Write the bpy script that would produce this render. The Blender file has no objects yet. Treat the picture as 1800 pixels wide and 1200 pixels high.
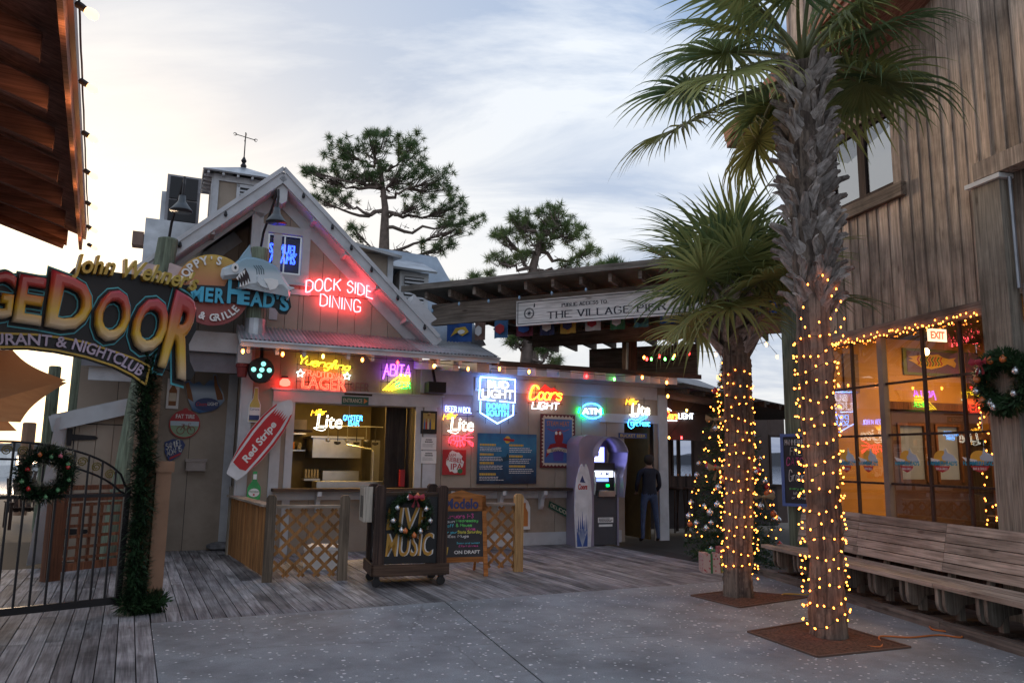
import bpy, bmesh, math, random
from mathutils import Vector, Matrix, noise as mnoise
random.seed(7)
R = math.radians
scene = bpy.context.scene
COL = scene.collection

# ---------------------------------------------------------------- camera
FPX = 1350.0; PITCH = math.atan(206/FPX); ROLL = R(0.8); EYE = Vector((0, 0, 1.65))
cam_d = bpy.data.cameras.new('camera'); cam = bpy.data.objects.new('camera', cam_d); COL.objects.link(cam)
cam_d.sensor_width = 36; cam_d.lens = 36*FPX/1800; cam_d.clip_start = .05; cam_d.clip_end = 6000
cam.matrix_world = Matrix.Translation(EYE) @ Matrix.Rotation(R(90)+PITCH, 4, 'X') @ Matrix.Rotation(ROLL, 4, 'Z')
scene.camera = cam

# ---------------------------------------------------------------- sky, sun, exposure
SUN_EL, SUN_AZ = R(7), R(-33)          # azimuth from +Y towards +X
sund = Vector((math.sin(SUN_AZ)*math.cos(SUN_EL), math.cos(SUN_AZ)*math.cos(SUN_EL), math.sin(SUN_EL)))
world = bpy.data.worlds.new('World'); scene.world = world; world.use_nodes = True
nt = world.node_tree; N = nt.nodes; Lk = nt.links
for n in list(N): N.remove(n)
def wn(t, **k):
    n = N.new(t)
    for a, b in k.items(): setattr(n, a, b)
    return n
def wmath(op, a, b=None, clamp=False):
    n = N.new('ShaderNodeMath'); n.operation = op; n.use_clamp = clamp
    for i, v in enumerate((a, b)):
        if v is None: continue
        if isinstance(v, (int, float)): n.inputs[i].default_value = v
        else: Lk.new(v, n.inputs[i])
    return n.outputs[0]
def wmix(f, a, b):
    n = N.new('ShaderNodeMix'); n.data_type = 'RGBA'
    for s, v in ((n.inputs[0], f), (n.inputs[6], a), (n.inputs[7], b)):
        if isinstance(v, (tuple, float, int)): s.default_value = v
        else: Lk.new(v, s)
    return n.outputs[2]
out = wn('ShaderNodeOutputWorld'); bg = wn('ShaderNodeBackground'); Lk.new(bg.outputs[0], out.inputs[0])
bg.inputs[1].default_value = 0.1
sky = wn('ShaderNodeTexSky', sky_type='NISHITA'); sky.sun_disc = False
sky.sun_elevation = SUN_EL; sky.sun_rotation = SUN_AZ; sky.air_density = 1.0; sky.dust_density = 2.0
tc = wn('ShaderNodeTexCoord'); sep = wn('ShaderNodeSeparateXYZ'); Lk.new(tc.outputs['Generated'], sep.inputs[0])
dt = wn('ShaderNodeVectorMath', operation='DOT_PRODUCT'); Lk.new(tc.outputs['Generated'], dt.inputs[0]); dt.inputs[1].default_value = sund
zc = wmath('MAXIMUM', sep.outputs[2], 0.0)
# flat cloud layer: project the direction on a plane overhead
den = wmath('ADD', zc, 0.22)
cx, cy = wmath('DIVIDE', sep.outputs[0], den), wmath('DIVIDE', sep.outputs[1], den)
comb = wn('ShaderNodeCombineXYZ'); Lk.new(cx, comb.inputs[0]); Lk.new(cy, comb.inputs[1])
mp = wn('ShaderNodeMapping'); Lk.new(comb.outputs[0], mp.inputs[0]); mp.inputs['Scale'].default_value = (.55, 1.5, 1); mp.inputs['Rotation'].default_value = (0, 0, R(25))
nz = wn('ShaderNodeTexNoise'); Lk.new(mp.outputs[0], nz.inputs[0]); nz.inputs['Scale'].default_value = 1.3; nz.inputs['Detail'].default_value = 9; nz.inputs['Roughness'].default_value = .6; nz.inputs['Distortion'].default_value = .9
cr = wn('ShaderNodeMapRange'); Lk.new(nz.outputs[0], cr.inputs[0]); cr.inputs[1].default_value = .40; cr.inputs[2].default_value = .58
cloud = cr.outputs[0]
g1 = wn('ShaderNodeMapRange'); Lk.new(dt.outputs['Value'], g1.inputs[0]); g1.inputs[1].default_value = .55; g1.inputs[2].default_value = 1.0
glow = wmath('POWER', g1.outputs[0], 1.5)
hz = wn('ShaderNodeMapRange'); Lk.new(zc, hz.inputs[0]); hz.inputs[1].default_value = 0; hz.inputs[2].default_value = .45; hz.inputs[3].default_value = 1; hz.inputs[4].default_value = 0
base = wmix(cloud, (1.25, 1.8, 2.8, 1), (3.6, 3.85, 4.2, 1))                 # blue gaps and pale clouds
base = wmix(wmath('MULTIPLY', hz.outputs[0], .55), base, (3.3, 3.15, 3.1, 1))
base = wmix(wmath('MULTIPLY', glow, .76, True), base, (3.1, 3.03, 2.95, 1))
g2 = wmath('POWER', wmath('MAXIMUM', dt.outputs['Value'], 0.0), 24)
base = wmix(wmath('MULTIPLY', g2, .8, True), base, (4.8, 4.1, 3.4, 1))
fin = wmix(.9, sky.outputs[0], base)
Lk.new(fin, bg.inputs[0])
sl = bpy.data.lights.new('sun', 'SUN'); sl.energy = 0.5; sl.angle = R(12); sl.color = (1, .72, .48)
so = bpy.data.objects.new('sun', sl); COL.objects.link(so); so.rotation_euler = sund.to_track_quat('Z', 'Y').to_euler()
vs = scene.view_settings; vs.view_transform = 'Standard'; vs.look = 'None'; vs.exposure = 1.44; vs.gamma = 1; vs.use_curve_mapping = False
scene.cycles.max_bounces = 8; scene.cycles.transparent_max_bounces = 12
scene.cycles.sample_clamp_indirect = 4

# ---------------------------------------------------------------- frames and helpers
def ray(px, py):
    x, y = (px-900)/FPX, -(py-600)/FPX
    c, s = math.cos(ROLL), math.sin(ROLL)
    x, y = x*c-y*s, x*s+y*c
    return Vector((x, math.cos(PITCH)-y*math.sin(PITCH), math.sin(PITCH)+y*math.cos(PITCH)))
class Frame:
    """A local system: u along a wall, w into it, z up."""
    def __init__(s, o, deg):
        s.o = Vector((o[0], o[1], 0)); s.a = R(deg)
        s.u = Vector((math.cos(s.a), math.sin(s.a), 0)); s.w = Vector((-math.sin(s.a), math.cos(s.a), 0))
        s.M = Matrix.Translation(s.o) @ Matrix.Rotation(s.a, 4, 'Z')
    def px(s, x, y, w=0.0):                      # point of the plane at depth w seen at a pixel
        d = ray(x, y); t = (s.w.dot(s.o-EYE)+w)/s.w.dot(d); P = EYE+d*t
        return s.u.dot(P-s.o), P.z
    def rect(s, x0, y0, x1, y1, w=0.0):
        xm, ym = (x0+x1)/2, (y0+y1)/2
        return s.px(x0, ym, w)[0], s.px(xm, y1, w)[1], s.px(x1, ym, w)[0], s.px(xm, y0, w)[1]
    def gnd(s, x, y, z=0.0):
        d = ray(x, y); P = EYE+d*((z-EYE.z)/d.z)
        return s.u.dot(P-s.o), s.w.dot(P-s.o)
    def loc(s, P): P = Vector(P)-s.o; return Vector((s.u.dot(P), s.w.dot(P), P.z))
W0 = Frame((0, 0), 0)
F = Frame((0.3, 15.28), 24)          # restaurant facade
D = Frame((-3.52, 7.91), 26.1)       # deck
B = Frame((3.74, 11.61), -80.3)      # bench and kerb
RW = Frame((4.6, 11.45), -75.5)      # tall plank wall with the big window
V = Frame((-1.62, 15.14), -27)       # pavilion front beam
G = Frame((-3.93, 8.45), 43)         # gate and its arched sign
L = Frame((-2.4, 3.7), 28)           # left eave: u across, w along its edge

AT = {}; INFO = {}
def tag(o, label=None, cat=None, group=None, kind=None):
    for k, v in (('label', label), ('category', cat), ('group', group), ('kind', kind)):
        if v: o[k] = v
    return o
def thing(name, label, cat, fr=W0, at=(0, 0, 0), group=None, kind=None, rz=0):
    o = bpy.data.objects.new(name, None); COL.objects.link(o); o.empty_display_size = .2
    o.matrix_world = fr.M @ Matrix.Translation(Vector(at)) @ Matrix.Rotation(rz, 4, 'Z')
    AT[o.name] = Vector(at) if rz == 0 else Vector((0, 0, 0)); INFO[o.name] = fr
    return tag(o, label, cat, group, kind)
def link(name, me, parent=None, loc=(0, 0, 0), rot=(0, 0, 0), scale=None):
    """Link a mesh as a child; loc is in the thing's frame coordinates."""
    o = bpy.data.objects.new(name, me); COL.objects.link(o)
    if parent is not None:
        a = AT[parent.name]; o.parent = parent; o.location = Vector(loc)-a; o.rotation_euler = rot; AT[o.name] = Vector(loc)
        if scale: o.scale = scale
    return o
class MB:
    def __init__(s): s.v = []; s.f = []
    def add(s, vs, fs):
        k = len(s.v); s.v += [tuple(v) for v in vs]; s.f += [tuple(i+k for i in f) for f in fs]; return s
    def box(s, x0, y0, z0, x1, y1, z1, M=None):
        vs = [Vector(p) for p in ((x0,y0,z0),(x1,y0,z0),(x1,y1,z0),(x0,y1,z0),(x0,y0,z1),(x1,y0,z1),(x1,y1,z1),(x0,y1,z1))]
        if M: vs = [M @ v for v in vs]
        return s.add(vs, [(0,3,2,1),(4,5,6,7),(0,1,5,4),(1,2,6,5),(2,3,7,6),(3,0,4,7)])
    def cbox(s, c, sz, M=None):
        a = [c[i]-sz[i]/2 for i in range(3)]; b = [c[i]+sz[i]/2 for i in range(3)]
        return s.box(*a, *b, M=M)
    def beam(s, p, q, a, b, up=(0, 0, 1)):       # box from p to q, a wide, b high
        p, q = Vector(p), Vector(q); d = (q-p); l = d.length; d.normalize(); r = d.cross(Vector(up))
        if r.length < 1e-4: r = Vector((1, 0, 0))
        r.normalize(); n = r.cross(d)
        vs = [P+r*i*a/2+n*j*b/2 for P in (p, q) for i, j in ((-1,-1),(1,-1),(1,1),(-1,1))]
        return s.add(vs, [(0,1,2,3),(7,6,5,4),(0,4,5,1),(1,5,6,2),(2,6,7,3),(3,7,4,0)])
    def tube(s, pts, r, n=6, caps=True):
        pts = [Vector(p) for p in pts]; m = len(pts)
        rs = r if isinstance(r, (list, tuple)) else [r]*m
        k = len(s.v); ref = None
        for i, p in enumerate(pts):
            d = (pts[min(i+1, m-1)]-pts[max(i-1, 0)])
            if d.length < 1e-9: d = Vector((0, 0, 1))
            d.normalize()
            if ref is None:
                ref = d.cross(Vector((0, 0, 1)))
                if ref.length < .1: ref = d.cross(Vector((1, 0, 0)))
            ref = ref-d*ref.dot(d)
            if ref.length < 1e-6: ref = d.orthogonal()
            ref.normalize(); q = d.cross(ref)
            for j in range(n):
                a = 2*math.pi*j/n; s.v.append(tuple(p+(ref*math.cos(a)+q*math.sin(a))*rs[i]))
        for i in range(m-1):
            for j in range(n):
                a, b = k+i*n+j, k+i*n+(j+1) % n; s.f.append((a, b, b+n, a+n))
        if caps: s.f.append(tuple(k+j for j in reversed(range(n)))); s.f.append(tuple(k+(m-1)*n+j for j in range(n)))
        return s
    def lathe(s, c, prof, n=12, M=None):         # prof: (radius, z)
        k = len(s.v)
        for r, z in prof:
            for j in range(n):
                a = 2*math.pi*j/n; v = Vector((c[0]+r*math.cos(a), c[1]+r*math.sin(a), c[2]+z)); s.v.append(tuple(M @ v if M else v))
        for i in range(len(prof)-1):
            for j in range(n):
                a, b = k+i*n+j, k+i*n+(j+1) % n; s.f.append((a, b, b+n, a+n))
        s.f.append(tuple(k+j for j in reversed(range(n)))); s.f.append(tuple(k+(len(prof)-1)*n+j for j in range(n)))
        return s
    def prism(s, poly, w0, w1):                  # poly in (u, z), between depths w0 < w1
        n = len(poly); ar = sum(poly[i][0]*poly[(i+1) % n][1]-poly[(i+1) % n][0]*poly[i][1] for i in range(n))
        if ar < 0: poly = poly[::-1]
        vs = [(u, w0, z) for u, z in poly]+[(u, w1, z) for u, z in poly]
        return s.add(vs, [tuple(range(n)), tuple(reversed(range(n, 2*n)))]+[(i, i+n, (i+1) % n+n, (i+1) % n) for i in range(n)])
    def slab(s, poly, z0, z1):                   # poly in (x, y)
        n = len(poly); ar = sum(poly[i][0]*poly[(i+1) % n][1]-poly[(i+1) % n][0]*poly[i][1] for i in range(n))
        if ar < 0: poly = poly[::-1]
        vs = [(u, w, z0) for u, w in poly]+[(u, w, z1) for u, w in poly]
        return s.add(vs, [tuple(reversed(range(n))), tuple(range(n, 2*n))]+[(i, (i+1) % n, (i+1) % n+n, i+n) for i in range(n)])
    def plate(s, q, t):                          # four 3-D corners, thickened by t downwards along the normal
        q = [Vector(p) for p in q]; n = (q[1]-q[0]).cross(q[2]-q[0]).normalized()*t
        vs = q+[p-n for p in q]; m = len(q)
        return s.add(vs, [tuple(range(m)), tuple(reversed(range(m, 2*m)))]+[(i, i+m, (i+1) % m+m, (i+1) % m) for i in range(m)])
    def mesh(s, name, mat, off=(0, 0, 0), smooth=False):
        me = bpy.data.meshes.new(name); o = Vector(off)
        me.from_pydata([(v[0]-o[0], v[1]-o[1], v[2]-o[2]) for v in s.v], [], s.f)
        if smooth: me.polygons.foreach_set('use_smooth', [True]*len(me.polygons))
        if mat:
            me.materials.append(mat)
        me.update(); return me
    def build(s, name, mat, parent, smooth=False, label=None):
        o = bpy.data.objects.new(name, s.mesh(name, mat, AT[parent.name], smooth)); COL.objects.link(o)
        o.parent = parent; AT[o.name] = AT[parent.name]
        if label: o['label'] = label
        return o
    def top(s, name, mat, fr, at, label=None, cat=None, group=None, kind=None, smooth=False):
        o = bpy.data.objects.new(name, s.mesh(name, mat, at, smooth)); COL.objects.link(o)
        o.matrix_world = fr.M @ Matrix.Translation(Vector(at)); AT[o.name] = Vector(at)
        return tag(o, label, cat, group, kind)
_bc = {}
def piece(name, mat, parent, c, sz, rot=(0, 0, 0), label=None):
    """A box piece centred at c (frame coordinates); alike pieces share one mesh. Edges slightly chamfered."""
    k = (mat.name, tuple(round(x, 3) for x in sz))
    if k not in _bc:
        bm = bmesh.new(); bmesh.ops.create_cube(bm, size=1); bmesh.ops.scale(bm, vec=Vector(sz), verts=bm.verts)
        me = bpy.data.meshes.new(name); bm.to_mesh(me); bm.free(); me.materials.append(mat); _bc[k] = me
    o = link(name, _bc[k], parent, c, rot)
    if label: o['label'] = label
    return o

# ---------------------------------------------------------------- materials
MATS = {}
def mnode(m): return m.node_tree.nodes, m.node_tree.links
def mat(name, col, rough=.7, var=.12, vs=6., metal=0., bump=.0, bs=60., spec=.4, rand=0., dirt=0., alpha=1.):
    if name in MATS: return MATS[name]
    m = bpy.data.materials.new(name); m.use_nodes = True; n, l = mnode(m); p = n['Principled BSDF']
    p.inputs['Roughness'].default_value = rough; p.inputs['Metallic'].default_value = metal; p.inputs['Specular IOR Level'].default_value = spec
    t = n.new('ShaderNodeTexCoord'); nz = n.new('ShaderNodeTexNoise'); nz.inputs['Scale'].default_value = vs; nz.inputs['Detail'].default_value = 5
    oi = n.new('ShaderNodeObjectInfo'); ad = n.new('ShaderNodeVectorMath'); ad.operation = 'ADD'
    sc = n.new('ShaderNodeMath'); sc.operation = 'MULTIPLY'; sc.inputs[1].default_value = 37; l.new(oi.outputs['Random'], sc.inputs[0])
    l.new(t.outputs['Object'], ad.inputs[0]); l.new(sc.outputs[0], ad.inputs[1]); l.new(ad.outputs[0], nz.inputs[0])
    hs = n.new('ShaderNodeHueSaturation'); hs.inputs['Color'].default_value = (*col, 1)
    mr = n.new('ShaderNodeMapRange'); l.new(nz.outputs[0], mr.inputs[0]); mr.inputs[1].default_value = .25; mr.inputs[2].default_value = .75
    mr.inputs[3].default_value = 1-var*1.5; mr.inputs[4].default_value = 1+var
    rr = n.new('ShaderNodeMapRange'); l.new(oi.outputs['Random'], rr.inputs[0]); rr.inputs[3].default_value = 1-rand; rr.inputs[4].default_value = 1+rand
    mu = n.new('ShaderNodeMath'); mu.operation = 'MULTIPLY'; l.new(mr.outputs[0], mu.inputs[0]); l.new(rr.outputs[0], mu.inputs[1])
    l.new(mu.outputs[0], hs.inputs['Value']); src = hs.outputs[0]
    if dirt:
        n2 = n.new('ShaderNodeTexNoise'); n2.inputs['Scale'].default_value = 1.7; n2.inputs['Detail'].default_value = 8; n2.inputs['Roughness'].default_value = .7; l.new(ad.outputs[0], n2.inputs[0])
        r2 = n.new('ShaderNodeMapRange'); l.new(n2.outputs[0], r2.inputs[0]); r2.inputs[1].default_value = .5; r2.inputs[2].default_value = .72; r2.inputs[4].default_value = dirt
        mx = n.new('ShaderNodeMix'); mx.data_type = 'RGBA'; l.new(r2.outputs[0], mx.inputs[0]); l.new(src, mx.inputs[6]); mx.inputs[7].default_value = (col[0]*.35, col[1]*.33, col[2]*.3, 1); src = mx.outputs[2]
    l.new(src, p.inputs['Base Color'])
    if bump:
        nb = n.new('ShaderNodeTexNoise'); nb.inputs['Scale'].default_value = bs; nb.inputs['Detail'].default_value = 4; l.new(ad.outputs[0], nb.inputs[0])
        b = n.new('ShaderNodeBump'); b.inputs['Strength'].default_value = bump; b.inputs['Distance'].default_value = .01; l.new(nb.outputs[0], b.inputs['Height']); l.new(b.outputs[0], p.inputs['Normal'])
    MATS[name] = m; return m
def wood(name, c1, c2, axis=0, rough=.8, rand=.18, knots=True, stain=.5, fine=1.):
    """Weathered wood: grain stretched along an axis, dark stain patches, each board its own tone."""
    if name in MATS: return MATS[name]
    m = bpy.data.materials.new(name); m.use_nodes = True; n, l = mnode(m); p = n['Principled BSDF']
    p.inputs['Roughness'].default_value = rough; p.inputs['Specular IOR Level'].default_value = .3
    t = n.new('ShaderNodeTexCoord'); oi = n.new('ShaderNodeObjectInfo')
    sc = n.new('ShaderNodeMath'); sc.operation = 'MULTIPLY'; sc.inputs[1].default_value = 53; l.new(oi.outputs['Random'], sc.inputs[0])
    ad = n.new('ShaderNodeVectorMath'); ad.operation = 'ADD'; l.new(t.outputs['Object'], ad.inputs[0]); l.new(sc.outputs[0], ad.inputs[1])
    mp = n.new('ShaderNodeMapping'); l.new(ad.outputs[0], mp.inputs[0]); s = [14.*fine]*3; s[axis] = .7; mp.inputs['Scale'].default_value = s
    g = n.new('ShaderNodeTexNoise'); g.inputs['Scale'].default_value = 1; g.inputs['Detail'].default_value = 6; g.inputs['Distortion'].default_value = 1.4; l.new(mp.outputs[0], g.inputs[0])
    mp2 = n.new('ShaderNodeMapping'); l.new(ad.outputs[0], mp2.inputs[0]); s = [70.*fine]*3; s[axis] = 2.5; mp2.inputs['Scale'].default_value = s
    g2 = n.new('ShaderNodeTexNoise'); g2.inputs['Scale'].default_value = 1; g2.inputs['Detail'].default_value = 3; l.new(mp2.outputs[0], g2.inputs[0])
    r1 = n.new('ShaderNodeMapRange'); l.new(g.outputs[0], r1.inputs[0]); r1.inputs[1].default_value = .35; r1.inputs[2].default_value = .65
    mx = n.new('ShaderNodeMix'); mx.data_type = 'RGBA'; l.new(r1.outputs[0], mx.inputs[0]); mx.inputs[6].default_value = (*c2, 1); mx.inputs[7].default_value = (*c1, 1)
    r2 = n.new('ShaderNodeMapRange'); l.new(g2.outputs[0], r2.inputs[0]); r2.inputs[1].default_value = .3; r2.inputs[2].default_value = .6; r2.inputs[3].default_value = .62; r2.inputs[4].default_value = 1.08
    rr = n.new('ShaderNodeMapRange'); l.new(oi.outputs['Random'], rr.inputs[0]); rr.inputs[3].default_value = 1-rand; rr.inputs[4].default_value = 1+rand
    n3 = n.new('ShaderNodeTexNoise'); n3.inputs['Scale'].default_value = 1.1; n3.inputs['Detail'].default_value = 6; n3.inputs['Roughness'].default_value = .65; l.new(ad.outputs[0], n3.inputs[0])
    r3 = n.new('ShaderNodeMapRange'); l.new(n3.outputs[0], r3.inputs[0]); r3.inputs[1].default_value = .42; r3.inputs[2].default_value = .68; r3.inputs[3].default_value = 1.1; r3.inputs[4].default_value = 1-stain
    a = n.new('ShaderNodeMath'); a.operation = 'MULTIPLY'; l.new(r2.outputs[0], a.inputs[0]); l.new(rr.outputs[0], a.inputs[1])
    b = n.new('ShaderNodeMath'); b.operation = 'MULTIPLY'; l.new(a.outputs[0], b.inputs[0]); l.new(r3.outputs[0], b.inputs[1])
    hs = n.new('ShaderNodeHueSaturation'); l.new(mx.outputs[2], hs.inputs['Color']); l.new(b.outputs[0], hs.inputs['Value'])
    mk = n.new('ShaderNodeMapping'); l.new(ad.outputs[0], mk.inputs[0]); s = [5.]*3; s[axis] = 1.6; mk.inputs['Scale'].default_value = s
    vk = n.new('ShaderNodeTexVoronoi'); vk.inputs['Scale'].default_value = 1; l.new(mk.outputs[0], vk.inputs[0])
    rk_ = n.new('ShaderNodeMapRange'); l.new(vk.outputs['Distance'], rk_.inputs[0]); rk_.inputs[1].default_value = .05; rk_.inputs[2].default_value = .13; rk_.inputs[3].default_value = .7; rk_.inputs[4].default_value = 0
    kx = n.new('ShaderNodeMix'); kx.data_type = 'RGBA'; l.new(rk_.outputs[0], kx.inputs[0]); l.new(hs.outputs[0], kx.inputs[6]); kx.inputs[7].default_value = (c2[0]*.35, c2[1]*.3, c2[2]*.28, 1)
    l.new(kx.outputs[2], p.inputs['Base Color'])
    bp = n.new('ShaderNodeBump'); bp.inputs['Strength'].default_value = .5; bp.inputs['Distance'].default_value = .004; l.new(g2.outputs[0], bp.inputs['Height']); l.new(bp.outputs[0], p.inputs['Normal'])
    MATS[name] = m; return m
def emit(name, col, st):
    if name in MATS: return MATS[name]
    m = bpy.data.materials.new(name); m.use_nodes = True; n, l = mnode(m); p = n['Principled BSDF']
    p.inputs['Base Color'].default_value = (col[0]*.5, col[1]*.5, col[2]*.5, 1); p.inputs['Emission Color'].default_value = (*col, 1); p.inputs['Emission Strength'].default_value = st
    MATS[name] = m; return m
def gradmat(name, stops, axis=2, lo=0., hi=1., rough=.4, noise=0., bump=0.):
    """Paint that changes along an object axis (as painted on the sign)."""
    if name in MATS: return MATS[name]
    m = bpy.data.materials.new(name); m.use_nodes = True; n, l = mnode(m); p = n['Principled BSDF']; p.inputs['Roughness'].default_value = rough
    t = n.new('ShaderNodeTexCoord'); sp = n.new('ShaderNodeSeparateXYZ'); l.new(t.outputs['Object'], sp.inputs[0])
    mr = n.new('ShaderNodeMapRange'); l.new(sp.outputs[axis], mr.inputs[0]); mr.inputs[1].default_value = lo; mr.inputs[2].default_value = hi; v = mr.outputs[0]
    if noise:
        nz = n.new('ShaderNodeTexNoise'); nz.inputs['Scale'].default_value = 5; nz.inputs['Detail'].default_value = 6; l.new(t.outputs['Object'], nz.inputs[0])
        q = n.new('ShaderNodeMath'); q.operation = 'MULTIPLY_ADD'; q.inputs[1].default_value = noise; l.new(nz.outputs[0], q.inputs[0]); l.new(v, q.inputs[2])
        q2 = n.new('ShaderNodeMath'); q2.operation = 'SUBTRACT'; q2.inputs[1].default_value = noise*.5; l.new(q.outputs[0], q2.inputs[0]); v = q2.outputs[0]
    c = n.new('ShaderNodeValToRGB'); l.new(v, c.inputs[0]); e = c.color_ramp.elements
    e[0].position, e[0].color = stops[0][0], (*stops[0][1], 1); e[1].position, e[1].color = stops[-1][0], (*stops[-1][1], 1)
    for pos, cc in stops[1:-1]:
        x = e.new(pos); x.color = (*cc, 1)
    l.new(c.outputs[0], p.inputs['Base Color']); MATS[name] = m; return m
def leafmat(name, c1, c2, trans=.35, vs=3.):
    m = bpy.data.materials.new(name); m.use_nodes = True; n, l = mnode(m); p = n['Principled BSDF']; o = n['Material Output']
    p.inputs['Roughness'].default_value = .45; p.inputs['Specular IOR Level'].default_value = .35
    t = n.new('ShaderNodeTexCoord'); nz = n.new('ShaderNodeTexNoise'); nz.inputs['Scale'].default_value = vs; nz.inputs['Detail'].default_value = 4; l.new(t.outputs['Object'], nz.inputs[0])
    oi = n.new('ShaderNodeObjectInfo'); a = n.new('ShaderNodeMath'); a.operation = 'MULTIPLY_ADD'; a.inputs[1].default_value = .5; a.inputs[2].default_value = -.25; l.new(oi.outputs['Random'], a.inputs[0])
    s = n.new('ShaderNodeMath'); l.new(nz.outputs[0], s.inputs[0]); l.new(a.outputs[0], s.inputs[1])
    mr = n.new('ShaderNodeMapRange'); l.new(s.outputs[0], mr.inputs[0]); mr.inputs[1].default_value = .3; mr.inputs[2].default_value = .7
    mx = n.new('ShaderNodeMix'); mx.data_type = 'RGBA'; l.new(mr.outputs[0], mx.inputs[0]); mx.inputs[6].default_value = (*c1, 1); mx.inputs[7].default_value = (*c2, 1)
    l.new(mx.outputs[2], p.inputs['Base Color']); tr = n.new('ShaderNodeBsdfTranslucent'); l.new(mx.outputs[2], tr.inputs[0])
    ms = n.new('ShaderNodeMixShader'); ms.inputs[0].default_value = trans; l.new(p.outputs[0], ms.inputs[1]); l.new(tr.outputs[0], ms.inputs[2]); l.new(ms.outputs[0], o.inputs[0]); return m
def glassmat(name, refl=.12, tint=(.9, .95, .95)):
    m = bpy.data.materials.new(name); m.use_nodes = True; n, l = mnode(m); o = n['Material Output']; n.remove(n['Principled BSDF'])
    tr = n.new('ShaderNodeBsdfTransparent'); tr.inputs[0].default_value = (*tint, 1); gl = n.new('ShaderNodeBsdfGlossy'); gl.inputs['Roughness'].default_value = .0; gl.inputs[0].default_value = (1, 1, 1, 1)
    fr = n.new('ShaderNodeFresnel'); fr.inputs[0].default_value = 1.6; ad = n.new('ShaderNodeMath'); ad.use_clamp = True; ad.inputs[1].default_value = refl; l.new(fr.outputs[0], ad.inputs[0])
    ge = n.new('ShaderNodeNewGeometry'); iv = n.new('ShaderNodeMath'); iv.operation = 'SUBTRACT'; iv.inputs[0].default_value = 1; l.new(ge.outputs['Backfacing'], iv.inputs[1]); m2 = n.new('ShaderNodeMath'); m2.operation = 'MULTIPLY'; l.new(ad.outputs[0], m2.inputs[0]); l.new(iv.outputs[0], m2.inputs[1])
    ms = n.new('ShaderNodeMixShader'); l.new(m2.outputs[0], ms.inputs[0]); l.new(tr.outputs[0], ms.inputs[1]); l.new(gl.outputs[0], ms.inputs[2]); l.new(ms.outputs[0], o.inputs[0]); return m

M_TRIM = mat('grey_trim_paint', (.52, .53, .55), .6, .1, 3, dirt=.35, bump=.1)
M_SIDE = mat('taupe_siding_paint', (.35, .285, .225), .75, .08, 2.5, dirt=.3, bump=.12, rand=.05)
M_DARK = mat('dark_interior', (.02, .018, .018), .8)
M_BLACK = mat('black_paint', (.012, .012, .014), .5)
M_IRON = mat('black_iron', (.02, .018, .02), .45, metal=.4)
M_WHITE = mat('white_paint', (.75, .74, .72), .5, .06)
M_GALV = mat('galvanised_metal', (.42, .44, .47), .42, .25, 3, metal=.65, dirt=.3, rand=.12)
M_GALVD = mat('weathered_metal_sheet', (.24, .235, .25), .5, .25, 3, metal=.5, dirt=.4)
M_STEEL = mat('stainless_steel', (.5, .5, .5), .3, .1, metal=.9)
M_DECKW = wood('deck_wood', (.35, .34, .35), (.17, .16, .17), 1, stain=.6, rand=.3)
M_WALLW = wood('weathered_wall_wood', (.56, .44, .345), (.37, .28, .22), 2, stain=.5, rand=.2, fine=.8)
M_BEAMX = wood('beam_wood', (.28, .235, .195), (.14, .11, .09), 0, stain=.4)
M_POSTW = wood('post_wood', (.36, .32, .26), (.19, .165, .13), 2, stain=.4, rand=.1)
M_BENCHW = wood('bench_wood', (.52, .425, .35), (.3, .24, .19), 0, stain=.45, rand=.12)
M_BENCHL = wood('bench_leg_wood', (.3, .26, .21), (.13, .11, .09), 2, stain=.5)
M_LATT = wood('lattice_wood', (.42, .2, .07), (.25, .115, .04), 2, stain=.3)
M_DKWOOD = wood('dark_stained_wood', (.075, .045, .035), (.03, .02, .017), 2, stain=.3)
M_DKWOODX = wood('dark_rail_wood', (.1, .06, .04), (.04, .026, .02), 0, stain=.3)
M_GREENP = wood('green_treated_post', (.2, .24, .17), (.11, .13, .095), 2, stain=.3)
M_REDW = wood('redwood_stain', (.22, .09, .045), (.12, .045, .025), 2, stain=.3)
M_EAVE = wood('eave_wood', (.42, .19, .14), (.22, .1, .07), 0, stain=.4)
M_BROWNP = mat('brown_post_paint', (.27, .155, .095), .7, .08, dirt=.2)

# ================================================================ GROUND
def quad_ground():
    MB().slab([(-900, -60), (900, -60), (900, 34), (-900, 34)], -2.0, -.16).top('ground', mat('dark_earth', (.05, .045, .04), .9), W0, (0, 0, 0), kind='structure')
    m = mat('bay_water', (.10, .13, .17), .08, .2, .3, bump=.3, bs=1.5, spec=.6)
    MB().slab([(-3000, 34.01), (3000, 34.01), (3000, 4000), (-3000, 4000)], -2.0, -1.2).top('water', m, W0, (0, 0, 0), kind='structure')
    mb = MB(); rnd = random.Random(3); x = -1100
    prof = []
    while x < 1100:
        prof.append((x, 10+5*mnoise.noise((x*.01, 0, 0))+rnd.uniform(-1.3, 1.3))); x += 7
    for i in range(len(prof)-1):
        (x0, h0), (x1, h1) = prof[i], prof[i+1]
        mb.add([(x0, 700, -1.2), (x1, 700, -1.2), (x1, 700, h1), (x0, 700, h0), (x0, 760, -1.2), (x1, 760, -1.2), (x1, 760, h1), (x0, 760, h0)], [(0, 1, 2, 3), (3, 2, 6, 7), (4, 7, 6, 5)])
    mb.top('shoreline', mat('far_shore_woods', (.12, .12, .12), .9), W0, (0, 700, 0), kind='structure')
quad_ground()
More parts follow.
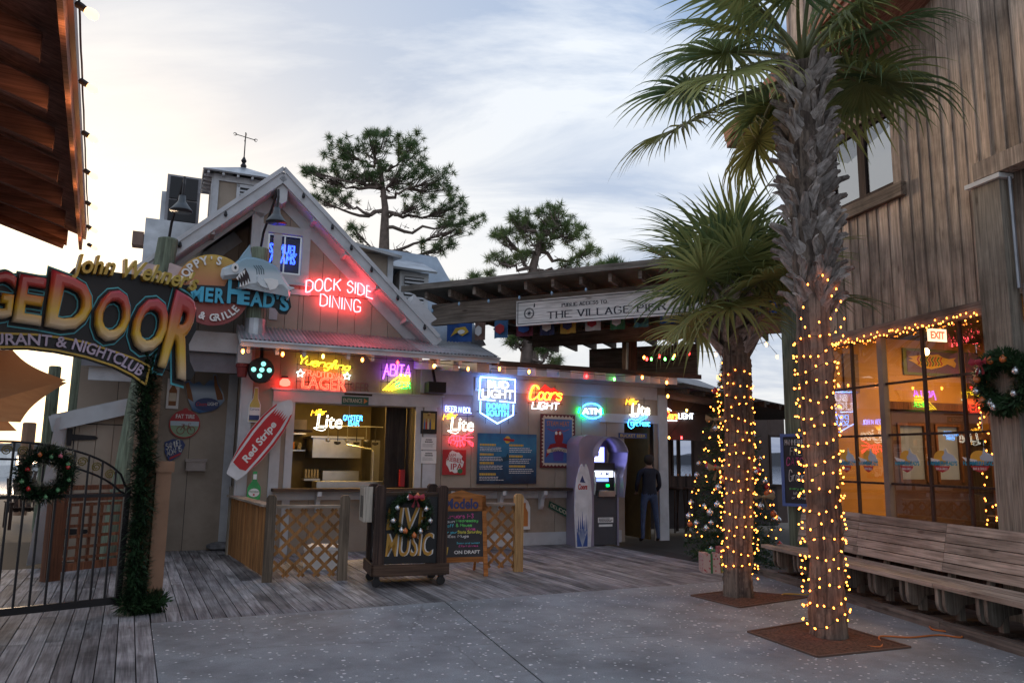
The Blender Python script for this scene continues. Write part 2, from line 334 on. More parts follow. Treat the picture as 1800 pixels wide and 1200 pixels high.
# asphalt with crushed shell, in two pours with an open joint; the deck starts at its far and left edges
def asphalt_mat():
    m = bpy.data.materials.new('shell_asphalt'); m.use_nodes = True; n, l = mnode(m); p = n['Principled BSDF']; p.inputs['Roughness'].default_value = .72
    t = n.new('ShaderNodeTexCoord')
    def noise(s, d=5, r=.6):
        z = n.new('ShaderNodeTexNoise'); z.inputs['Scale'].default_value = s; z.inputs['Detail'].default_value = d; z.inputs['Roughness'].default_value = r; l.new(t.outputs['Object'], z.inputs[0]); return z.outputs[0]
    def rng(v, a, b, c, d):
        r = n.new('ShaderNodeMapRange'); l.new(v, r.inputs[0])
        for i, x in enumerate((a, b, c, d)): r.inputs[i+1].default_value = x
        return r.outputs[0]
    def mixc(f, a, b):
        x = n.new('ShaderNodeMix'); x.data_type = 'RGBA'; l.new(f, x.inputs[0])
        for s, v in ((x.inputs[6], a), (x.inputs[7], b)):
            if isinstance(v, tuple): s.default_value = v
            else: l.new(v, s)
        return x.outputs[2]
    c = mixc(rng(noise(90, 3, .8), .3, .7, 0, 1), (.18, .2, .22, 1), (.37, .395, .42, 1))
    c = mixc(rng(noise(1.1, 7, .65), .42, .68, 0, .6), c, (.085, .09, .1, 1)); c = mixc(rng(noise(.45, 9, .75), .5, .62, 0, .45), c, (.1, .1, .1, 1)); c = mixc(rng(noise(6, 4, .7), .64, .7, 0, .6), c, (.05, .045, .045, 1))
    vc = n.new('ShaderNodeTexVoronoi'); vc.feature = 'DISTANCE_TO_EDGE'; vc.inputs['Scale'].default_value = .28; wob = n.new('ShaderNodeMix'); wob.data_type = 'VECTOR'; wob.inputs[0].default_value = .12; l.new(t.outputs['Object'], wob.inputs[4]); nzz = n.new('ShaderNodeTexNoise'); nzz.inputs['Scale'].default_value = 3; nzz.inputs['Detail'].default_value = 6; l.new(t.outputs['Object'], nzz.inputs[0]); l.new(nzz.outputs[1], wob.inputs[5]); l.new(wob.outputs[1], vc.inputs[0])
    c = mixc(rng(vc.outputs['Distance'], .0008, .0025, .25, 0), c, (.03, .03, .03, 1))
    for sc, lo, thr in ((5, .05, .6), (9, .075, .6), (19, .11, .62)):
        v = n.new('ShaderNodeTexVoronoi'); v.inputs['Scale'].default_value = sc; l.new(t.outputs['Object'], v.inputs[0])
        d = rng(v.outputs['Distance'], lo*1.6, lo*1.9+.02, 1, 0)
        sp = n.new('ShaderNodeSeparateColor'); l.new(v.outputs['Color'], sp.inputs[0]); k = rng(sp.outputs[0], thr, thr+.02, 0, 1)
        mu = n.new('ShaderNodeMath'); mu.operation = 'MULTIPLY'; l.new(d, mu.inputs[0]); l.new(k, mu.inputs[1]); c = mixc(mu.outputs[0], c, (.72, .72, .74, 1))
    l.new(c, p.inputs['Base Color'])
    b = n.new('ShaderNodeBump'); b.inputs['Strength'].default_value = .55; b.inputs['Distance'].default_value = .006; l.new(noise(160, 3, .8), b.inputs['Height']); l.new(b.outputs[0], p.inputs['Normal'])
    return m
M_ASPH = asphalt_mat()
jA, jB = D.gnd(780, 1056), D.gnd(955, 1200)        # joint between the pours
jB = (jB[0]+(jB[0]-jA[0])*2.5, jB[1]+(jB[1]-jA[1])*2.5)
mb = MB(); mb.slab([(0, 0), (jA[0]-.008, 0), (jB[0]-.008, jB[1]), (0, jB[1])], -.2, 0)
pave = thing('paving', None, None, D, (0, 0, 0), kind='structure')
mb.build('slab', M_ASPH, pave)
PIT1 = [D.gnd(*p) for p in ((1315, 1111), (1440, 1090), (1600, 1138), (1437, 1155))]
PIT2 = [D.gnd(*p) for p in ((1215, 1047), (1290, 1038), (1420, 1050), (1300, 1068))]
MB().slab([(jA[0]+.008, 0), (16, 0), (16, jB[1]), (jB[0]+.008, jB[1])], -.2, 0).build('slab', M_ASPH, pave)
M_MULCH = mat('rusty_mulch', (.11, .055, .035), .95, .5, 40, bump=1., bs=90)
for i, P in enumerate((PIT1, PIT2)):
    mb = MB(); cx = sum(p[0] for p in P)/4; cy = sum(p[1] for p in P)/4; n = 14; g = []
    for a in range(n+1):
        for b in range(n+1):
            s, t = a/n, b/n
            x = (P[0][0]*(1-s)+P[1][0]*s)*(1-t)+(P[3][0]*(1-s)+P[2][0]*s)*t; y = (P[0][1]*(1-s)+P[1][1]*s)*(1-t)+(P[3][1]*(1-s)+P[2][1]*s)*t
            e = min(s, 1-s, t, 1-t); g.append((x, y, .005+min(e*5, 1)*(.03+.02*mnoise.noise((x*6, y*6, i)))))
    mb.add(g, [(a*(n+1)+b, a*(n+1)+b+1, (a+1)*(n+1)+b+1, (a+1)*(n+1)+b) for a in range(n) for b in range(n)])
    o = mb.top('mulch', M_MULCH, D, (cx, cy, 0), kind='stuff', label=['rusty brown mulch bed around the smaller palm', 'x'][0] if i else 'rusty brown mulch bed around the tall lit palm', smooth=True)
    rim = MB()
    for a in range(4): p, q = P[a], P[(a+1) % 4]; rim.beam((p[0], p[1], .006), (q[0], q[1], .006), .025, .02)
    rim.top('bed_edging', mat('rusty_edging', (.12, .07, .05), .8), D, (P[0][0], P[0][1], 0), kind='structure')
# deck planks: run away from the camera; left strip comes forward beside the asphalt
deck = thing('deck', None, None, D, (0, 0, 0), kind='structure')
rnd = random.Random(11); pw = .142
def plank_run(u, w0, w1, z=0.0):
    w = w0
    while w < w1-.05:
        l = min(rnd.choice((2.4, 3.0, 3.6)), w1-w)
        if w1-w-l < .6: l = w1-w
        ls = round(l/.2)*.2 if l < w1-w else l
        ls = min(max(ls, .3), w1-w)
        piece('plank', M_DECKW, deck, (u, w+ls/2, -.022+z+rnd.uniform(-.0025, .0025)), (pw-.009, ls-.006, .04), (0, rnd.uniform(-.006, .006), 0))
        w += ls
u = -pw/2-.004
while u > -5.2:
    plank_run(u, -2.9 if u > -2.2 else -1.6, 4.6 if u > -2.2 else 7.0); u -= pw
u = pw/2+.004
while u < 8.3:
    plank_run(u, .012, (8.2 if u > 5.0 else 6.2)); u += pw
MB().box(-5.3, -3.2, -.155, 9, 9, -.05).build('joist_bed', mat('shadow_timber', (.03, .025, .02), .9), deck)
# board along the asphalt edge
piece('edge_board', wood('edge_wood', (.2, .19, .19), (.09, .085, .085), 0), deck, (4.2, -.0, -.016), (8.4, .03, .03))

# ================================================================ RESTAURANT
bld = thing('restaurant_building', 'taupe gabled restaurant with white trim, cupola and a corrugated metal awning', 'building', F, (-3, 0, 0))
BW = .31
def boards(parent, fr, u0, u1, zb, zt, openings=(), w=0., th=.03, bw=BW, m=None, name='siding_board', gap=.008):
    """Vertical boards between two heights; openings are (u0,z0,u1,z1)."""
    m = m or M_SIDE
    ed = {u0, u1}; k = u0
    while k < u1: ed.add(round(k, 4)); k += bw
    for o in openings:
        for e in (o[0], o[2]):
            if u0 < e < u1: ed.add(e)
    ed = sorted(ed)
    for a, b in zip(ed, ed[1:]):
        if b-a < .02: continue
        mid = (a+b)/2; cuts = sorted((o[1], o[3]) for o in openings if o[0] < mid < o[2])
        spans = []; z = None
        lo = (zb(a), zb(b)) if callable(zb) else (zb, zb); hi = (zt(a), zt(b)) if callable(zt) else (zt, zt)
        cur = lo
        for c0, c1 in cuts:
            if c0 > max(cur): spans.append((cur, (c0, c0)))
            cur = (max(c1, cur[0]), max(c1, cur[1]))
        if max(hi) > max(cur): spans.append((cur, hi))
        g = gap/2 if (b-a) > .05 else 0
        for (l0, l1), (h0, h1) in spans:
            if h0 <= l0 and h1 <= l1: continue
            h0, h1 = max(h0, l0), max(h1, l1)
            MB().prism([(a+g, l0), (b-g, l1), (b-g, h1), (a+g, h0)], w, w+th).build(name, m, parent)
def trim(parent, pts, wd, w0, w1, m=None, name='trim_board', label=None):
    (a, b), (c, d) = pts
    dx, dz = c-a, d-b; L_ = math.hypot(dx, dz); nx, nz_ = -dz/L_*wd/2, dx/L_*wd/2
    return MB().prism([(a-nx, b-nz_), (c-nx, d-nz_), (c+nx, d+nz_), (a+nx, b+nz_)], w0, w1).build(name, m or M_TRIM, parent, label=label)
UL, UR = -5.35, 3.32
AP = (-4.95, 6.35)              # apex of the gable wall
SL = .94
def rake(u): return AP[1]-abs(u-AP[0])*SL
hx0, hz0, hx1, hz1 = F.rect(515, 705, 728, 857); hz0 = 1.08; hz1 = 2.56
dx0, dz0, dx1, dz1 = F.rect(1098, 770, 1150, 952); dz0 = 0; dz1 = 2.42; dx0 = 2.28; dx1 = 3.02
wx0, wz0, wx1, wz1 = F.rect(469, 412, 530, 482)
boards(bld, F, UL, UR, 0, 3.36, [(hx0, hz0, hx1, hz1), (dx0, dz0, dx1, dz1)], bw=.6)
boards(bld, F, UL, -2.25, 3.36, lambda u: max(rake(u), 3.37), [(wx0, wz0, wx1, wz1)])
MB().prism([(UL, 0), (hx0, 0), (hx0, 3.3), (UL, 3.3)], .03, .12).build('wall', M_DARK, bld)
MB().prism([(hx1, 0), (dx0, 0), (dx0, 3.3), (hx1, 3.3)], .03, .12).build('wall', M_DARK, bld)
MB().prism([(UL, 3.3), (UR, 3.3), (UR, 3.36), (-2.2, 3.36), (-2.2, 3.7), (-4.95, 6.3), (UL, 5.9)], .33, .38).build('wall', M_DARK, bld)
MB().prism([(hx0, 0), (hx1, 0), (hx1, hz0), (hx0, hz0)], .03, .12).build('wall', M_DARK, bld)
MB().prism([(hx0, hz1), (hx1, hz1), (hx1, 3.3), (hx0, 3.3)], .03, .12).build('wall', M_DARK, bld)
MB().prism([(dx0, dz1), (dx1, dz1), (dx1, 3.3), (dx0, 3.3)], .03, .12).build('wall', M_DARK, bld)
# left return wall of the projecting front, and the set-back left wall
LW = 1.0
mbw = MB(); mbw.box(UL, 0, 0, UL+.03, LW, 5.9).build('side_wall', M_SIDE, bld)
boards(bld, F, -7.9, UL, 0, lambda u: max(rake(u)-.02, 0), w=LW, bw=.6)
MB().prism([(-7.9, 0), (-5.3, 0), (-5.3, rake(-5.3)-.1), (-7.9, rake(-7.9)-.05)], LW+.03, LW+.1).build('wall', M_DARK, bld)
# corner boards
trim(bld, ((UL+.08, 0), (UL+.08, 5.9)), .16, -.03, -.002, name='corner_board')
MB().box(UL-.03, -.03, 0, UL-.002, .15, 5.85).build('corner_board', M_TRIM, bld)
trim(bld, ((UL-.09, 0), (UL-.09, 3.1)), .15, LW-.03, LW-.002, name='corner_board')
trim(bld, ((UR-.1, 0), (UR-.1, 3.05)), .2, -.035, -.002, name='corner_board')
MB().box(UR, -.035, 0, UR+.03, .25, 3.05).build('corner_board', M_TRIM, bld)
# gable: rake frieze, verge boards, roof slabs with overhang
for s in (-1, 1):
    ue = -7.95 if s < 0 else -2.02
    e0 = (AP[0], AP[1]-.08); e1 = (ue, rake(ue)-.08)
    if s > 0: trim(bld, ((AP[0]+.06, AP[1]-.16), (-2.25, rake(-2.25)-.08)), .24, -.03, -.003, name='frieze_board')
    else:
        trim(bld, ((AP[0]-.1, AP[1]-.2), (UL+.02, rake(UL)-.1)), .24, -.03, -.003, name='frieze_board')
        trim(bld, ((UL-.18, rake(UL-.18)-.12), (-7.9, rake(-7.9)-.1)), .24, LW-.03, LW-.003, name='frieze_board')
    # filler between wall top and roof, then the verge (barge) board in two steps
    trim(bld, ((AP[0], AP[1]+.04), (ue, rake(ue)+.04)), .2, .002, .05, name='frieze_filler')
    trim(bld, ((AP[0], AP[1]+.03), (ue, rake(ue)+.03)), .06, -.42, .0, name='soffit_board')
    h = .11; off = .2
    trim(bld, ((AP[0]+s*.0, AP[1]+off-.06), (ue, rake(ue)+off-.06)), .2, -.47, -.43, name='barge_board')
    trim(bld, ((AP[0]+s*.0, AP[1]+off+.06), (ue, rake(ue)+off+.06)), .07, -.5, -.471, name='barge_moulding')
    # roof slab
    q0, q1 = (AP[0], AP[1]+off), (ue, rake(ue)+off)
    mb = MB(); mb.prism([q0, q1, (q1[0], q1[1]-.1), (q0[0], q0[1]-.1)], -.43, 9.0); mb.build('roof', M_GALVD, bld)
    mb = MB(); 
    for i in range(22):
        w = -.4+i*.42; mb.beam((q0[0], w, q0[1]+.012), (q1[0], w, q1[1]+.012), .03, .03)
    sm = mb.build('roof_seam', M_GALV, bld); sm['kind'] = 'stuff'
    # lookout brackets under the verge
    for t in ((.36, .72, .97) if s < 0 else (.2, .4, .6, .8)):
        uu = AP[0]+(ue-AP[0])*t; MB().cbox((uu, -.22, rake(uu)+.02), (.07, .4, .12)).build('lookout', M_TRIM, bld)
# big knee bracket at the peak and at the right eave
MB().prism([(AP[0]-.09, 6.05), (AP[0]-.09, 6.52), (AP[0]+.09, 6.52), (AP[0]+.09, 6.05), (AP[0], 5.98)], -.42, -.003).build('peak_bracket', M_TRIM, bld)
MB().prism([(-2.62, 4.32), (-2.3, 4.02), (-2.05, 4.2), (-2.5, 4.62)], -.42, -.003).build('eave_bracket', M_TRIM, bld)
trim(bld, ((UL+.42, 4.0), (UL+.42, 5.72)), .14, -.02, -.003)
# small bulbs' clips along the verge
for s, ts in ((-1, (.3, .52, .62)), (1, (.12, .3, .42, .55, .72, .9))):
    for t in ts:
        uu = AP[0]+((-7.95 if s < 0 else -2.02)-AP[0])*t; MB().lathe((uu, -.52, rake(uu)+.14), [(.02, -.05), (.03, -.02), (.02, .03), (.01, .05)], 8).build('unlit_bulb', M_BLACK, bld)
# gable window
def window(parent, r, w=0, fw=.13, mull=1, sill=True, pane=None, depth=.06):
    a, b, c, d = r
    f = MB()
    f.box(a-fw, w-.045, b-fw, a, w, d+fw); f.box(c, w-.045, b-fw, c+fw, w, d+fw); f.box(a, w-.045, d, c, w, d+fw); f.box(a, w-.045, b-fw, c, w, b)
    fo = f.build('window', M_TRIM, parent)
    s = MB(); t = .035
    s.box(a, w+.0, b, a+t, w+.05, d); s.box(c-t, w, b, c, w+.05, d); s.box(a+t, w, b, c-t, w+.05, b+t); s.box(a+t, w, d-t, c-t, w+.05, d)
    for i in range(mull):
        x = a+(c-a)*(i+1)/(mull+1); s.box(x-.012, w+.01, b+t, x+.012, w+.04, d-t)
    s.build('sash', M_STEEL if pane is None else M_TRIM, fo)
    if sill: MB().box(a-fw-.06, w-.09, b-fw-.05, c+fw+.06, w+.0, b-fw).build('sill', M_TRIM, fo)
    MB().box(a+t, w+.05, b+t, c-t, w+.058, d-t).build('pane', M_GLASS, fo)
    return fo
M_GLASS = glassmat('window_glass', -.03, (.6, .65, .75))
window(bld, (wx0, wz0, wx1, wz1), 0.0, .14)
MB().box(wx0-.1, .26, wz0-.1, wx1+.1, .3, wz1+.1).build('wall', M_DARK, bld)
trim(bld, ((UL+.17, wz0-.3), (wx1+.2, wz0-.3)), .1, -.02, -.0035)
# lower wall trim: header over the hatch, jambs, base board, belt under eaves
trim(bld, ((hx0-.38, hz1+.12), (hx1+.5, hz1+.12)), .2, -.05, -.004, name='hatch_header')
MB().box(hx0-.42, -.075, hz1+.22, hx1+.54, -.004, hz1+.25).build('hatch_cap', M_TRIM, bld)
for a in (hx0-.3, hx0-.07): trim(bld, ((a, 0), (a, hz1+.02)), .17 if a < hx0-.2 else .13, -.035, -.004, name='jamb_board')
for a in (hx1+.07, hx1+.29): trim(bld, ((a, .0), (a, hz1+.02)), .13 if a < hx1+.2 else .25, -.035, -.004, name='jamb_board')
for a, b in ((hx1+.46, dx0-.1), (UL+.2, hx0-.42)): trim(bld, ((a, .12), (b, .12)), .24, -.03, -.004, name='base_board')
trim(bld, ((-1.1, 3.07), (UR-.22, 3.07)), .26, -.025, -.004, name='belt_board')
trim(bld, ((-2.2, 3.1), (-1.15, 3.1)), .5, -.03, -.006, name='belt_board')
trim(bld, ((dx0-.6, dz1+.1), (dx1+.1, dz1+.1)), .18, -.03, -.004, name='door_header')
# ledge with scroll brackets
lu0, lu1 = F.px(480, 857, -.3)[0], F.px(1010, 857, -.3)[0]
MB().box(lu0, -.34, 1.05, lu1, -.045, 1.1).build('counter_ledge', M_DKWOODX, bld)
MB().box(lu0+.05, -.075, .9, lu1-.05, -.04, 1.05).build('ledge_apron', M_TRIM, bld)
for x in (558, 640, 715, 790, 880, 952, 1007):
    uu = F.px(x, 880, -.15)[0]
    mb = MB(); prof = [(0, 0), (-.26, 0), (-.26, -.08), (-.2, -.1), (-.13, -.17), (-.1, -.3), (-.05, -.36), (0, -.36)]
    n = len(prof); mb.add([(uu-.035, p[0]-.076, 1.05+p[1]) for p in prof]+[(uu+.035, p[0]-.076, 1.05+p[1]) for p in prof], [tuple(range(n)), tuple(reversed(range(n, 2*n)))]+[(i, i+n, (i+1) % n+n, (i+1) % n) for i in range(n)])
    mb.build('ledge_bracket', M_TRIM, bld)
# corrugated awning over the hatch
aw0, aw1 = -1.12, -.002; az0, az1 = 3.47, 3.86
ax0, ax1 = -5.52, -1.08
def corr(u0, u1, inset0=0, inset1=0, p=.068, a=.012):
    n = int((u1-u0)/p*6); mb = MB(); g = []
    for j in range(2):
        for i in range(n+1):
            u_ = u0+(u1-u0)*i/n; g.append((u_, aw0-.03 if j == 0 else aw1, (az0 if j == 0 else az1)+a*math.sin((u_-u0)/p*2*math.pi)))
    m = n+1; mb.add(g, [(i, i+1, i+1+m, i+m) for i in range(n)]); 
    mb.add([(x, y, z-.004) for x, y, z in g], [(i+m, i+1+m, i+1, i) for i in range(n)]); return mb
for a, b, m in ((ax0, -4.43, M_GALV), (-4.44, -2.55, M_GALVD), (-2.56, ax1, M_GALV)):
    corr(a, b).build('roof_sheet', m, bld, smooth=True)
MB().box(ax0, aw0-.03, az0-.12, ax1, aw0+.0, az0-.02).build('fascia', M_TRIM, bld)
MB().box(ax0-.01, aw0-.055, az0-.05, ax1+.01, aw0-.031, az0-.015).build('drip_edge', M_GALV, bld)
for e in (ax0, ax1-.03): MB().plate([(e, aw0, az0-.02), (e+.03, aw0, az0-.02), (e+.03, aw1, az1-.02), (e, aw1, az1-.02)], .1).build('rake_board', M_TRIM, bld)
MB().plate([(ax0+.05, aw0, az0-.06), (ax1-.05, aw0, az0-.06), (ax1-.05, aw1, az1-.06), (ax0+.05, aw1, az1-.06)], .02).build('soffit', M_DARK, bld)
def rtail(u_, w0, w1, z0, sl, m=M_TRIM, h=.13, wd=.055, parent=None):
    MB().add([(u_-wd/2, w0, z0), (u_+wd/2, w0, z0), (u_+wd/2, w1, z0+sl*(w1-w0)), (u_-wd/2, w1, z0+sl*(w1-w0)),
              (u_-wd/2, w0, z0-h), (u_+wd/2, w0, z0-h), (u_+wd/2, w1, z0+sl*(w1-w0)-h), (u_-wd/2, w1, z0+sl*(w1-w0)-h)],
             [(0, 1, 2, 3), (7, 6, 5, 4), (0, 4, 5, 1), (1, 5, 6, 2), (2, 6, 7, 3), (3, 7, 4, 0)]).build('rafter_tail', m, parent or bld)
for x in (436, 487, 535, 613, 656, 740, 772, 810): rtail(F.px(x, 630, aw0)[0], aw0+.02, aw1-.0, az0-.09, .35)
# low roof to the right with lit rafter ends
MB().plate([(-1.15, -.95, 3.42), (3.55, -.95, 3.42), (3.55, 5, 4.1), (-1.15, 5, 4.1)], .05).build('low_roof', mat('old_shingle_roof', (.10, .085, .075), .9, .3, 12, bump=.4), bld)
MB().box(-1.15, -.97, 3.33, 3.55, -.952, 3.425).build('fascia', M_DKWOODX, bld)
for x in (757, 800, 848, 898, 950, 992, 1034, 1072, 1106, 1150, 1180):
    uu = F.px(x, 655, -.9)[0]; rtail(uu, -.93, -.02, 3.36, .11, wd=.24 if x > 830 else .1, h=.17)
trim(bld, ((-2.2, 3.28), (UR, 3.28)), .14, -.02, -.004)
# long beam and posts left of the front
bz = F.px(380, 603)[1]
MB().box(F.px(80, 640)[0], -.15, bz-.17, -5.38, -.02, bz+.17).build('porch_beam', M_TRIM, bld)
MB().box(-7.8, -.02, bz-.5, -5.38, .0, bz-.19).build('porch_beam', mat('beam_shade_grey', (.2, .2, .22), .7), bld)  # darker grey stands in for the shade beneath the beam
MB().box(-7.9, -.05, bz-.17, -5.4, 1.0, bz-.13).build('soffit', M_TRIM, bld)
for x in (143,): 
    uu = F.px(x, 670, 1.3)[0]; MB().lathe((uu, 1.3, 0), [(.17, 0), (.165, 2), (.16, bz-.17)], 12).build('log_post', M_GREENP, bld)
MB().box(F.px(155, 660, .1)[0], .1, F.px(180, 668, .1)[1], F.px(235, 660, .1)[0], .16, F.px(180, 646, .1)[1]).build('porch_beam', M_TRIM, bld)
# kitchen room behind the hatch
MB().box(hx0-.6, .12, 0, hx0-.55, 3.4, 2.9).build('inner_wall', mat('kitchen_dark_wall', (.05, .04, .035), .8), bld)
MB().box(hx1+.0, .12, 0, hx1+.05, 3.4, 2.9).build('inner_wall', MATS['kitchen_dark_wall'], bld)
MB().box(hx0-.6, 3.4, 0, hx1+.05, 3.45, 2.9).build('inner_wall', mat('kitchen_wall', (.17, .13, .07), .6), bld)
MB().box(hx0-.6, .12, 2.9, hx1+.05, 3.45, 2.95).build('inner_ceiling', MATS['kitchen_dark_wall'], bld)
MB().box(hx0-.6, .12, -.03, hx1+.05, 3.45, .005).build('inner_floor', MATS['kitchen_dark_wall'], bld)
MB().box(hx1-.42, .5, .005, hx1-.02, .55, 2.88).build('inner_partition', wood('dark_partition', (.06, .045, .035), (.03, .022, .018), 2), bld)
# doorway passage by the ATM
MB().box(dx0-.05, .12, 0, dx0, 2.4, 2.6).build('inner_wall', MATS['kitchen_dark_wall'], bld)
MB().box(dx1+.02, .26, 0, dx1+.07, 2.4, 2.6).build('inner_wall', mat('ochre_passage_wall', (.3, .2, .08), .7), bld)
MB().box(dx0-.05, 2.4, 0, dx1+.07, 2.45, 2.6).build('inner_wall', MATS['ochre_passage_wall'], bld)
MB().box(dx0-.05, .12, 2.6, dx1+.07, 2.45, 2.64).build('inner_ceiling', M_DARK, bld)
# ---- cupola
cu0, cu1 = F.px(372, 360, 1.2)[0], F.px(480, 360, 1.2)[0]; cz0, cz1 = 5.3, F.px(420, 312, 1.2)[1]
cd = cu1-cu0
MB().box(cu0+.02, 1.2+.02, cz0, cu1-.02, 1.2+cd-.02, cz1).build('cupola', M_SIDE, bld)
cp = None
f = MB()
for x in (cu0, cu1-.1): f.box(x, 1.17, cz0, x+.1, 1.2, cz1)
for y in (1.2, 1.2+cd-.1): f.box(cu0-.03, y, cz0, cu0, y+.1, cz1)
f.box(cu0+.1, 1.175, cz1-.12, cu1-.1, 1.2, cz1); f.box(cu0-.025, 1.3, cz1-.12, cu0, 1.1+cd, cz1)
f.build('cupola_trim', M_TRIM, bld)
lv = MB(); a, b = cu0+.42, cu1-.12
lv.box(a, 1.165, cz1-.75, a+.06, 1.2, cz1-.14); lv.box(b-.06, 1.165, cz1-.75, b, 1.2, cz1-.14); lv.box(a, 1.165, cz1-.2, b, 1.2, cz1-.14)
lvo = lv.build('louvre_frame', M_TRIM, bld)
MB().box(a+.06, 1.19, cz1-.75, b-.06, 1.2, cz1-.2).build('louvre_back', M_BLACK, lvo)
for i in range(8):
    z = cz1-.26-i*.065; MB().plate([(a+.06, 1.15, z-.02), (b-.06, 1.15, z-.02), (b-.06, 1.19, z+.02), (a+.06, 1.19, z+.02)], .01).build('slat', M_TRIM, lvo)
um, wm = (cu0+cu1)/2, 1.2+cd/2; ov = .2; pk = cz1+.42
for s in range(4):
    c = [(cu0-ov, 1.2-ov), (cu1+ov, 1.2-ov), (cu1+ov, 1.2+cd+ov), (cu0-ov, 1.2+cd+ov)]; p, q = c[s], c[(s+1) % 4]
    MB().plate([(p[0], p[1], cz1+.02), (q[0], q[1], cz1+.02), (um, wm, pk)], .03).build('cupola_roof', M_GALV, bld)
for i in range(6):
    x = cu0-.1+i*(cd+.2)/5; MB().box(x-.02, 1.03, cz1-.05, x+.02, 1.2, cz1).build('rafter_end', M_TRIM, bld)
for i in range(5):
    y = 1.25+i*(cd+.05)/5; MB().box(cu0-.17, y-.02, cz1-.05, cu0, y+.02, cz1).build('rafter_end', M_TRIM, bld)
wv = thing('weather_vane', 'black iron weather vane with scrolled arms on top of the cupola', 'weather vane', F, (um, wm, pk-.02))
MB().lathe((um, wm, pk-.02), [(.05, 0), (.06, .05), (.03, .1), (.055, .15), (.03, .2), (.012, .24), (.01, .75)], 8).build('pole', M_IRON, wv)
MB().tube([(um-.2, wm, pk+.66), (um+.2, wm, pk+.6)], .009, 5).build('arm', M_IRON, wv)
MB().tube([(um, wm-.2, pk+.62), (um, wm+.2, pk+.62)], .009, 5).build('arm', M_IRON, wv)
for s in (-1, 1): MB().tube([(um+s*(.2+.03*math.cos(t)), wm, pk+.63-s*.03+.03*math.sin(t)) for t in [i*.9 for i in range(7)]], .007, 4).build('scroll', M_IRON, wv)
# ---- roof-top duct boxes
ducts = thing('rooftop_vent', 'stacked grey metal exhaust boxes with dark louvred hood behind the roof', 'vent', F, (F.px(310, 430, 3)[0], 3, 4))
a = F.rect(252, 388, 350, 475, 3); MB().box(a[0], 3, 4.4, a[2], 4.2, a[3]).build('housing', M_GALV, ducts)
a = F.rect(232, 404, 252, 428, 3); MB().box(a[0], 3.1, a[1], a[2]+.0, 3.4, a[3]).build('side_box', mat('brown_metal', (.2, .13, .1), .6), ducts)
a = F.rect(293, 306, 352, 394, 3); MB().box(a[0]-.02, 3.12, a[1], a[2], 4.0, a[3]).build('hood', M_GALVD, ducts)
hb = MB()
for z0, z1 in ((a[1]+.08, (a[1]+a[3])/2-.02), ((a[1]+a[3])/2+.02, a[3]-.05)): hb.box(a[0]+.04, 3.08, z0, a[2]-.06, 3.119, z1)
hb.build('screen', M_BLACK, ducts)
a = F.rect(282, 328, 293, 390, 3); MB().box(a[0], 3.3, a[1], a[2]-.03, 3.8, a[3]).build('flange', M_GALV, ducts)
# ---- right roof: metal slope with a louvred dormer
rp = [F.px(x, y, 3.2) for x, y in ((600, 425), (640, 432), (768, 452), (838, 612), (700, 612))]
MB().add([(p[0], 3.2+ (0 if p[1] > 5 else -.6), p[1]) for p in rp]+[(p[0], 3.5, p[1]) for p in rp], [tuple(range(5)), tuple(reversed(range(5, 10)))]+[(i, i+5, (i+1) % 5+5, (i+1) % 5) for i in range(5)]).build('cross_roof', mat('blue_grey_metal_roof', (.33, .38, .44), .4, .15, 3, metal=.4, dirt=.3), bld)
a = F.rect(706, 478, 748, 560, 2.4)
dm = MB().box(a[0]-.06, 2.4, a[1]-.2, a[2]+.06, 3.3, a[3]).build('dormer', M_TRIM, bld)
MB().box(a[0]+.05, 2.38, a[1], a[2]-.05, 2.399, a[3]-.12).build('louvre_back', M_BLACK, dm)
for i in range(7):
    z = a[3]-.16-i*.085; MB().plate([(a[0]+.05, 2.34, z-.03), (a[2]-.05, 2.34, z-.03), (a[2]-.05, 2.379, z+.02), (a[0]+.05, 2.379, z+.02)], .01).build('slat', M_TRIM, dm)
MB().plate([(a[0]-.3, 2.15, a[3]+.02), (a[2]+.18, 2.15, a[3]+.0), (a[2]+.1, 3.3, a[3]+.5), (a[0]-.3, 3.3, a[3]+.55)], .05).build('dormer_roof', M_GALV, dm)
a = F.rect(655, 448, 690, 520, 2.0)
d2 = MB().box(a[0]-.3, 2.0, a[1]-.4, a[2], 3.0, a[3]).build('dormer', M_SIDE, bld)
MB().box(a[2]-.12, 1.97, a[1]-.4, a[2]+.0, 1.999, a[3]).build('corner_board', M_TRIM, d2)
MB().plate([(a[0]-.5, 1.7, a[3]+.12), (a[2]+.12, 1.7, a[3]-.05), (a[2]+.12, 3.1, a[3]+.15), (a[0]-.5, 3.1, a[3]+.35)], .06).build('dormer_roof', M_GALV, d2)
# bar wing beyond the corner: roof, rear wall with bright windows
bar = thing('bar_wing', 'low open bar wing with bright windows right of the restaurant corner', 'building', F, (4.2, 3, 0))
e0, e1 = F.px(1185, 655, 0.0), F.px(1400, 722, 1.0)
MB().plate([(3.36, -.6, 3.28), (8.4, .2, 2.82), (8.4, 6, 2.95), (3.36, 6, 3.45)], .08).build('roof', MATS['old_shingle_roof'], bar)
for i in range(9): rtail(3.6+i*.42, -.45, 2.9, 3.18-i*.038, .16, m=M_DKWOODX, h=.12, parent=bar)
bw0 = 3.0
ops = [(F.px(1183, 800, bw0)[0], 1.0, F.px(1190, 800, bw0)[0], 2.35), (F.px(1195, 800, bw0)[0], 1.0, F.px(1216, 800, bw0)[0], 2.35), (F.px(1355, 800, bw0)[0], 1.0, F.px(1378, 800, bw0)[0], 2.35)]
boards(bar, F, 2.9, 9.5, 0, 2.9, ops, w=bw0, bw=.5, m=mat('dark_bar_wall', (.09, .06, .05), .8))
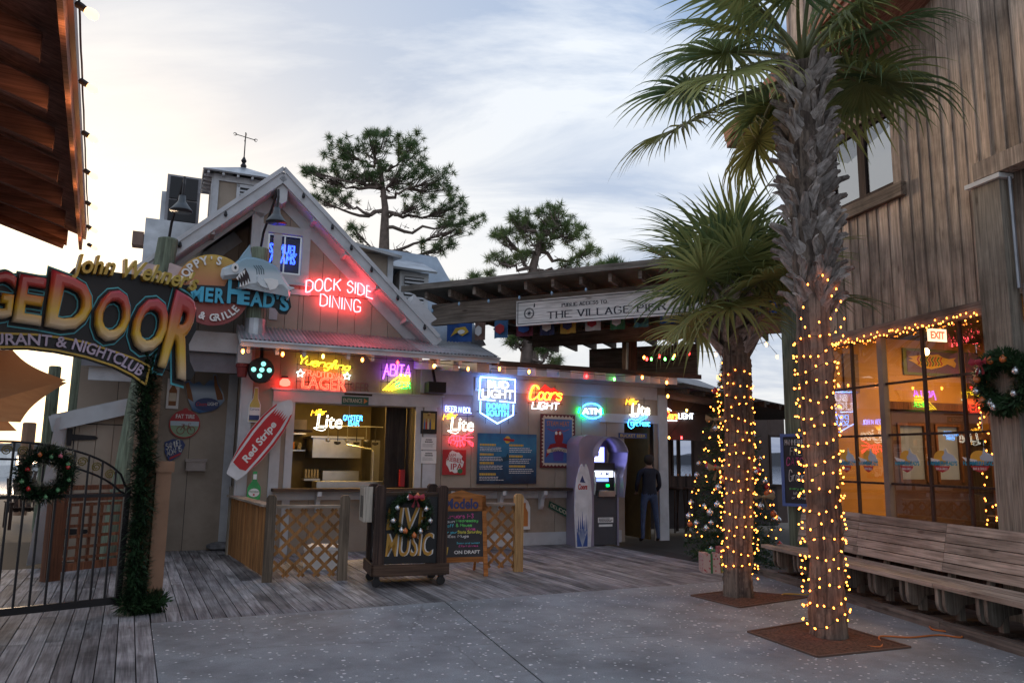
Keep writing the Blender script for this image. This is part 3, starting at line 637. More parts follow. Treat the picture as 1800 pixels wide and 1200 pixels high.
for r in ops:
    f = MB(); f.box(r[0]-.06, bw0-.03, r[1]-.06, r[0], bw0, r[3]+.06); f.box(r[2], bw0-.03, r[1]-.06, r[2]+.06, bw0, r[3]+.06); f.box(r[0], bw0-.03, r[3], r[2], bw0, r[3]+.06); f.box(r[0], bw0-.03, r[1]-.06, r[2], bw0, r[1])
    fo = f.build('window', M_DKWOOD, bar); MB().box(r[0], bw0+.01, r[1], r[2], bw0+.018, r[3]).build('pane', M_GLASS, fo)
a = F.rect(1195, 665, 1262, 690, .6)
MB().plate([(a[0], .3, a[1]), (a[2]+.5, .3, a[1]-.1), (a[2]+.5, 2.0, a[3]+.15), (a[0], 2.0, a[3]+.25)], .03).build('skirt_roof', M_GALVD, bar)

# ================================================================ PAVILION
pav = thing('pavilion', 'open timber pavilion roof spanning the walkway to the pier', 'pavilion', V, (3, 0, 0))
VZ0, VZ1 = V.px(832, 566)[1], V.px(832, 512)[1]      # underside and top of the front beam
VU1 = V.px(1402, 480)[0]
MB().box(.0, 0, VZ0, VU1, .12, VZ0+.42).build('front_beam', M_BEAMX, pav)
for i in range(13):
    u = .15+i*.54; MB().add([(u-.03, -.45, VZ0+.58), (u+.03, -.45, VZ0+.58), (u+.03, 6, VZ0+.42), (u-.03, 6, VZ0+.42), (u-.03, -.45, VZ0+.44), (u+.03, -.45, VZ0+.44), (u+.03, 6, VZ0+.22), (u-.03, 6, VZ0+.22)],
        [(0, 1, 2, 3), (7, 6, 5, 4), (0, 4, 5, 1), (1, 5, 6, 2), (2, 6, 7, 3), (3, 7, 4, 0)]).build('rafter', M_BEAMX, pav)
MB().plate([(-.35, -.55, VZ0+.7), (VU1+.3, -.55, VZ0+.7), (VU1+.3, 6.2, VZ0+.5), (-.35, 6.2, VZ0+.5)], .05).build('roof', mat('pavilion_roof_metal', (.2, .2, .17), .6, .3, 4, dirt=.3), pav)
MB().box(-.35, -.58, VZ0+.6, VU1+.3, -.55, VZ0+.715).build('fascia', wood('fascia_wood', (.26, .23, .2), (.13, .11, .09), 0), pav)
for i in range(9): MB().box(-.2, .5+i*.62, VZ0+.46-i*.018, VU1, .58+i*.62, VZ0+.5-i*.018).build('purlin', M_BEAMX, pav)
MB().box(1.2, 5.6, VZ0-.55, V.px(1225, 630, 5.6)[0], 5.7, VZ0+.2).build('back_beam', M_BEAMX, pav)
MB().box(.9, 2.8, VZ0-.1, VU1, 2.9, VZ0+.2).build('cross_beam', M_BEAMX, pav)
po = thing('pavilion_post', 'tall green treated timber post at the near corner of the pavilion', 'post', V, (VU1-.15, .18, 0))
MB().box(VU1-.3, .13, 0, VU1-.02, .41, VZ0+.4).build('post', M_GREENP, po)
a = F.px(1108, 640, 1.6)
po2 = thing('pavilion_post', 'brown timber post rising from the low roof to the pavilion rafters', 'post', F, (a[0], 1.6, 3.6))
MB().box(a[0]-.13, 1.5, 3.6, a[0]+.13, 1.76, 4.6).build('post', M_REDW, po2)
MB().tube([(a[0]-.2, 1.45, 3.6), (a[0]-.17, 1.45, 4.4)], .025, 6).build('conduit', M_WHITE, po2)
# pier sign on the beam
sg = thing('pier_sign', 'long white board sign with compass rose reading PUBLIC ACCESS TO THE VILLAGE PIER', 'sign', V, (3.2, -.08, VZ0))
su0, sv0 = V.px(907, 578, -.08); sv1 = V.px(907, 533, -.08)[1]; su1 = V.px(1160, 555, -.08)[0]+.9
sv0, sv1 = VZ0-.16, VZ0+.32
MB().box(su0, -.08, sv0, su1, -.04, sv1).build('board', wood('white_sign_board', (.8, .79, .77), (.68, .67, .65), 0, stain=.1, rand=0), sg)
f = MB(); t = .012; i_ = .03
for q in ((su0+i_, sv0+i_, su1-i_, sv0+i_+t), (su0+i_, sv1-i_-t, su1-i_, sv1-i_), (su0+i_, sv0+i_+t, su0+i_+t, sv1-i_-t), (su1-i_-t, sv0+i_+t, su1-i_, sv1-i_-t)): f.box(q[0], -.084, q[1], q[2], -.0801, q[3])
f.build('border', M_BLACK, sg)

# ================================================================ TALL PLANK BUILDING ON THE RIGHT
rb = thing('plank_building', 'tall weathered plank building with a wide multi pane window', 'building', RW, (2, 0, 0))
ZB = 3.32; CU = 3.05                              # bottom of planks, left edge of the big post
wu0, wz0b = RW.px(1478, 385)[0], 4.5
uw0, _, uw1, _ = RW.rect(1478, 200, 1588, 340)
zs = RW.px(1584, 322)[1]; ops = [(-.15, zs, uw1-.14, RW.px(1584, 178)[1])]; zt_w = ops[0][3]
rnd = random.Random(5); u = -.3; pwid = .2
while u < 7.6:
    w_ = rnd.choice((.17, .19, .21)); z0 = ZB+.16 if u < CU+.5 else 4.9; top = 12.4
    lap = rnd.uniform(0, .008)
    spans = [(z0, top)]
    if u+w_ > ops[0][0] and u < ops[0][2]: spans = [(z0, ops[0][1]-.0), (ops[0][3], top)]
    for a, b in spans:
        MB().add([(u, -.012-lap, a), (u+w_-.006, -.03-lap, a), (u+w_-.006, 0, a), (u, 0, a), (u, -.012-lap, b), (u+w_-.006, -.03-lap, b), (u+w_-.006, 0, b), (u, 0, b)],
            [(0, 3, 2, 1), (4, 5, 6, 7), (0, 1, 5, 4), (1, 2, 6, 5), (2, 3, 7, 6), (3, 0, 4, 7)]).build('plank', M_WALLW, rb)
    u += w_
MB().box(-.3, .001, ZB+.16, -.15, .1, 12.4).build('wall', M_DARK, rb)
MB().box(-.15, .001, ZB+.16, uw1-.14, .1, zs).build('wall', M_DARK, rb)
MB().box(-.15, .001, zt_w, uw1-.14, .1, 12.4).build('wall', M_DARK, rb)
MB().box(uw1-.14, .001, ZB+.16, 7.6, .1, 12.4).build('wall', M_DARK, rb)
MB().box(-.35, -.04, ZB+.14, -.3, .1, 12.4).build('corner_board', M_WALLW, rb)
# upper window
f = MB(); a, b, c, d = ops[0]; fw = .14
f.box(a-.05, -.06, d, c+.14, .0, d+.16); f.box(c, -.06, b, c+.14, .0, d); f.box(a-.05, -.06, b, a, .0, d)
wo = f.build('window', M_WALLW, rb)
MB().box(a-.1, -.11, b-.2, c+.18, .0, b-.02).build('sill', wood('sill_wood', (.3, .23, .18), (.16, .12, .09), 0), wo)
n_ = 3
for i in range(n_):
    x0 = a+(c-a)*i/n_; x1 = a+(c-a)*(i+1)/n_; s = MB(); t = .07
    s.box(x0, .0, b-.02, x0+t, .07, d); s.box(x1-t, .0, b-.02, x1, .07, d); s.box(x0+t, .0, b-.02, x1-t, .07, b+t); s.box(x0+t, .0, d-t, x1-t, .07, d); s.build('sash', M_DKWOOD, wo)
    MB().box(x0+t, .03, b+t, x1-t, .038, d-t).build('pane', glassmat('window_glass_upper', .06, (.5, .5, .5)) if i == 0 else bpy.data.materials['window_glass_upper'], wo)
# roof overhang seen behind the palm crown: sloping eave, orange light painted into edge colour
ue = -1.55
rk = [RW.px(x, y, -1.1) for x, y in ((1277, 244), (1470, 12), (1520, -50))]
MB().add([(rk[0][0], -1.1, rk[0][1]), (rk[2][0], -1.1, rk[2][1]), (rk[2][0], .3, rk[2][1]+.1), (rk[0][0], .3, rk[0][1]+.1), (rk[0][0], -1.1, rk[0][1]-.16), (rk[2][0], -1.1, rk[2][1]-.16), (rk[2][0], .3, rk[2][1]-.06), (rk[0][0], .3, rk[0][1]-.06)],
    [(0, 1, 2, 3), (7, 6, 5, 4), (0, 4, 5, 1), (1, 5, 6, 2), (2, 6, 7, 3), (3, 7, 4, 0)]).build('roof_overhang', M_EAVE, rb)
MB().beam((rk[0][0], -1.12, rk[0][1]+.03), (rk[2][0], -1.12, rk[2][1]+.03), .04, .2).build('barge_board', mat('fascia_painted_glow', (.34, .13, .07), .7), rb)
# lower front: header beam, mullions, panes
MB().box(-.35, -.07, ZB, CU-.0, .05, ZB+.17).build('header_beam', wood('header_wood', (.34, .29, .25), (.19, .16, .14), 0), rb)
MB().box(-.35, -.06, 0, CU, .1, .93).build('knee_wall', M_DKWOOD, rb)
mu = [RW.px(x, y)[0] for x, y in ((1505, 760), (1559, 760), (1632, 760), (1700, 760))]
hz = [RW.px(1572, y)[1] for y in (673, 764, 850)]
GZ0, GZ1 = .93, ZB
MB().box(mu[1]-.045, -.05, GZ0, mu[1]+.045, .03, GZ1).build('mullion', mat('grey_mullion', (.22, .18, .15), .6), rb)
bars = [mu[0], mu[2], mu[3]]
for x in bars: MB().box(x-.016, -.02, GZ0, x+.016, .02, GZ1).build('muntin', M_DKWOOD, rb)
xs = [-.3, mu[0], mu[1], mu[2], mu[3], CU]
zz = [GZ0]+sorted(hz)+[GZ1]
for z in sorted(hz): MB().box(-.3, -.018, z-.014, CU, .018, z+.014).build('muntin', M_DKWOOD, rb)
M_GLR = glassmat('shopfront_glass', .1, (.95, .95, .95))
for i in range(len(xs)-1):
    for j in range(len(zz)-1): MB().box(xs[i], .0, zz[j], xs[i+1], .006, zz[j+1]).build('pane', M_GLR, rb)
# big post with a metal cap
bp = thing('porch_post', 'massive weathered square post with white metal cap beside the wide window', 'post', RW, (CU+.3, -.2, 0))
pz = RW.px(1720, 328, -.17)[1]
PU = RW.px(1742, 760, -.17)[0]; MB().box(PU, -.17, 0, PU+.36, -.0, pz).build('post', wood('big_post_wood', (.37, .315, .25), (.23, .19, .15), 2, stain=.4, rand=0), bp)
MB().box(PU-.05, -.22, pz, PU+.41, -.0, pz+.05).build('cap', M_WHITE, bp)
piece('corbel', M_WALLW, rb, (CU+1.25, -.12, pz+.16), (2.2, .2, .2))
MB().box(CU+.5, -.06, ZB-.1, 7.6, .05, ZB+.25).build('header_beam', MATS['header_wood'], rb)
MB().box(CU+.5, .0, .0, 7.6, .1, ZB).build('wall', M_DKWOOD, rb)
MB().tube([(PU+.43, -.1, ZB+.2), (PU+.43, -.1, pz)], .02, 6).build('conduit', M_GALV, rb)
# interior: ochre wall with picture, floor, counter, dark ceiling beams
M_OCH = mat('ochre_wall_boards', (.5, .25, .05), .6, .1, 3)
IW = 3.2
boards(rb, RW, -.25, 5.5, 0, 3.7, w=IW, m=M_OCH, bw=.3, name='inner_board')
IE = Frame(RW.o+RW.u*-.25, 14.5); MB().box(-.3, .15, 0, -.25, IE.px(1562, 790)[0], 3.7).build('inner_wall', M_OCH, rb); MB().box(-.3, IE.px(1562, 790)[0], 2.55, -.25, IW, 3.7).build('inner_wall', M_OCH, rb)
M_DKW = mat('dark_red_inner_wall', (.07, .035, .03), .6)
fz = leafmat('frosted_daylight_pane', (.7, .72, .7), (.6, .62, .6), .8)
IE = Frame(RW.o+RW.u*-.25, 14.5); pa_ = [IE.px(x, 790)[0] for x in (1562, 1582, 1625, 1648, 1686)]+[IW]
for i_w in range(5):
    if i_w % 2 == 0: MB().box(-.3, pa_[i_w], 0, -.25, pa_[i_w+1], 2.55).build('inner_wall', M_DKW, rb)
    else:
        MB().box(-.3, pa_[i_w], 0, -.25, pa_[i_w+1], 1.42).build('inner_wall', M_DKW, rb); MB().box(-.3, pa_[i_w], 2.25, -.25, pa_[i_w+1], 2.55).build('inner_wall', M_DKW, rb)
        wf = MB().box(-.255, pa_[i_w]-.04, 1.38, -.22, pa_[i_w], 2.29).box(-.255, pa_[i_w+1], 1.38, -.22, pa_[i_w+1]+.04, 2.29).box(-.255, pa_[i_w], 2.25, -.22, pa_[i_w+1], 2.29).build('inner_window', M_REDW, rb)
        MB().box(-.285, pa_[i_w], 1.42, -.275, pa_[i_w+1], 2.25).build('pane', fz, wf)
MB().box(-.25, pa_[0], 2.5, -.17, IW, 2.62).build('inner_rail', M_REDW, rb)
MB().box(5.5, .15, 0, 5.55, IW, 3.7).build('inner_wall', M_DKWOOD, rb)
MB().box(-.3, .12, 3.62, 5.55, IW+.1, 3.7).build('inner_ceiling', M_DKWOOD, rb)
MB().box(-.3, .12, .001, 5.55, IW+.1, .02).build('inner_floor', M_DKWOODX, rb)
MB().box(-.2, IW-.35, 0, 4.2, IW-.01, 1.95).build('inner_cabinet', M_DKWOOD, rb)
MB().box(-.25, IW-.03, .0, 5.4, IW-.003, .95).build('wainscot', M_REDW, rb)
for z in (2.05,): MB().box(-.4, IW-.4, z, 4.4, IW-.02, z+.12).build('inner_shelf', M_REDW, rb)
for x in (.35, 1.7, 3.1): MB().box(x, IW-.5, .0, x+.14, IW-.36, 3.6).build('inner_post', M_REDW, rb)

# ================================================================ LEFT: EAVE, SHED, SAILS, POLES
ev = thing('wooden_eave', 'dark red brown roof overhang with exposed rafters hung with glowing bulbs', 'roof', L, (0, 2, 4))
EZ = 4.0; sl = .32; WE = 5.45
def ez(u): return EZ-u*sl            # roof rises away to the left (negative u)
MB().add([(0, -3, EZ+.14), (0, WE+.15, EZ+.14), (-4, WE+.15, EZ+.14+4*sl), (-4, -3, EZ+.14+4*sl), (0, -3, EZ+.2), (0, WE+.15, EZ+.2), (-4, WE+.15, EZ+.2+4*sl), (-4, -3, EZ+.2+4*sl)],
    [(0, 1, 2, 3), (7, 6, 5, 4), (0, 4, 5, 1), (1, 5, 6, 2), (2, 6, 7, 3), (3, 7, 4, 0)]).build('roof_deck', M_EAVE, ev)
MB().box(.0, -3, EZ-.04, .03, WE+.1, EZ+.2).build('fascia', M_EAVE, ev)
MB().box(.03, -3, EZ+.1, .06, WE+.15, EZ+.22).build('drip_edge', mat('dark_red_metal', (.12, .05, .06), .5), ev)
for i in range(11):
    w = -2.4+i*.78; MB().add([(-.12, w, EZ+.14-.0), (-.12, w+.07, EZ+.14), (-4, w+.07, EZ+.14+4*sl), (-4, w, EZ+.14+4*sl), (-.12, w, EZ-.03), (-.12, w+.07, EZ-.03), (-4, w+.07, EZ-.09+4*sl), (-4, w, EZ-.09+4*sl)],
        [(3, 2, 1, 0), (4, 5, 6, 7), (1, 5, 4, 0), (2, 6, 5, 1), (3, 7, 6, 2), (0, 4, 7, 3)]).build('rafter', M_EAVE, ev)
MB().box(-4.0, -3, 2.0, -3.8, WE, 5.2).build('wall', M_REDW, ev)
MB().box(-1.35, -3, EZ-.05, -1.2, WE-.2, EZ+.32).build('header', M_EAVE, ev)
MB().plate([(-.15, WE-.1, EZ-.1), (-2.4, WE-.1, EZ-.1+2.2*sl), (-2.4, WE+.12, EZ+.1+2.2*sl), (-.15, WE+.12, EZ+.12)], .05).build('end_board', M_EAVE, ev)
# bulbs along the fascia
M_WBULB = emit('warm_bulb_glow', (1, .5, .2), 1.5); M_SOCK = mat('bulb_socket', (.02, .015, .015), .6)
eb = thing('festoon_lights', 'row of round clear bulbs glowing along the dark overhang, upper left', 'string lights', L, (.1, 2, EZ))
MB().tube([(.085, -2.8+k*.2, EZ+.12+.012*math.sin(k*1.7)) for k in range(41)], .006, 4).build('wire', M_SOCK, eb)
bm_s = MB().lathe((0, 0, 0), [(.004, -.062), (.022, -.052), (.03, -.03), (.026, -.006), (.016, .016)], 12).mesh('bulb', M_WBULB, smooth=True)
bm_k = MB().lathe((0, 0, 0), [(.019, .012), (.022, .03), (.022, .06), (.01, .07)], 8).mesh('socket', M_SOCK)
rotb = (R(0), R(-62), 0)
for (x, y) in ((122, 12), (127, 146), (136, 237), (143, 304), (144, 359), (141, 400), (138, 431)):
    d = ray(x, y); P = None
    # intersect with the vertical plane u = .12 of the eave frame
    P = EYE+d*((EZ+.08-EYE.z)/d.z); lp = L.loc(P)
    pl_ = bpy.data.lights.new('bulb_light', 'POINT'); pl_.energy = .8; pl_.color = (1, .5, .2); pl_.shadow_soft_size = .04; po_ = bpy.data.objects.new('bulb_light', pl_); COL.objects.link(po_); po_.matrix_world = L.M @ Matrix.Translation((.1, lp.y, EZ-.12))
    link('bulb', bm_s, eb, (.13, lp.y, EZ+.08), rotb); link('socket', bm_k, eb, (.13, lp.y, EZ+.08), rotb)
# second small overhang further along
e2 = thing('wooden_eave', 'smaller dark overhang corner lower down at the frame edge behind the big sign', 'roof', L, (-1.6, 9, 3.6))
MB().plate([(-1.15, 8.0, 3.55), (-1.1, 11.5, 3.55), (-3.6, 11.5, 4.5), (-3.6, 8.0, 4.5)], .2).build('roof_deck', M_EAVE, e2)
for i in range(5): MB().beam((-1.2, 8.2+i*.7, 3.42), (-3.4, 8.2+i*.7, 4.25), .08, .16).build('rafter', M_EAVE, e2)
eb2 = thing('festoon_lights', 'few dim bulbs on the small overhang corner behind the big sign', 'string lights', L, (-1.1, 9, 3.5))
for i in range(6): link('bulb', bm_s, eb2, (-1.02, 8.1+i*.55, 3.5), rotb)
# tool shed with sloping top
shf = Frame((F.o+F.u*-9.0+F.w*.2), 24)
su = [F.px(x, y, .0)[0] for x, y in ((104, 800), (258, 800))]
za, zb_ = F.px(95, 715, -.05)[1], F.px(240, 684, -.05)[1]
shed = thing('storage_shed', 'low taupe lean-to shed with a hinged door and white sloping edge', 'shed', F, (su[0], .2, 0))
s_ = (zb_-za)/(F.px(240, 684)[0]-F.px(95, 715)[0]); top = lambda u: za-.12+s_*(u-su[0])
boards(shed, F, su[0], su[1], 0, top, w=0, bw=.24)
MB().box(su[0]-.0, .03, 0, su[0]+.03, .95, top(su[0])).build('side_wall', M_REDW, shed)
MB().plate([(su[0]-.15, -.12, top(su[0]-.15)+.04), (su[1]+.05, -.12, top(su[1])+.05), (su[1]+.05, .98, top(su[1])+.05), (su[0]-.15, .98, top(su[0]-.15)+.04)], .05).build('roof', M_GALV, shed)
trim(shed, ((su[0]-.15, top(su[0]-.15)-.1), (su[1]+.05, top(su[1]+.05)-.1)), .24, -.13, -.09, name='fascia')
dr = F.rect(121, 745, 255, 960); M_GAP = M_BLACK
f = MB(); f.box(dr[0], -.006, .1, dr[0]+.015, -.001, dr[3]); f.box(dr[0], -.006, dr[3]-.015, dr[2], -.001, dr[3]); f.build('door_gap', M_GAP, shed)
for z in (dr[3]-.22, .45):
    h = MB().box(dr[0]-.09, -.03, z-.13, dr[0]-.02, -.007, z+.13).build('hinge', M_IRON, shed)
    MB().prism([(dr[0]-.02, z-.05), (dr[0]+.3, z-.03), (dr[0]+.34, z), (dr[0]+.3, z+.03), (dr[0]-.02, z+.05)], -.022, -.007).build('strap', M_IRON, h)
# leaning white panel and far poles, sails
M_SAIL = leafmat('rust_sail_cloth', (.38, .15, .06), (.46, .2, .08), .45)
def sail(name, label, pts, w=None, sag=.5):
    """Cloth through four 3-D corners with curved edges."""
    n = 14; P = [Vector(p) for p in pts]; g = []; c = sum(P, Vector())/4
    for i in range(n+1):
        for j in range(n+1):
            s, t = i/n, j/n; q = (P[0]*(1-s)+P[1]*s)*(1-t)+(P[3]*(1-s)+P[2]*s)*t
            e = (4*s*(1-s)*(1-4*t*(1-t))+4*t*(1-t)*(1-4*s*(1-s)))*.5*sag*.55
            q = q.lerp(c, min(e, .4)); q.z -= 16*s*(1-s)*t*(1-t)*.15; g.append(q)
    fs = [(i*(n+1)+j, (i+1)*(n+1)+j, (i+1)*(n+1)+j+1, i*(n+1)+j+1) for i in range(n) for j in range(n)]
    mb = MB().add([q-c for q in g], fs)
    o = bpy.data.objects.new(name, mb.mesh(name, M_SAIL, smooth=True)); COL.objects.link(o); o.location = c; tag(o, label, 'shade sail'); return o
def at(px, py, dist):
    d = ray(px, py); return EYE+d*(dist/d.y)
sail('shade_sail', 'large rust brown shade sail stretched from a pole beside the shed', [at(-260, 560, 12), at(20, 612, 12.2), at(117, 668, 13.5), at(-160, 760, 17)], sag=.35)
sail('shade_sail', 'second tan shade sail hanging lower behind the first', [at(-200, 600, 16), at(118, 672, 15), at(36, 742, 19), at(-150, 745, 20)], sag=.3)
sail('shade_sail', 'small dark red shade sail tip far behind over the water', [at(-120, 690, 24), at(-20, 700, 24), at(30, 757, 25), at(-100, 760, 26)], sag=.1)
def pole(px, ytop, ybase, r, label, m=M_DKWOOD, name='sail_pole', cat='pole'):
    g0 = W0.gnd(px, ybase); x, y = g0[0], g0[1]; d = ray(px, ytop); z = EYE.z+d.z/d.y*y
    mb = MB().lathe((x, y, 0), [(r, 0), (r, z-.02), (r*.8, z)], 10); return mb.top(name, m, W0, (x, y, 0), label, cat, smooth=False)
pole(67, 643, 935, .12, 'taller square-topped wooden pole holding the rust shade sail', M_GREENP)
pole(35, 742, 905, .16, 'shorter thick wooden post holding the sail, close to the frame edge', M_BROWNP)
# white leaning board left of the shed
a = F.rect(78, 735, 100, 850, -.1)
pn = MB().add([(a[0]-.05, -.35, 0), (a[2]-.05, -.05, 0), (a[2]+.12, -.0, a[3]+.1), (a[0]+.12, -.2, a[3]+.0), (a[0]-.05, -.3, 0), (a[2]-.05, 0, 0), (a[2]+.12, .05, a[3]+.1), (a[0]+.12, -.15, a[3])],
    [(0, 1, 2, 3), (7, 6, 5, 4), (0, 4, 5, 1), (1, 5, 6, 2), (2, 6, 7, 3), (3, 7, 4, 0)])
pn.top('leaning_board', M_TRIM, F, (a[0], -.2, 0), 'pale grey board standing at the left end of the shed', 'board')
# sloped chairs beyond the gate
def adir(x, y, rz, label):
    t = thing('slatted_chair', label, 'chair', W0, (x, y, 0), group=None, rz=rz); m = M_DKWOOD
    for i in range(6): MB().beam((-.3+i*.12, -.25, .35), (-.3+i*.12, .35, 1.05), .09, .02).build('back_slat', m, t)
    for i in range(5): MB().beam((-.3, -.3+i*-.1, .38+i*.02), (.3, -.3+i*-.1, .38+i*.02), .08, .02).build('seat_slat', m, t)
    for sx in (-.33, .33):
        for sy in (-.65, .1): MB().beam((sx, sy, 0), (sx, sy, .55), .06, .06).build('leg', m, t)
        MB().beam((sx, -.7, .56), (sx, .15, .56), .1, .03).build('armrest', m, t)
g = W0.gnd(8, 930); adir(g[0], g[1]+.6, R(40), 'slatted wooden deck chair nearer the iron gate, at the frame edge')
g = W0.gnd(22, 893); adir(g[0]-.2, g[1]+1.5, R(20), 'slatted wooden deck chair farther off toward the water')
# moored boat on the bay
bo = thing('moored_boat', 'small white boat moored far out on the bay', 'boat', W0, (at(12, 785, 90).x, 90, -1.2))
MB().add([(x*4+AT[bo.name].x, y*1.4+90, -1.3+z) for x, y, z in ((-1, -1, 0), (.6, -1, 0), (1.1, 0, .1), (.6, 1, 0), (-1, 1, 0), (-1, -1.1, 1.3), (.7, -1.1, 1.5), (1.3, 0, 1.8), (.7, 1.1, 1.5), (-1, 1.1, 1.3))], [(4, 3, 2, 1, 0), (5, 6, 7, 8, 9), (0, 1, 6, 5), (1, 2, 7, 6), (2, 3, 8, 7), (3, 4, 9, 8), (4, 0, 5, 9)]).build('hull', M_WHITE, bo)
MB().cbox((AT[bo.name].x-.8, 90, .9), (3, 1.8, 1.6)).build('cabin', M_WHITE, bo)
# dark lattice screen behind the gate
sc0, sc1 = W0.gnd(75, 1022), W0.gnd(232, 1002)
ang = math.degrees(math.atan2(sc1[1]-sc0[1], sc1[0]-sc0[0])); SC = Frame((sc0[0], sc0[1]), ang); scl = math.hypot(sc1[0]-sc0[0], sc1[1]-sc0[1])
scr = thing('lattice_screen', 'dark red wooden screen with square lattice behind the iron gate', 'screen', SC, (0, 0, 0)); sh = SC.px(150, 860)[1]
piece('post', M_REDW, scr, (.09, 0, sh/2), (.2, .12, sh)); piece('post', M_REDW, scr, (scl, 0, sh/2), (.12, .12, sh))
piece('rail', M_REDW, scr, (scl/2, 0, sh+.03), (scl+.3, .16, .06)); piece('rail', M_REDW, scr, (scl/2, 0, .15), (scl-.2, .08, .1)); piece('rail', M_REDW, scr, (scl/2, 0, sh-.1), (scl-.2, .08, .1))
n = int((scl-.3)/.15)
for i in range(n): piece('slat', M_REDW, scr, (.27+i*.15, .012, sh/2), (.04, .015, sh-.35))
for i in range(int((sh-.3)/.14)): piece('slat', M_REDW, scr, (scl/2+.05, -.012, .26+i*.14), (scl-.25, .015, .04))

# ================================================================ LETTERING TOOLS
GL = {'J': '~49 43 31 10 02|29 69', 'Z': '09 69 00 60'}   # single-stroke capitals: two digits per point (x 0-9, y 0-9 = cap height); ~ smooth, ! closed
for k, v in {'A': '00 39 60|13 53', 'B': '00 09 39 58 57 45 05|45 64 62 50 00', 'C': '~67 49 19 06 03 10 40 62', 'D': '00 09 39 67 62 30 00', 'E': '60 00 09 69|05 45',
        'F': '00 09 59|05 45', 'G': '~67 49 19 06 03 10 40 61|61 64 34', 'H': '00 09|60 69|05 65', 'I': '00 09', 'K': '00 09|69 04|25 60', 'L': '09 00 50', 'M': '00 09 44 89 80',
        'N': '00 09 60 69', 'O': '!~30 02 07 39 67 62', 'P': '00 09 49 58 56 45 05', 'R': '00 09 49 58 56 45 05|35 60', 'S': '~57 39 18 06 35 54 52 30 10 02', 'T': '09 69|39 30',
        'U': '09 03 10 40 53 59', 'V': '09 30 69', 'W': '09 20 46 70 99', 'Y': '09 34 69|34 30', 'X': '00 69|09 60', '&': '~60 17 29 37 03 10 40 63', "'": '09 07', '!': '09 03|01 00',
        'a': '~55 25 03 10 41 55|55 51 60', 'b': '09 00|~04 35 53 30 01', 'c': '~54 25 03 10 40 51', 'd': '~54 25 03 10 40 53|59 51 60', 'e': '~03 43 45 15 03 10 40 52', 'f': '~58 39 27 20|05 45',
        'g': '~55 25 03 11 41 55|~55 50 38 00' if 0 else '~55 25 03 11 41 55|55 51', 'h': '09 00|~04 35 54 50', 'i': '05 01 10', 'k': '09 00|45 02|12 50', 'l': '~00 08 29 27 01 10', 'm': '05 00|~04 25 34 30|~34 55 64 60',
        'n': '05 00|~04 35 54 50', 'o': '!~20 02 15 44 41', 'p': '05 00|~04 35 53 30 01', 'r': '05 00|~03 25 45', 's': '~44 25 04 42 30 01', 't': '28 21 40|05 45', 'u': '05 01 20 41 55|55 50', 'v': '05 20 45', 'w': '05 10 34 50 75', 'y': '05 20 45', 'z': '05 45 00 50',
        '1': '07 19 10', '2': '~07 29 48 03 00|00 50', '3': '~08 39 47 25|~25 53 30 01', '8': '!~25 08 29 48 25 02 20 42', '-': '04 44', '/': '00 49', '.': '00 01', ',': '01 00', '?': '~07 29 48 23|20 21', '$': '~57 39 07 35 53 20 02|39 20'}.items():
    GL[k] = v
def catmull(P, closed, n=5):
    out = []; m = len(P); rng = range(m if closed else m-1)
    for i in rng:
        g = lambda j: P[j % m] if closed else P[max(0, min(m-1, j))]
        a, b, c, d = g(i-1), g(i), g(i+1), g(i+2)
        for k in range(n):
            t = k/n; out.append(tuple(.5*((2*b[q])+(-a[q]+c[q])*t+(2*a[q]-5*b[q]+4*c[q]-d[q])*t*t+(-a[q]+3*b[q]-3*c[q]+d[q])*t**3) for q in (0, 1)))
    out.append(P[0] if closed else P[-1]); return out
def strokes(text, gap=2.2, shear=0., script=False):
    """Single-stroke polylines of a text, scaled into the unit box; returns (lines, width/height)."""
    x = 0; out = []
    for ch in text:
        if ch == ' ': x += 4; continue
        g = GL.get(ch) or GL.get(ch.upper()) or GL['-']; mx = 0; yo = 0
        for st in g.split('|'):
            cl = '!' in st; sm = '~' in st; P = [(int(c[0]), int(c[1])) for c in st.strip('!~').split()]
            mx = max(mx, max(p[0] for p in P)); Q = catmull(P, cl) if sm else (P+[P[0]] if cl else P)
            out.append([(x+p[0]+shear*p[1], p[1]) for p in Q])
        if ch in 'gy': out.append([(x+p[0]+shear*p[1], p[1]) for p in catmull([(4.6 if ch == 'y' else 5, 4), (3.8, -2), (1.5, -3.4), (0, -2)], False)])
        x += mx+(gap if not script else 1.1)
    xs = [p[0] for l in out for p in l]; ys = [p[1] for l in out for p in l]; x0, x1, y0, y1 = min(xs), max(xs), min(ys), max(ys)
    sx, sy = max(x1-x0, .1), max(y1-y0, .1)
    return [[((p[0]-x0)/sx, (p[1]-y0)/sy) for p in l] for l in out]
_tc = {}
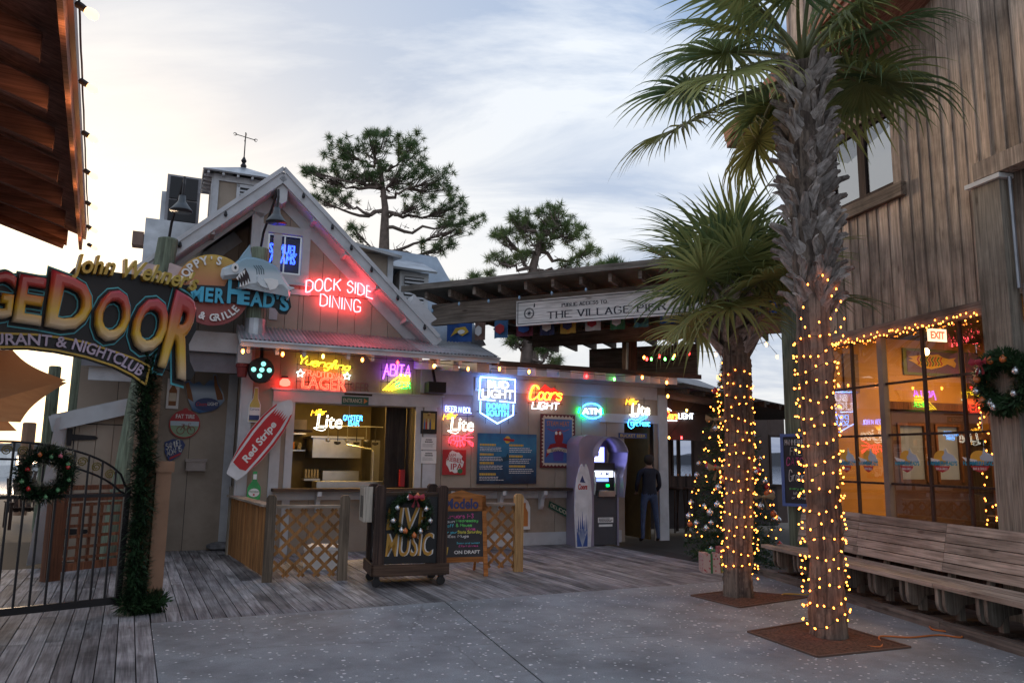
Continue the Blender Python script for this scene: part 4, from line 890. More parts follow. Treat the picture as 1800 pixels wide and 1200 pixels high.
def textmesh(text, bold=0., shear=0., bevel=0., res=3, outline=False, space=1.):
    k = (text, bold, shear, bevel, outline, space)
    if k in _tc: return _tc[k]
    cu = bpy.data.curves.new('t', 'FONT'); cu.body = text; cu.offset = bold; cu.shear = shear; cu.resolution_u = res; cu.space_character = space
    if outline: cu.fill_mode = 'NONE'
    else: cu.extrude = 1.0
    if bevel: cu.extrude = .02; cu.bevel_depth = bevel; cu.bevel_resolution = 2
    ob = bpy.data.objects.new('t', cu); me = bpy.data.meshes.new_from_object(ob)
    V_ = [v.co.copy() for v in me.vertices]; x0 = min(v.x for v in V_); x1 = max(v.x for v in V_); y0 = min(v.y for v in V_); y1 = max(v.y for v in V_); zm = max(abs(v.z) for v in V_) or 1
    vs = [((v.x-x0)/(x1-x0), (v.y-y0)/(y1-y0), v.z/zm) for v in V_]; fs = [tuple(p.vertices) for p in me.polygons]; es = [tuple(e.vertices) for e in me.edges]
    bpy.data.objects.remove(ob); bpy.data.curves.remove(cu); bpy.data.meshes.remove(me)
    _tc[k] = (vs, fs, es, (x1-x0)/(y1-y0)); return _tc[k]
def outlines(text, bold=0., shear=0.):
    vs, fs, es, ar = textmesh(text, bold, shear, outline=True, res=2); nb = {}
    for a, b in es: nb.setdefault(a, []).append(b); nb.setdefault(b, []).append(a)
    seen = set(); out = []
    for s in nb:
        if s in seen: continue
        l = [s]; seen.add(s); c = s
        while True:
            nx = [q for q in nb[c] if q not in seen]
            if not nx: break
            c = nx[0]; seen.add(c); l.append(c)
        if len(l) > 2: out.append([vs[i][:2] for i in l]+[vs[l[0]][:2]])
    return out
def fit(r, w, f=None):
    """Unit box -> a rectangle (u0,z0,u1,z1) at depth w, with an optional bend f(s,t)->(s,t)."""
    u0, z0, u1, z1 = r
    def g(s, t):
        if f: s, t = f(s, t)
        return (u0+(u1-u0)*s, w, z0+(z1-z0)*t)
    return g
def tubes(parent, lines, m, mat_, r=.011, name='neon_tube', n=5, label=None):
    mb = MB()
    for l in lines: mb.tube([m(*p) for p in l], r, n)
    return mb.build(name, mat_, parent, smooth=True, label=label)
def lettering(parent, text, r, w, mat_, d=.004, bold=0., shear=0., f=None, name='lettering', bevel=0., space=1., smooth=False):
    vs, fs, es, ar = textmesh(text, bold, shear, bevel, space=space); g = fit(r, w, f); mb = MB()
    mb.add([(lambda q: (q[0], w+(-1 if bevel else -1)*(v[2]*.5+.5)*d if not bevel else w-(v[2]*.5+.5)*d, q[2]))(g(v[0], v[1])) for v in vs], [tuple(reversed(f_)) for f_ in fs] if False else fs)
    return mb.build(name, mat_, parent, smooth=smooth)
def handwriting(parent, text, r, w, mat_, th=.004, name='handwriting', script=False, shear=.15, gap=2.2):
    return tubes(parent, strokes(text, gap, shear, script), fit(r, w), mat_, th, name, 4)
def sub(r, a, b, c, d): return (r[0]+(r[2]-r[0])*a, r[1]+(r[3]-r[1])*b, r[0]+(r[2]-r[0])*c, r[1]+(r[3]-r[1])*d)
def shape(parent, r, pts, w0, w1, mat_, name='motif', smooth=False):
    return MB().prism([(r[0]+(r[2]-r[0])*x, r[1]+(r[3]-r[1])*y) for x, y in pts], w0, w1).build(name, mat_, parent)
def circ(cx, cy, rx, ry=None, n=20, a0=0, a1=360): return [(cx+rx*math.cos(R(a0+(a1-a0)*i/(n if a1-a0 == 360 else n-1))), cy+(ry or rx)*math.sin(R(a0+(a1-a0)*i/(n if a1-a0 == 360 else n-1)))) for i in range(n)]
def textlines(parent, r, w, mat_, rows, seed=0, h=.55, name='print_lines', center=False):
    rn = random.Random(seed); mb = MB(); dz = (r[3]-r[1])/rows
    for i in range(rows):
        z = r[3]-(i+1)*dz+dz*(1-h)/2; x = 0; ln = rn.uniform(.75, 1)
        if center: x = (1-ln)/2
        e = x+ln if center else ln
        while x < e-.03:
            l = min(rn.uniform(.04, .13), e-x); mb.box(r[0]+(r[2]-r[0])*x, w-.002, z, r[0]+(r[2]-r[0])*(x+l), w, z+dz*h); x += l+.02
    o = mb.build(name, mat_, parent); o['kind'] = 'stuff'; return o

NE = lambda n, c, s: emit('neon_'+n, c, s)
N_YEL, N_RED, N_BLUE, N_PUR, N_GRN, N_WHT, N_ORA, N_CYAN, N_WARM = NE('yellow', (1, .72, .02), 2.56), NE('red', (1, .055, .03), 4.00), NE('blue', (.05, .2, 1), 4.00), NE('purple', (.33, .06, 1), 3.60), NE('green', (.02, 1, .08), 2.08), NE('white', (.8, .88, 1), 1.76), NE('orange', (1, .42, .02), 2.40), NE('cyan', (.04, .36, 1), 4.00), NE('warm_white', (1, .95, .78), 1.60)
N_HOT = NE('hot_red', (1, .07, .085), 6.5)
N_DBLUE = NE('deep_blue', (.03, .08, 1), 6)
M_CBL = M_BLACK
def neon(label, px, w=-.09, name='neon_sign', fr=F, back=True, group='neon signs'):
    r = fr.rect(*px, w); t = thing(name, label, 'neon sign', fr, (r[0], w, r[1]), group)
    if back:
        f = MB(); 
        for z in (.25, .75):
            zz_ = r[1]+(r[3]-r[1])*z; f.tube([(r[0]-.03, w+.03, zz_), (r[2]+.03, w+.03, zz_)], .006, 4)
        for x in (.2, .8):
            xx = r[0]+(r[2]-r[0])*x; f.tube([(xx, w+.03, r[1]), (xx, w+.03, r[3])], .006, 4); f.tube([(xx, w+.03, r[1]+(r[3]-r[1])*.5), (xx, -.0, r[1]+(r[3]-r[1])*.5)], .006, 4)
        f.build('mount', M_CBL, t)
    return t
def P4(px, w=-.09, fr=F): return fr.rect(*px, w)
w = -.09
# Dock Side Dining: stems arched
t = neon('big red glowing script-free neon words DOCK SIDE DINING arched on the gable wall', (538, 490, 656, 547), back=False)
r = P4((538, 490, 656, 520)); bend = lambda s, q: (s, q*.72+.28-(abs(s-.5)*2)**1.6*.28+0)
tubes(t, strokes('DOCK SIDE', 2.4), fit(r, w, bend), N_HOT, .012)
r = P4((563, 519, 634, 546)); tubes(t, strokes('DINING', 2.4), fit(r, w, lambda s, q: (s, q*.8+.2-.2*s)), N_HOT, .012)
MB().tube([(P4((545, 500, 560, 530))[0]+.0, -.03, r[3]-.05), (r[2]+.15, -.03, r[3]+.0)], .006, 4).build('cable', M_BLACK, t)
# Yuengling
t = neon('yellow script and red block neon YUENGLING TRADITIONAL LAGER above the serving hatch', (524, 628, 618, 687))
r = P4((528, 627, 616, 655)); tubes(t, strokes('Yuengling', 1, .3, True), fit(r, w, lambda s, q: (s, q*.72+.28*(1-s))), N_YEL, .009)
r = P4((533, 653, 606, 665)); tubes(t, strokes('TRADITIONAL', 1.8), fit(r, w, lambda s, q: (s, q*.8+.3-.3*s)), N_RED, .0055)
r = P4((531, 664, 608, 685)); tubes(t, outlines('LAGER', .02), fit(r, w, lambda s, q: (s, q+.1-.12*s)), N_RED, .005)
for x, y in ((528, 656), (610, 661)):
    u_, z_ = F.px(x, y, w); tubes(t, [[(math.cos(R(a*36+90))*(.035 if a % 2 else .07), math.sin(R(a*36+90))*(.035 if a % 2 else .07)) for a in range(11)]], lambda a, b: (u_+a, w, z_+b), NE('mint_white', (.55, 1, .9), 3), .006, 'star')
# unlit BEER sign
r = P4((616, 672, 650, 690), -.06); t = thing('unlit_sign', 'dim unlit letters BEER on the wall right of the yellow and red neon', 'sign', F, (r[0], -.06, r[1]))
lettering(t, 'BEER', r, -.04, mat('dim_rose_tube', (.3, .16, .14), .4), .02, .0)
MB().box(r[0]-.1, -.07, r[1]-.05, r[2]+.05, -.03, r[1]-.02).build('rail', M_DKWOODX, t)
# Abita
t = neon('purple, yellow and green neon reading ABITA BEER with golden grain rays', (672, 640, 722, 682))
r = P4((674, 641, 721, 660)); tubes(t, strokes('ABITA', 1.6, .1), fit(r, w, lambda s, q: (s, q+(-.35 if s < .12 and q < .3 else 0))), N_PUR, .011)
r = P4((673, 652, 721, 682)); g = fit(r, w)
for k in range(4): tubes(t, [[(.02+.1*k+.62*math.sin(R(a*9)), -.15+(.95-.2*k)*math.sin(R(min(90, a*11)))*.9+.0) for a in range(11)]], g, N_YEL, .009, 'ray')
for k in range(3): tubes(t, [[(.6+.02*k, .8-.2*k), (.98, .78-.2*k)], [(.62, .72-.2*k), (.98, .7-.2*k)]], g, N_YEL, .009, 'ray')
r = P4((696, 671, 721, 682)); tubes(t, strokes('BEER', 1.8), fit(r, w), N_GRN, .011)
# Lite signs
def lite(t, px, fr=F, w=-.09, shear=.0, m=None):
    r = P4(px, w, fr); tubes(t, outlines('Lite', .03), fit(r, w, lambda s, q: (s+.05*q, q)), m or N_WARM, .0055)
    tubes(t, [[(-.12, -.02), (.0, -.14), (.22, -.22), (.36, -.1)], [(-.12, -.02), (.08, .02)]], fit(r, w), m or N_WARM, .006, 'flourish')
t = neon('neon MILLER LITE OYSTER BAR hanging inside the serving hatch', (546, 715, 638, 752), .16, back=False)
r = P4((547, 717, 574, 731), .16); tubes(t, strokes('Miller', 1, .25, True), fit(r, .16, lambda s, q: (s, q*.7+.25*s)), N_ORA, .0065)
lite(t, (557, 728, 601, 752), F, .16)
r = P4((604, 730, 637, 739), .16); tubes(t, strokes('OYSTER', 1.8), fit(r, .16), N_CYAN, .0065)
r = P4((613, 740, 631, 748), .16); tubes(t, strokes('BAR', 1.8), fit(r, .16), N_CYAN, .0065)
MB().tube([(r[0], .16, r[3]+.1), (r[0], .16, 2.6)], .004, 4).build('chain', M_STEEL, t)
t = neon('neon BEER N BOIL MILLER LITE above a red lobster outline', (782, 713, 832, 783))
r = P4((783, 714, 829, 725)); tubes(t, strokes('BEER N BOIL', 1.5), fit(r, w, lambda s, q: (s, q*.85+.15-.15*s)), NE('soft_blue', (.16, .25, 1), 4.5), .0065)
r = P4((779, 724, 804, 738)); tubes(t, strokes('Miller', 1, .25, True), fit(r, w, lambda s, q: (s, q*.7+.3*s)), N_ORA, .0065)
lite(t, (792, 734, 832, 757))
r = P4((789, 757, 832, 785)); lob = [[(.0, .3), (.02, .55), (.15, .7), (.4, .68), (.55, .6), (.55, .42), (.3, .35), (.1, .45), (.08, .2), (.0, .3)], [(.2, .68), (.2, .4)], [(.32, .68), (.32, .4)], [(.43, .66), (.43, .4)], [(.55, .6), (.8, .85), (.98, 1.0)], [(.55, .55), (.75, .6), (.98, .62)], [(.55, .5), (.75, .4), (.9, .15), (.98, .05), (.98, .25), (.8, .4)], [(.3, .35), (.22, .15)], [(.38, .36), (.32, .02), (.38, .1)], [(.46, .38), (.46, .0), (.52, .12)], [(.52, .4), (.62, .05), (.66, .2)]]
tubes(t, lob, fit(r, w), NE('lobster_red', (1, .02, .04), 4), .008, 'lobster')
# Bud Light shield
t = neon('large blue shield neon BUD LIGHT DOWN SOUTH on the wall', (842, 664, 908, 744))
r = P4((842, 664, 907, 744)); g = fit(r, w)
for off in (0, ): 
    tubes(t, [[(.03, 1), (.97, .985), (.97, .47), (.55, .49)], [(.43, .5), (.0, .51), (.03, 1)], [(.04, .47), (.04, .22), (.5, .0), (.93, .2), (.93, .43)]], g, NE('ice_blue', (.16, .34, 1), 6), .0115, 'outline')
tubes(t, outlines('BUD', .03), fit(sub(r, .22, .77, .8, .93), w), N_WHT, .0052); tubes(t, outlines('LIGHT', .03), fit(sub(r, .08, .55, .92, .74), w), N_WHT, .0052)
tubes(t, outlines('DOWN', .02), fit(sub(r, .2, .31, .8, .44), w), N_CYAN, .0042); tubes(t, outlines('SOUTH', .02), fit(sub(r, .2, .16, .8, .285), w), N_CYAN, .0042)
# Coors Light
t = neon('red mountain neon with yellow script COORS and white LIGHT on the wall', (931, 676, 988, 720))
r = P4((931, 676, 989, 703)); tubes(t, strokes('Coors', 1, .3, True), fit(sub(r, .02, .0, .98, .9), w), N_YEL, .012)
tubes(t, strokes('Coors', 1, .3, True), fit(sub(r, -.01, -.04, 1.0, .94), w+.03), N_RED, .012)
MB().prism([F.px(*p, -.04) for p in ((940, 700), (948, 686), (958, 675), (968, 683), (974, 681), (990, 697), (985, 702))], -.045, -.035).build('mountain', emit('red_mountain_panel', (1, .04, .03), .35), t)
tubes(t, strokes('LIGHT', 2, .15), fit(P4((935, 707, 983, 719)), w), N_WHT, .011)
# ATM neon
t = neon('oval green and blue neon reading ATM', (1021, 708, 1059, 736)); r = P4((1021, 709, 1060, 735)); g = fit(r, w)
tubes(t, [[(.5+.47*math.cos(R(a)), .5+.5*math.sin(R(a))) for a in range(25, 160, 9)], [(.5+.47*math.cos(R(a)), .5+.5*math.sin(R(a))) for a in range(205, 340, 9)]], g, NE('atm_blue', (.02, .3, 1), 9), .013, 'oval')
tubes(t, outlines('ATM', .03), fit(sub(r, .08, .28, .92, .68), w), N_WHT, .007)
tubes(t, [[(-.06, .35), (.0, .7)], [(1.05, .35), (1.0, .7)], [(.05, .2), (.3, .02)]], fit(r, w+.05), NE('atm_green', (.0, 1, .12), 9), .014, 'glow_tube')
t = neon('orange script and white neon MILLER LITE with blue guitar LIVE MUSIC above the doorway', (1100, 698, 1142, 753))
r = P4((1100, 699, 1122, 712)); tubes(t, strokes('Miller', 1, .25, True), fit(r, w, lambda s, q: (s, q*.75+.2*s)), N_ORA, .0065)
lite(t, (1110, 709, 1142, 729)); r = P4((1104, 729, 1139, 753))
tubes(t, [[(.0, .35), (.05, .62), (.2, .7), (.35, .6), (.5, .62), (.62, .8), (.9, .98), (.98, .9), (.7, .65), (.45, .42), (.3, .35), (.28, .1), (.15, -.02), (.03, .1), (.0, .35)]], fit(r, w), N_CYAN, .007, 'guitar')
tubes(t, strokes('LIVE MUSIC', 1.8), fit(sub(r, .15, .2, 1.1, .5), w), N_CYAN, .0055)
wc = 1.6
t = neon('partly hidden neon COORS LIGHT on the bar wing beyond the corner', (1172, 716, 1220, 738), wc)
r = P4((1170, 722, 1190, 736), wc); tubes(t, strokes('Coors', 1, .25, True), fit(r, wc), N_RED, .013); tubes(t, strokes('Coors', 1, .25, True), fit(r, wc-.02), N_ORA, .009)
tubes(t, strokes('LIGHT', 2), fit(P4((1193, 726, 1219, 736), wc), wc), N_WHT, .011)
tubes(t, [[(0, 0), (.5, .6), (.4, .9), (1, .3)], [(0, -1.8), (1.8, -1.8)]], fit(P4((1168, 716, 1180, 724), wc), wc), N_WHT, .012, 'peak')
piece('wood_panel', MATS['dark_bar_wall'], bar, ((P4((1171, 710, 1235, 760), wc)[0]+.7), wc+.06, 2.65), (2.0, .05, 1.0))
# Samuel Adams in the gable window
t = neon('deep blue outlined neon SAMUEL ADAMS behind the gable window panes', (474, 428, 524, 462), .1, back=False)
tubes(t, outlines('SAMUEL', .03), fit(P4((474, 430, 522, 446), .1), .1), N_DBLUE, .0055); tubes(t, outlines('ADAMS', .03), fit(P4((474, 446, 519, 463), .1), .1), N_DBLUE, .0055)

# ================================================================ FLAT SIGNS AND POSTERS ON THE WALLS
def poster(name, label, cat, px, base, w=-.05, th=.015, fr=F, group=None):
    r = fr.rect(*px, w); t = thing(name, label, cat, fr, (r[0], w, r[1]), group); MB().box(r[0], w-.0, r[1], r[2], w+th, r[3]).build('panel', base, t); return t, r
C = lambda n, c, r=.5: mat('paint_'+n, c, r, .06, 8)
c_red, c_blue, c_dk, c_yel, c_grn, c_org, c_crm, c_navy, c_wht, c_blk = C('red', (.42, .025, .03)), C('blue', (.06, .16, .38)), C('charcoal', (.03, .03, .035)), C('yellow', (.65, .42, .06)), C('green', (.04, .16, .06)), C('orange', (.55, .2, .05)), C('cream', (.6, .52, .4)), C('navy', (.03, .05, .16)), M_WHITE, M_BLACK
# menu
m_menu = gradmat('underwater_print', [(0, (.005, .02, .05)), (.45, (.01, .09, .19)), (.75, (.02, .2, .36)), (1, (.01, .08, .2))], 2, 0, 1.0, .35, .5)
t, r = poster('menu_board', 'large blue underwater menu board with yellow headings', 'menu', (839, 762, 943, 850), m_menu)
for i, (a, b) in enumerate(((.04, .74), (.04, .55), (.04, .38), (.04, .16))): textlines(t, sub(r, a, b, a+.3, b+.06), w:=-.05, c_yel, 1, 30+i, .7, 'heading'); textlines(t, sub(r, a, b-.1, a+.42, b-.01), -.05, c_wht, 3, 40+i, .35)
for i, (a, b) in enumerate(((.53, .74), (.53, .52), (.53, .32))): textlines(t, sub(r, a, b, a+.28, b+.06), -.05, c_yel, 1, 50+i, .7, 'heading'); textlines(t, sub(r, a, b-.12, a+.42, b-.01), -.05, c_wht, 3, 60+i, .35)
shape(t, sub(r, .43, .82, .6, .97), circ(.4, .4, .3, .5, 12), -.053, -.0502, c_yel); shape(t, sub(r, .43, .84, .62, .92), [(0, .3), (.9, 0), (1, .6), (0, .9)], -.056, -.0532, c_red)
shape(t, sub(r, .25, .4, .75, .62), [(0, .4), (.2, .55), (.45, .62), (.5, .95), (.56, .62), (.85, .5), (1, .8), (.96, .45), (1, .1), (.85, .36), (.5, .3), (.3, .1), (.3, .32)], -.0515, -.0503, C('shark_shadow', (.008, .05, .09)))
# crawfish style poster with zigzag frame
t, r = poster('painted_poster', 'hand painted blue poster of a red crawfish with zigzag border', 'poster', (950, 728, 1011, 822), C('maroon', (.12, .02, .025)))
n = 9
zg = []
for i in range(n*2): zg.append((.06+.88*i/(n*2-1), .98 if i % 2 else .94))
for i in range(n*3): zg.append((.97 if i % 2 else .91, .94-.86*i/(n*3-1)))
for i in range(n*2): zg.append((.94-.88*i/(n*2-1), .03 if i % 2 else .06))
for i in range(n*3): zg.append((.03 if i % 2 else .09, .08+.86*i/(n*3-1)))
shape(t, r, zg, -.054, -.0502, c_crm); shape(t, sub(r, .11, .09, .9, .91), [(0, 0), (1, 0), (1, 1), (0, 1)], -.057, -.0542, C('poster_blue', (.06, .14, .36)))
b = sub(r, .11, .09, .9, .91); mcr = C('crawfish_red', (.28, .015, .02))
shape(b and t, b, circ(.52, .58, .16, .17, 16), -.060, -.0572, mcr); shape(t, b, [(.38, .45), (.2, .42), (.08, .28), (.05, .12), (.16, .2), (.26, .34), (.4, .36), (.64, .36), (.78, .34), (.9, .18), (1, .12), (.96, .3), (.82, .43), (.64, .46)], -.061, -.0602, mcr)
for x in (.42, .56): shape(t, b, circ(x, .68, .045, .04, 10), -.063, -.0612, c_wht, 'eye')
shape(t, b, [(.34, .05), (.66, .05), (.72, .3), (.28, .3)], -.063, -.0612, C('violet_bucket', (.10, .08, .3)), 'bucket'); shape(t, b, [(.1, .22), (.5, .28), (.9, .22), (.92, .3), (.5, .36), (.08, .3)], -.066, -.0632, c_crm, 'ribbon')
lettering(t, 'STEAM HEAT', sub(b, .08, .84, .9, .95), -.057, c_org, .003); lettering(t, 'SEAFOOD', sub(b, .22, .255, .78, .315), -.066, c_dk, .003)
tubes(t, [[(.1, .78), (.3, .72), (.5, .78), (.7, .72), (.9, .78)]], fit(b, -.058), c_red, .006, 'squiggle')
# Rebel IPA
t, r = poster('beer_poster', 'red square poster with white burst reading REBEL IPA', 'poster', (778, 790, 819, 834), c_red)
rn = random.Random(2); shape(t, r, [(.5+(.36+rn.uniform(-.06, .06))*math.cos(R(a)), .52+(.42+rn.uniform(-.05, .05))*math.sin(R(a))) for a in range(0, 360, 15)], -.053, -.0502, c_wht, 'burst')
lettering(t, 'REBEL', sub(r, .17, .5, .85, .67), -.053, c_red, .003, .01, f=lambda s, q: (s, q+.3-.5*s)); lettering(t, 'IPA', sub(r, .35, .2, .85, .45), -.053, c_red, .003, .01); lettering(t, 'SAM', sub(r, .25, .72, .55, .84), -.053, c_red, .003); shape(t, r, circ(.75, .15, .11, .1, 10), -.057, -.0535, c_grn, 'hop')
# jamb posters
t, r = poster('framed_poster', 'framed dark poster with colourful bottles on the right door jamb', 'poster', (740, 722, 768, 762), c_blk, -.06)
shape(t, sub(r, .12, .1, .88, .9), [(0, 0), (1, 0), (1, 1), (0, 1)], -.063, -.0602, C('poster_gold', (.4, .28, .08)))
for i, c in enumerate((c_blue, c_red, c_crm, c_navy, c_yel, c_yel)): x = .17+i*.12; shape(t, r, [(x, .2), (x+.09, .2), (x+.09, .45), (x+.06, .55), (x+.06, .65), (x+.03, .65), (x+.03, .55), (x, .45)], -.066, -.0632, c, 'bottle')
shape(t, r, [(.12, .1), (.88, .1), (.88, .2), (.12, .2)], -.066, -.0633, c_blk)
for i, (y0, y1) in enumerate(((768, 790), (792, 814))):
    t, r = poster('paper_notice', ['upper', 'lower'][i]+' white paper notice taped on the right door jamb', 'notice', (740, y0, 767, y1), c_wht, -.055, .003)
    textlines(t, sub(r, .25, .75, .75, .85), -.055, c_blk, 1, 4+i, .8, center=True); textlines(t, sub(r, .2, .58, .8, .68), -.055, c_blk, 1, 8+i, .9, center=True); textlines(t, sub(r, .1, .2, .9, .5), -.055, C('ink_grey', (.3, .3, .3)), 4, 6+i, .4)
t = thing('plaque_lamp', 'tiny brass lamp above the framed poster on the jamb', 'lamp', F, (F.px(753, 715)[0], -.05, 2.45)); MB().lathe((F.px(753, 715)[0], -.06, 2.42), [(.03, 0), (.04, .03), (.02, .06)], 8).build('shade', C('brass', (.35, .22, .08)), t)
t, r = poster('entrance_sign', 'small green board reading ENTRANCE with orange arrow on the hatch header', 'sign', (601, 697, 648, 711), C('sign_green', (.02, .1, .06)), -.075)
lettering(t, 'ENTRANCE', sub(r, .05, .25, .76, .75), -.075, c_crm, .003); shape(t, r, [(.82, .15), (.96, .5), (.82, .85)], -.079, -.0752, c_org, 'arrow')
# delicious steamed board (tilted)
p0, p1, p2, p3 = [F.px(*p, -.04) for p in ((966, 880), (1010, 902), (1010, 916), (964, 891))]
t = thing('plank_sign', 'tilted green plank sign reading DELICIOUS STEAMED under the ledge', 'sign', F, (p3[0], -.04, p3[1]))
e = 1.5; q1 = (p0[0]+(p1[0]-p0[0])*e, p0[1]+(p1[1]-p0[1])*e); q2 = (p3[0]+(p2[0]-p3[0])*e, p3[1]+(p2[1]-p3[1])*e)
MB().prism([p0, q1, q2, p3], -.05, -.035).build('board', MATS['paint_sign_green'], t)
def quadf(A, B_, C_, D_, w): return lambda s, q: ((D_[0]*(1-s)+C_[0]*s)*(1-q)+(A[0]*(1-s)+B_[0]*s)*q, w, (D_[1]*(1-s)+C_[1]*s)*(1-q)+(A[1]*(1-s)+B_[1]*s)*q)
g = quadf(p0, q1, q2, p3, -.054)
def warped(parent, text, g, s0, s1, t0, t1, m, r=.006, name='lettering'): return tubes(parent, strokes(text, 1.8), lambda s, q: g(s0+(s1-s0)*s, t0+(t1-t0)*q), m, r, name, 4)
warped(t, 'DELICIOUS', g, .04, .55, .25, .75, c_crm, .008); warped(t, 'STEAMED', g, .6, .97, .25, .75, C('pale_blue', (.2, .35, .5)), .008)
# left wall stickers
wl = LW-.05
t, r = poster('bottle_sign', 'white card with an amber whiskey bottle beside the log post', 'sign', (293, 665, 315, 718), c_wht, wl)
shape(t, r, [(.2, .1), (.8, .1), (.82, .6), (.62, .75), (.62, .92), (.38, .92), (.38, .75), (.18, .6)], wl-.004, wl-.0005, C('whiskey_amber', (.25, .09, .02)), 'bottle'); shape(t, sub(r, .22, .25, .78, .52), [(0, 0), (1, 0), (1, 1), (0, 1)], wl-.008, wl-.0042, c_crm, 'bottle_label')
def pxshape(t, pts, w0, w1, m, name='panel', fr=F): return MB().prism([fr.px(*p, w0) for p in pts], w0, w1).build(name, m, t)
r = F.rect(325, 660, 395, 722, wl); t = thing('beer_sticker', 'blue mountain cutout with two amber bottles and red COORS LIGHT badge', 'sign', F, (r[0], wl, r[1]))
pxshape(t, [(325, 672), (333, 668), (340, 675), (350, 670), (358, 678), (368, 668), (374, 668), (375, 658), (381, 658), (383, 672), (392, 690), (395, 704), (388, 712), (372, 722), (350, 726), (338, 720), (330, 700)], wl, wl+.02, gradmat('snow_mountain_print', [(0, (.06, .14, .3)), (.4, (.5, .6, .7)), (.6, (.1, .16, .28)), (1, (.45, .52, .6))], 2, 0, .8, .9), 'panel')
for b in ([(326, 674), (332, 671), (337, 690), (340, 706), (330, 700)], [(376, 660), (380, 660), (382, 674), (391, 694), (392, 702), (382, 703), (377, 680)]): pxshape(t, b, wl-.004, wl-.001, MATS['paint_whiskey_amber'], 'bottle')
r2 = F.rect(342, 699, 386, 722, wl-.005); shape(t, r2, circ(.5, .5, .5, .5, 20), wl-.008, wl-.0045, c_navy, 'badge'); lettering(t, 'Coors', sub(r2, .06, .36, .5, .66), wl-.008, c_red, .003, .02, .3); lettering(t, 'LIGHT', sub(r2, .52, .42, .94, .68), wl-.008, c_wht, .003, .02)
r = F.rect(297, 720, 352, 770, wl); t = thing('round_sign', 'round red and green sign reading FAT TIRE with a bicycle', 'sign', F, (r[0], wl, r[1]))
shape(t, r, circ(.5, .5, .5, .5, 28), wl, wl+.02, c_red, 'panel'); shape(t, r, [p for p in circ(.5, .5, .46, .46, 25, 180, 360)]+[(.96, .58), (.04, .58)], wl-.004, wl-.001, C('meadow_print', (.25, .36, .22)), 'meadow'); shape(t, r, [(.05, .44), (.95, .44), (.96, .6), (.04, .6)], wl-.007, wl-.0045, C('pale_sky_print', (.45, .55, .6)), 'sky_strip')
lettering(t, 'FAT TIRE', sub(r, .2, .7, .8, .84), wl-.001, c_wht, .004, .02); shape(t, r, circ(.5, 1.0, .09, .07, 10), wl-.004, wl+.005, c_red, 'tab')
tubes(t, [circ(.38, .28, .12, .13, 14)+[(.5, .28)], circ(.72, .28, .12, .13, 14)+[(.84, .28)], [(.38, .28), (.46, .45), (.64, .45), (.72, .28)], [(.46, .45), (.55, .28), (.64, .45)], [(.4, .48), (.5, .48)], [(.64, .45), (.62, .52), (.7, .52)]], fit(r, wl-.006), C('bike_red', (.25, .03, .02)), .006, 'bicycle')
r = F.rect(288, 771, 325, 812, wl); t = thing('round_sign', 'tilted dark blue badge reading SAMUEL ADAMS low on the left wall', 'sign', F, (r[0], wl, r[1]))
shape(t, r, [(.05, .4), (.0, .85), (.4, 1.0), (.85, .95), (1, .75), (.8, .3), (.3, 0)], wl, wl+.02, c_navy, 'panel'); g = lambda s, q: (r[0]+(r[2]-r[0])*(.12+.72*s-.06*q), wl-.004, r[1]+(r[3]-r[1])*(.52+.22*s+.26*q)); tubes(t, strokes('SAMUEL', 1.6), g, c_wht, .007, 'lettering', 4)
g = lambda s, q: (r[0]+(r[2]-r[0])*(.18+.68*s-.06*q), wl-.004, r[1]+(r[3]-r[1])*(.25+.22*s+.24*q)); tubes(t, strokes('ADAMS', 1.6), g, c_wht, .007, 'lettering', 4); shape(t, r, [(.3, .1), (.8, .32), (.82, .42), (.3, .2)], wl-.004, wl-.001, c_red, 'band')
r = F.rect(327, 806, 361, 827, wl); t = thing('letter_box', 'small beige metal box on the left wall', 'box', F, (r[0], wl-.1, r[1])); bg_ = mat('beige_metal', (.33, .27, .24), .5)
MB().box(r[0], wl-.12, r[1], r[2], wl+.04, r[3]-.05).build('body', bg_, t); MB().box(r[0]-.02, wl-.14, r[3]-.05, r[2]+.02, wl+.04, r[3]).build('lid', bg_, t)
# Corona bottle cutout
r = F.rect(437, 680, 459, 742, -.05); t = thing('bottle_sign', 'white edged cutout of a clear yellow beer bottle left of the hatch', 'sign', F, (r[0], -.05, r[1]))
bt = [(.0, .0), (.9, .0), (.98, .1), (.98, .5), (.75, .68), (.7, 1), (.4, 1), (.32, .68), (.02, .5)]
shape(t, r, bt, -.05, -.035, c_wht, 'panel'); shape(t, sub(r, .08, .03, .92, .97), bt, -.054, -.0502, C('pale_beer', (.5, .42, .1)), 'bottle'); shape(t, sub(r, .1, .2, .9, .42), [(0, 0), (1, 0), (1, 1), (0, 1)], -.058, -.0542, c_wht, 'bottle_label'); shape(t, sub(r, .1, .06, .9, .2), [(0, 0), (1, 0), (1, 1), (0, 1)], -.058, -.0543, c_navy, 'bottle_label'); lettering(t, 'Corona', sub(r, .12, .34, .88, .4), -.058, c_navy, .003)
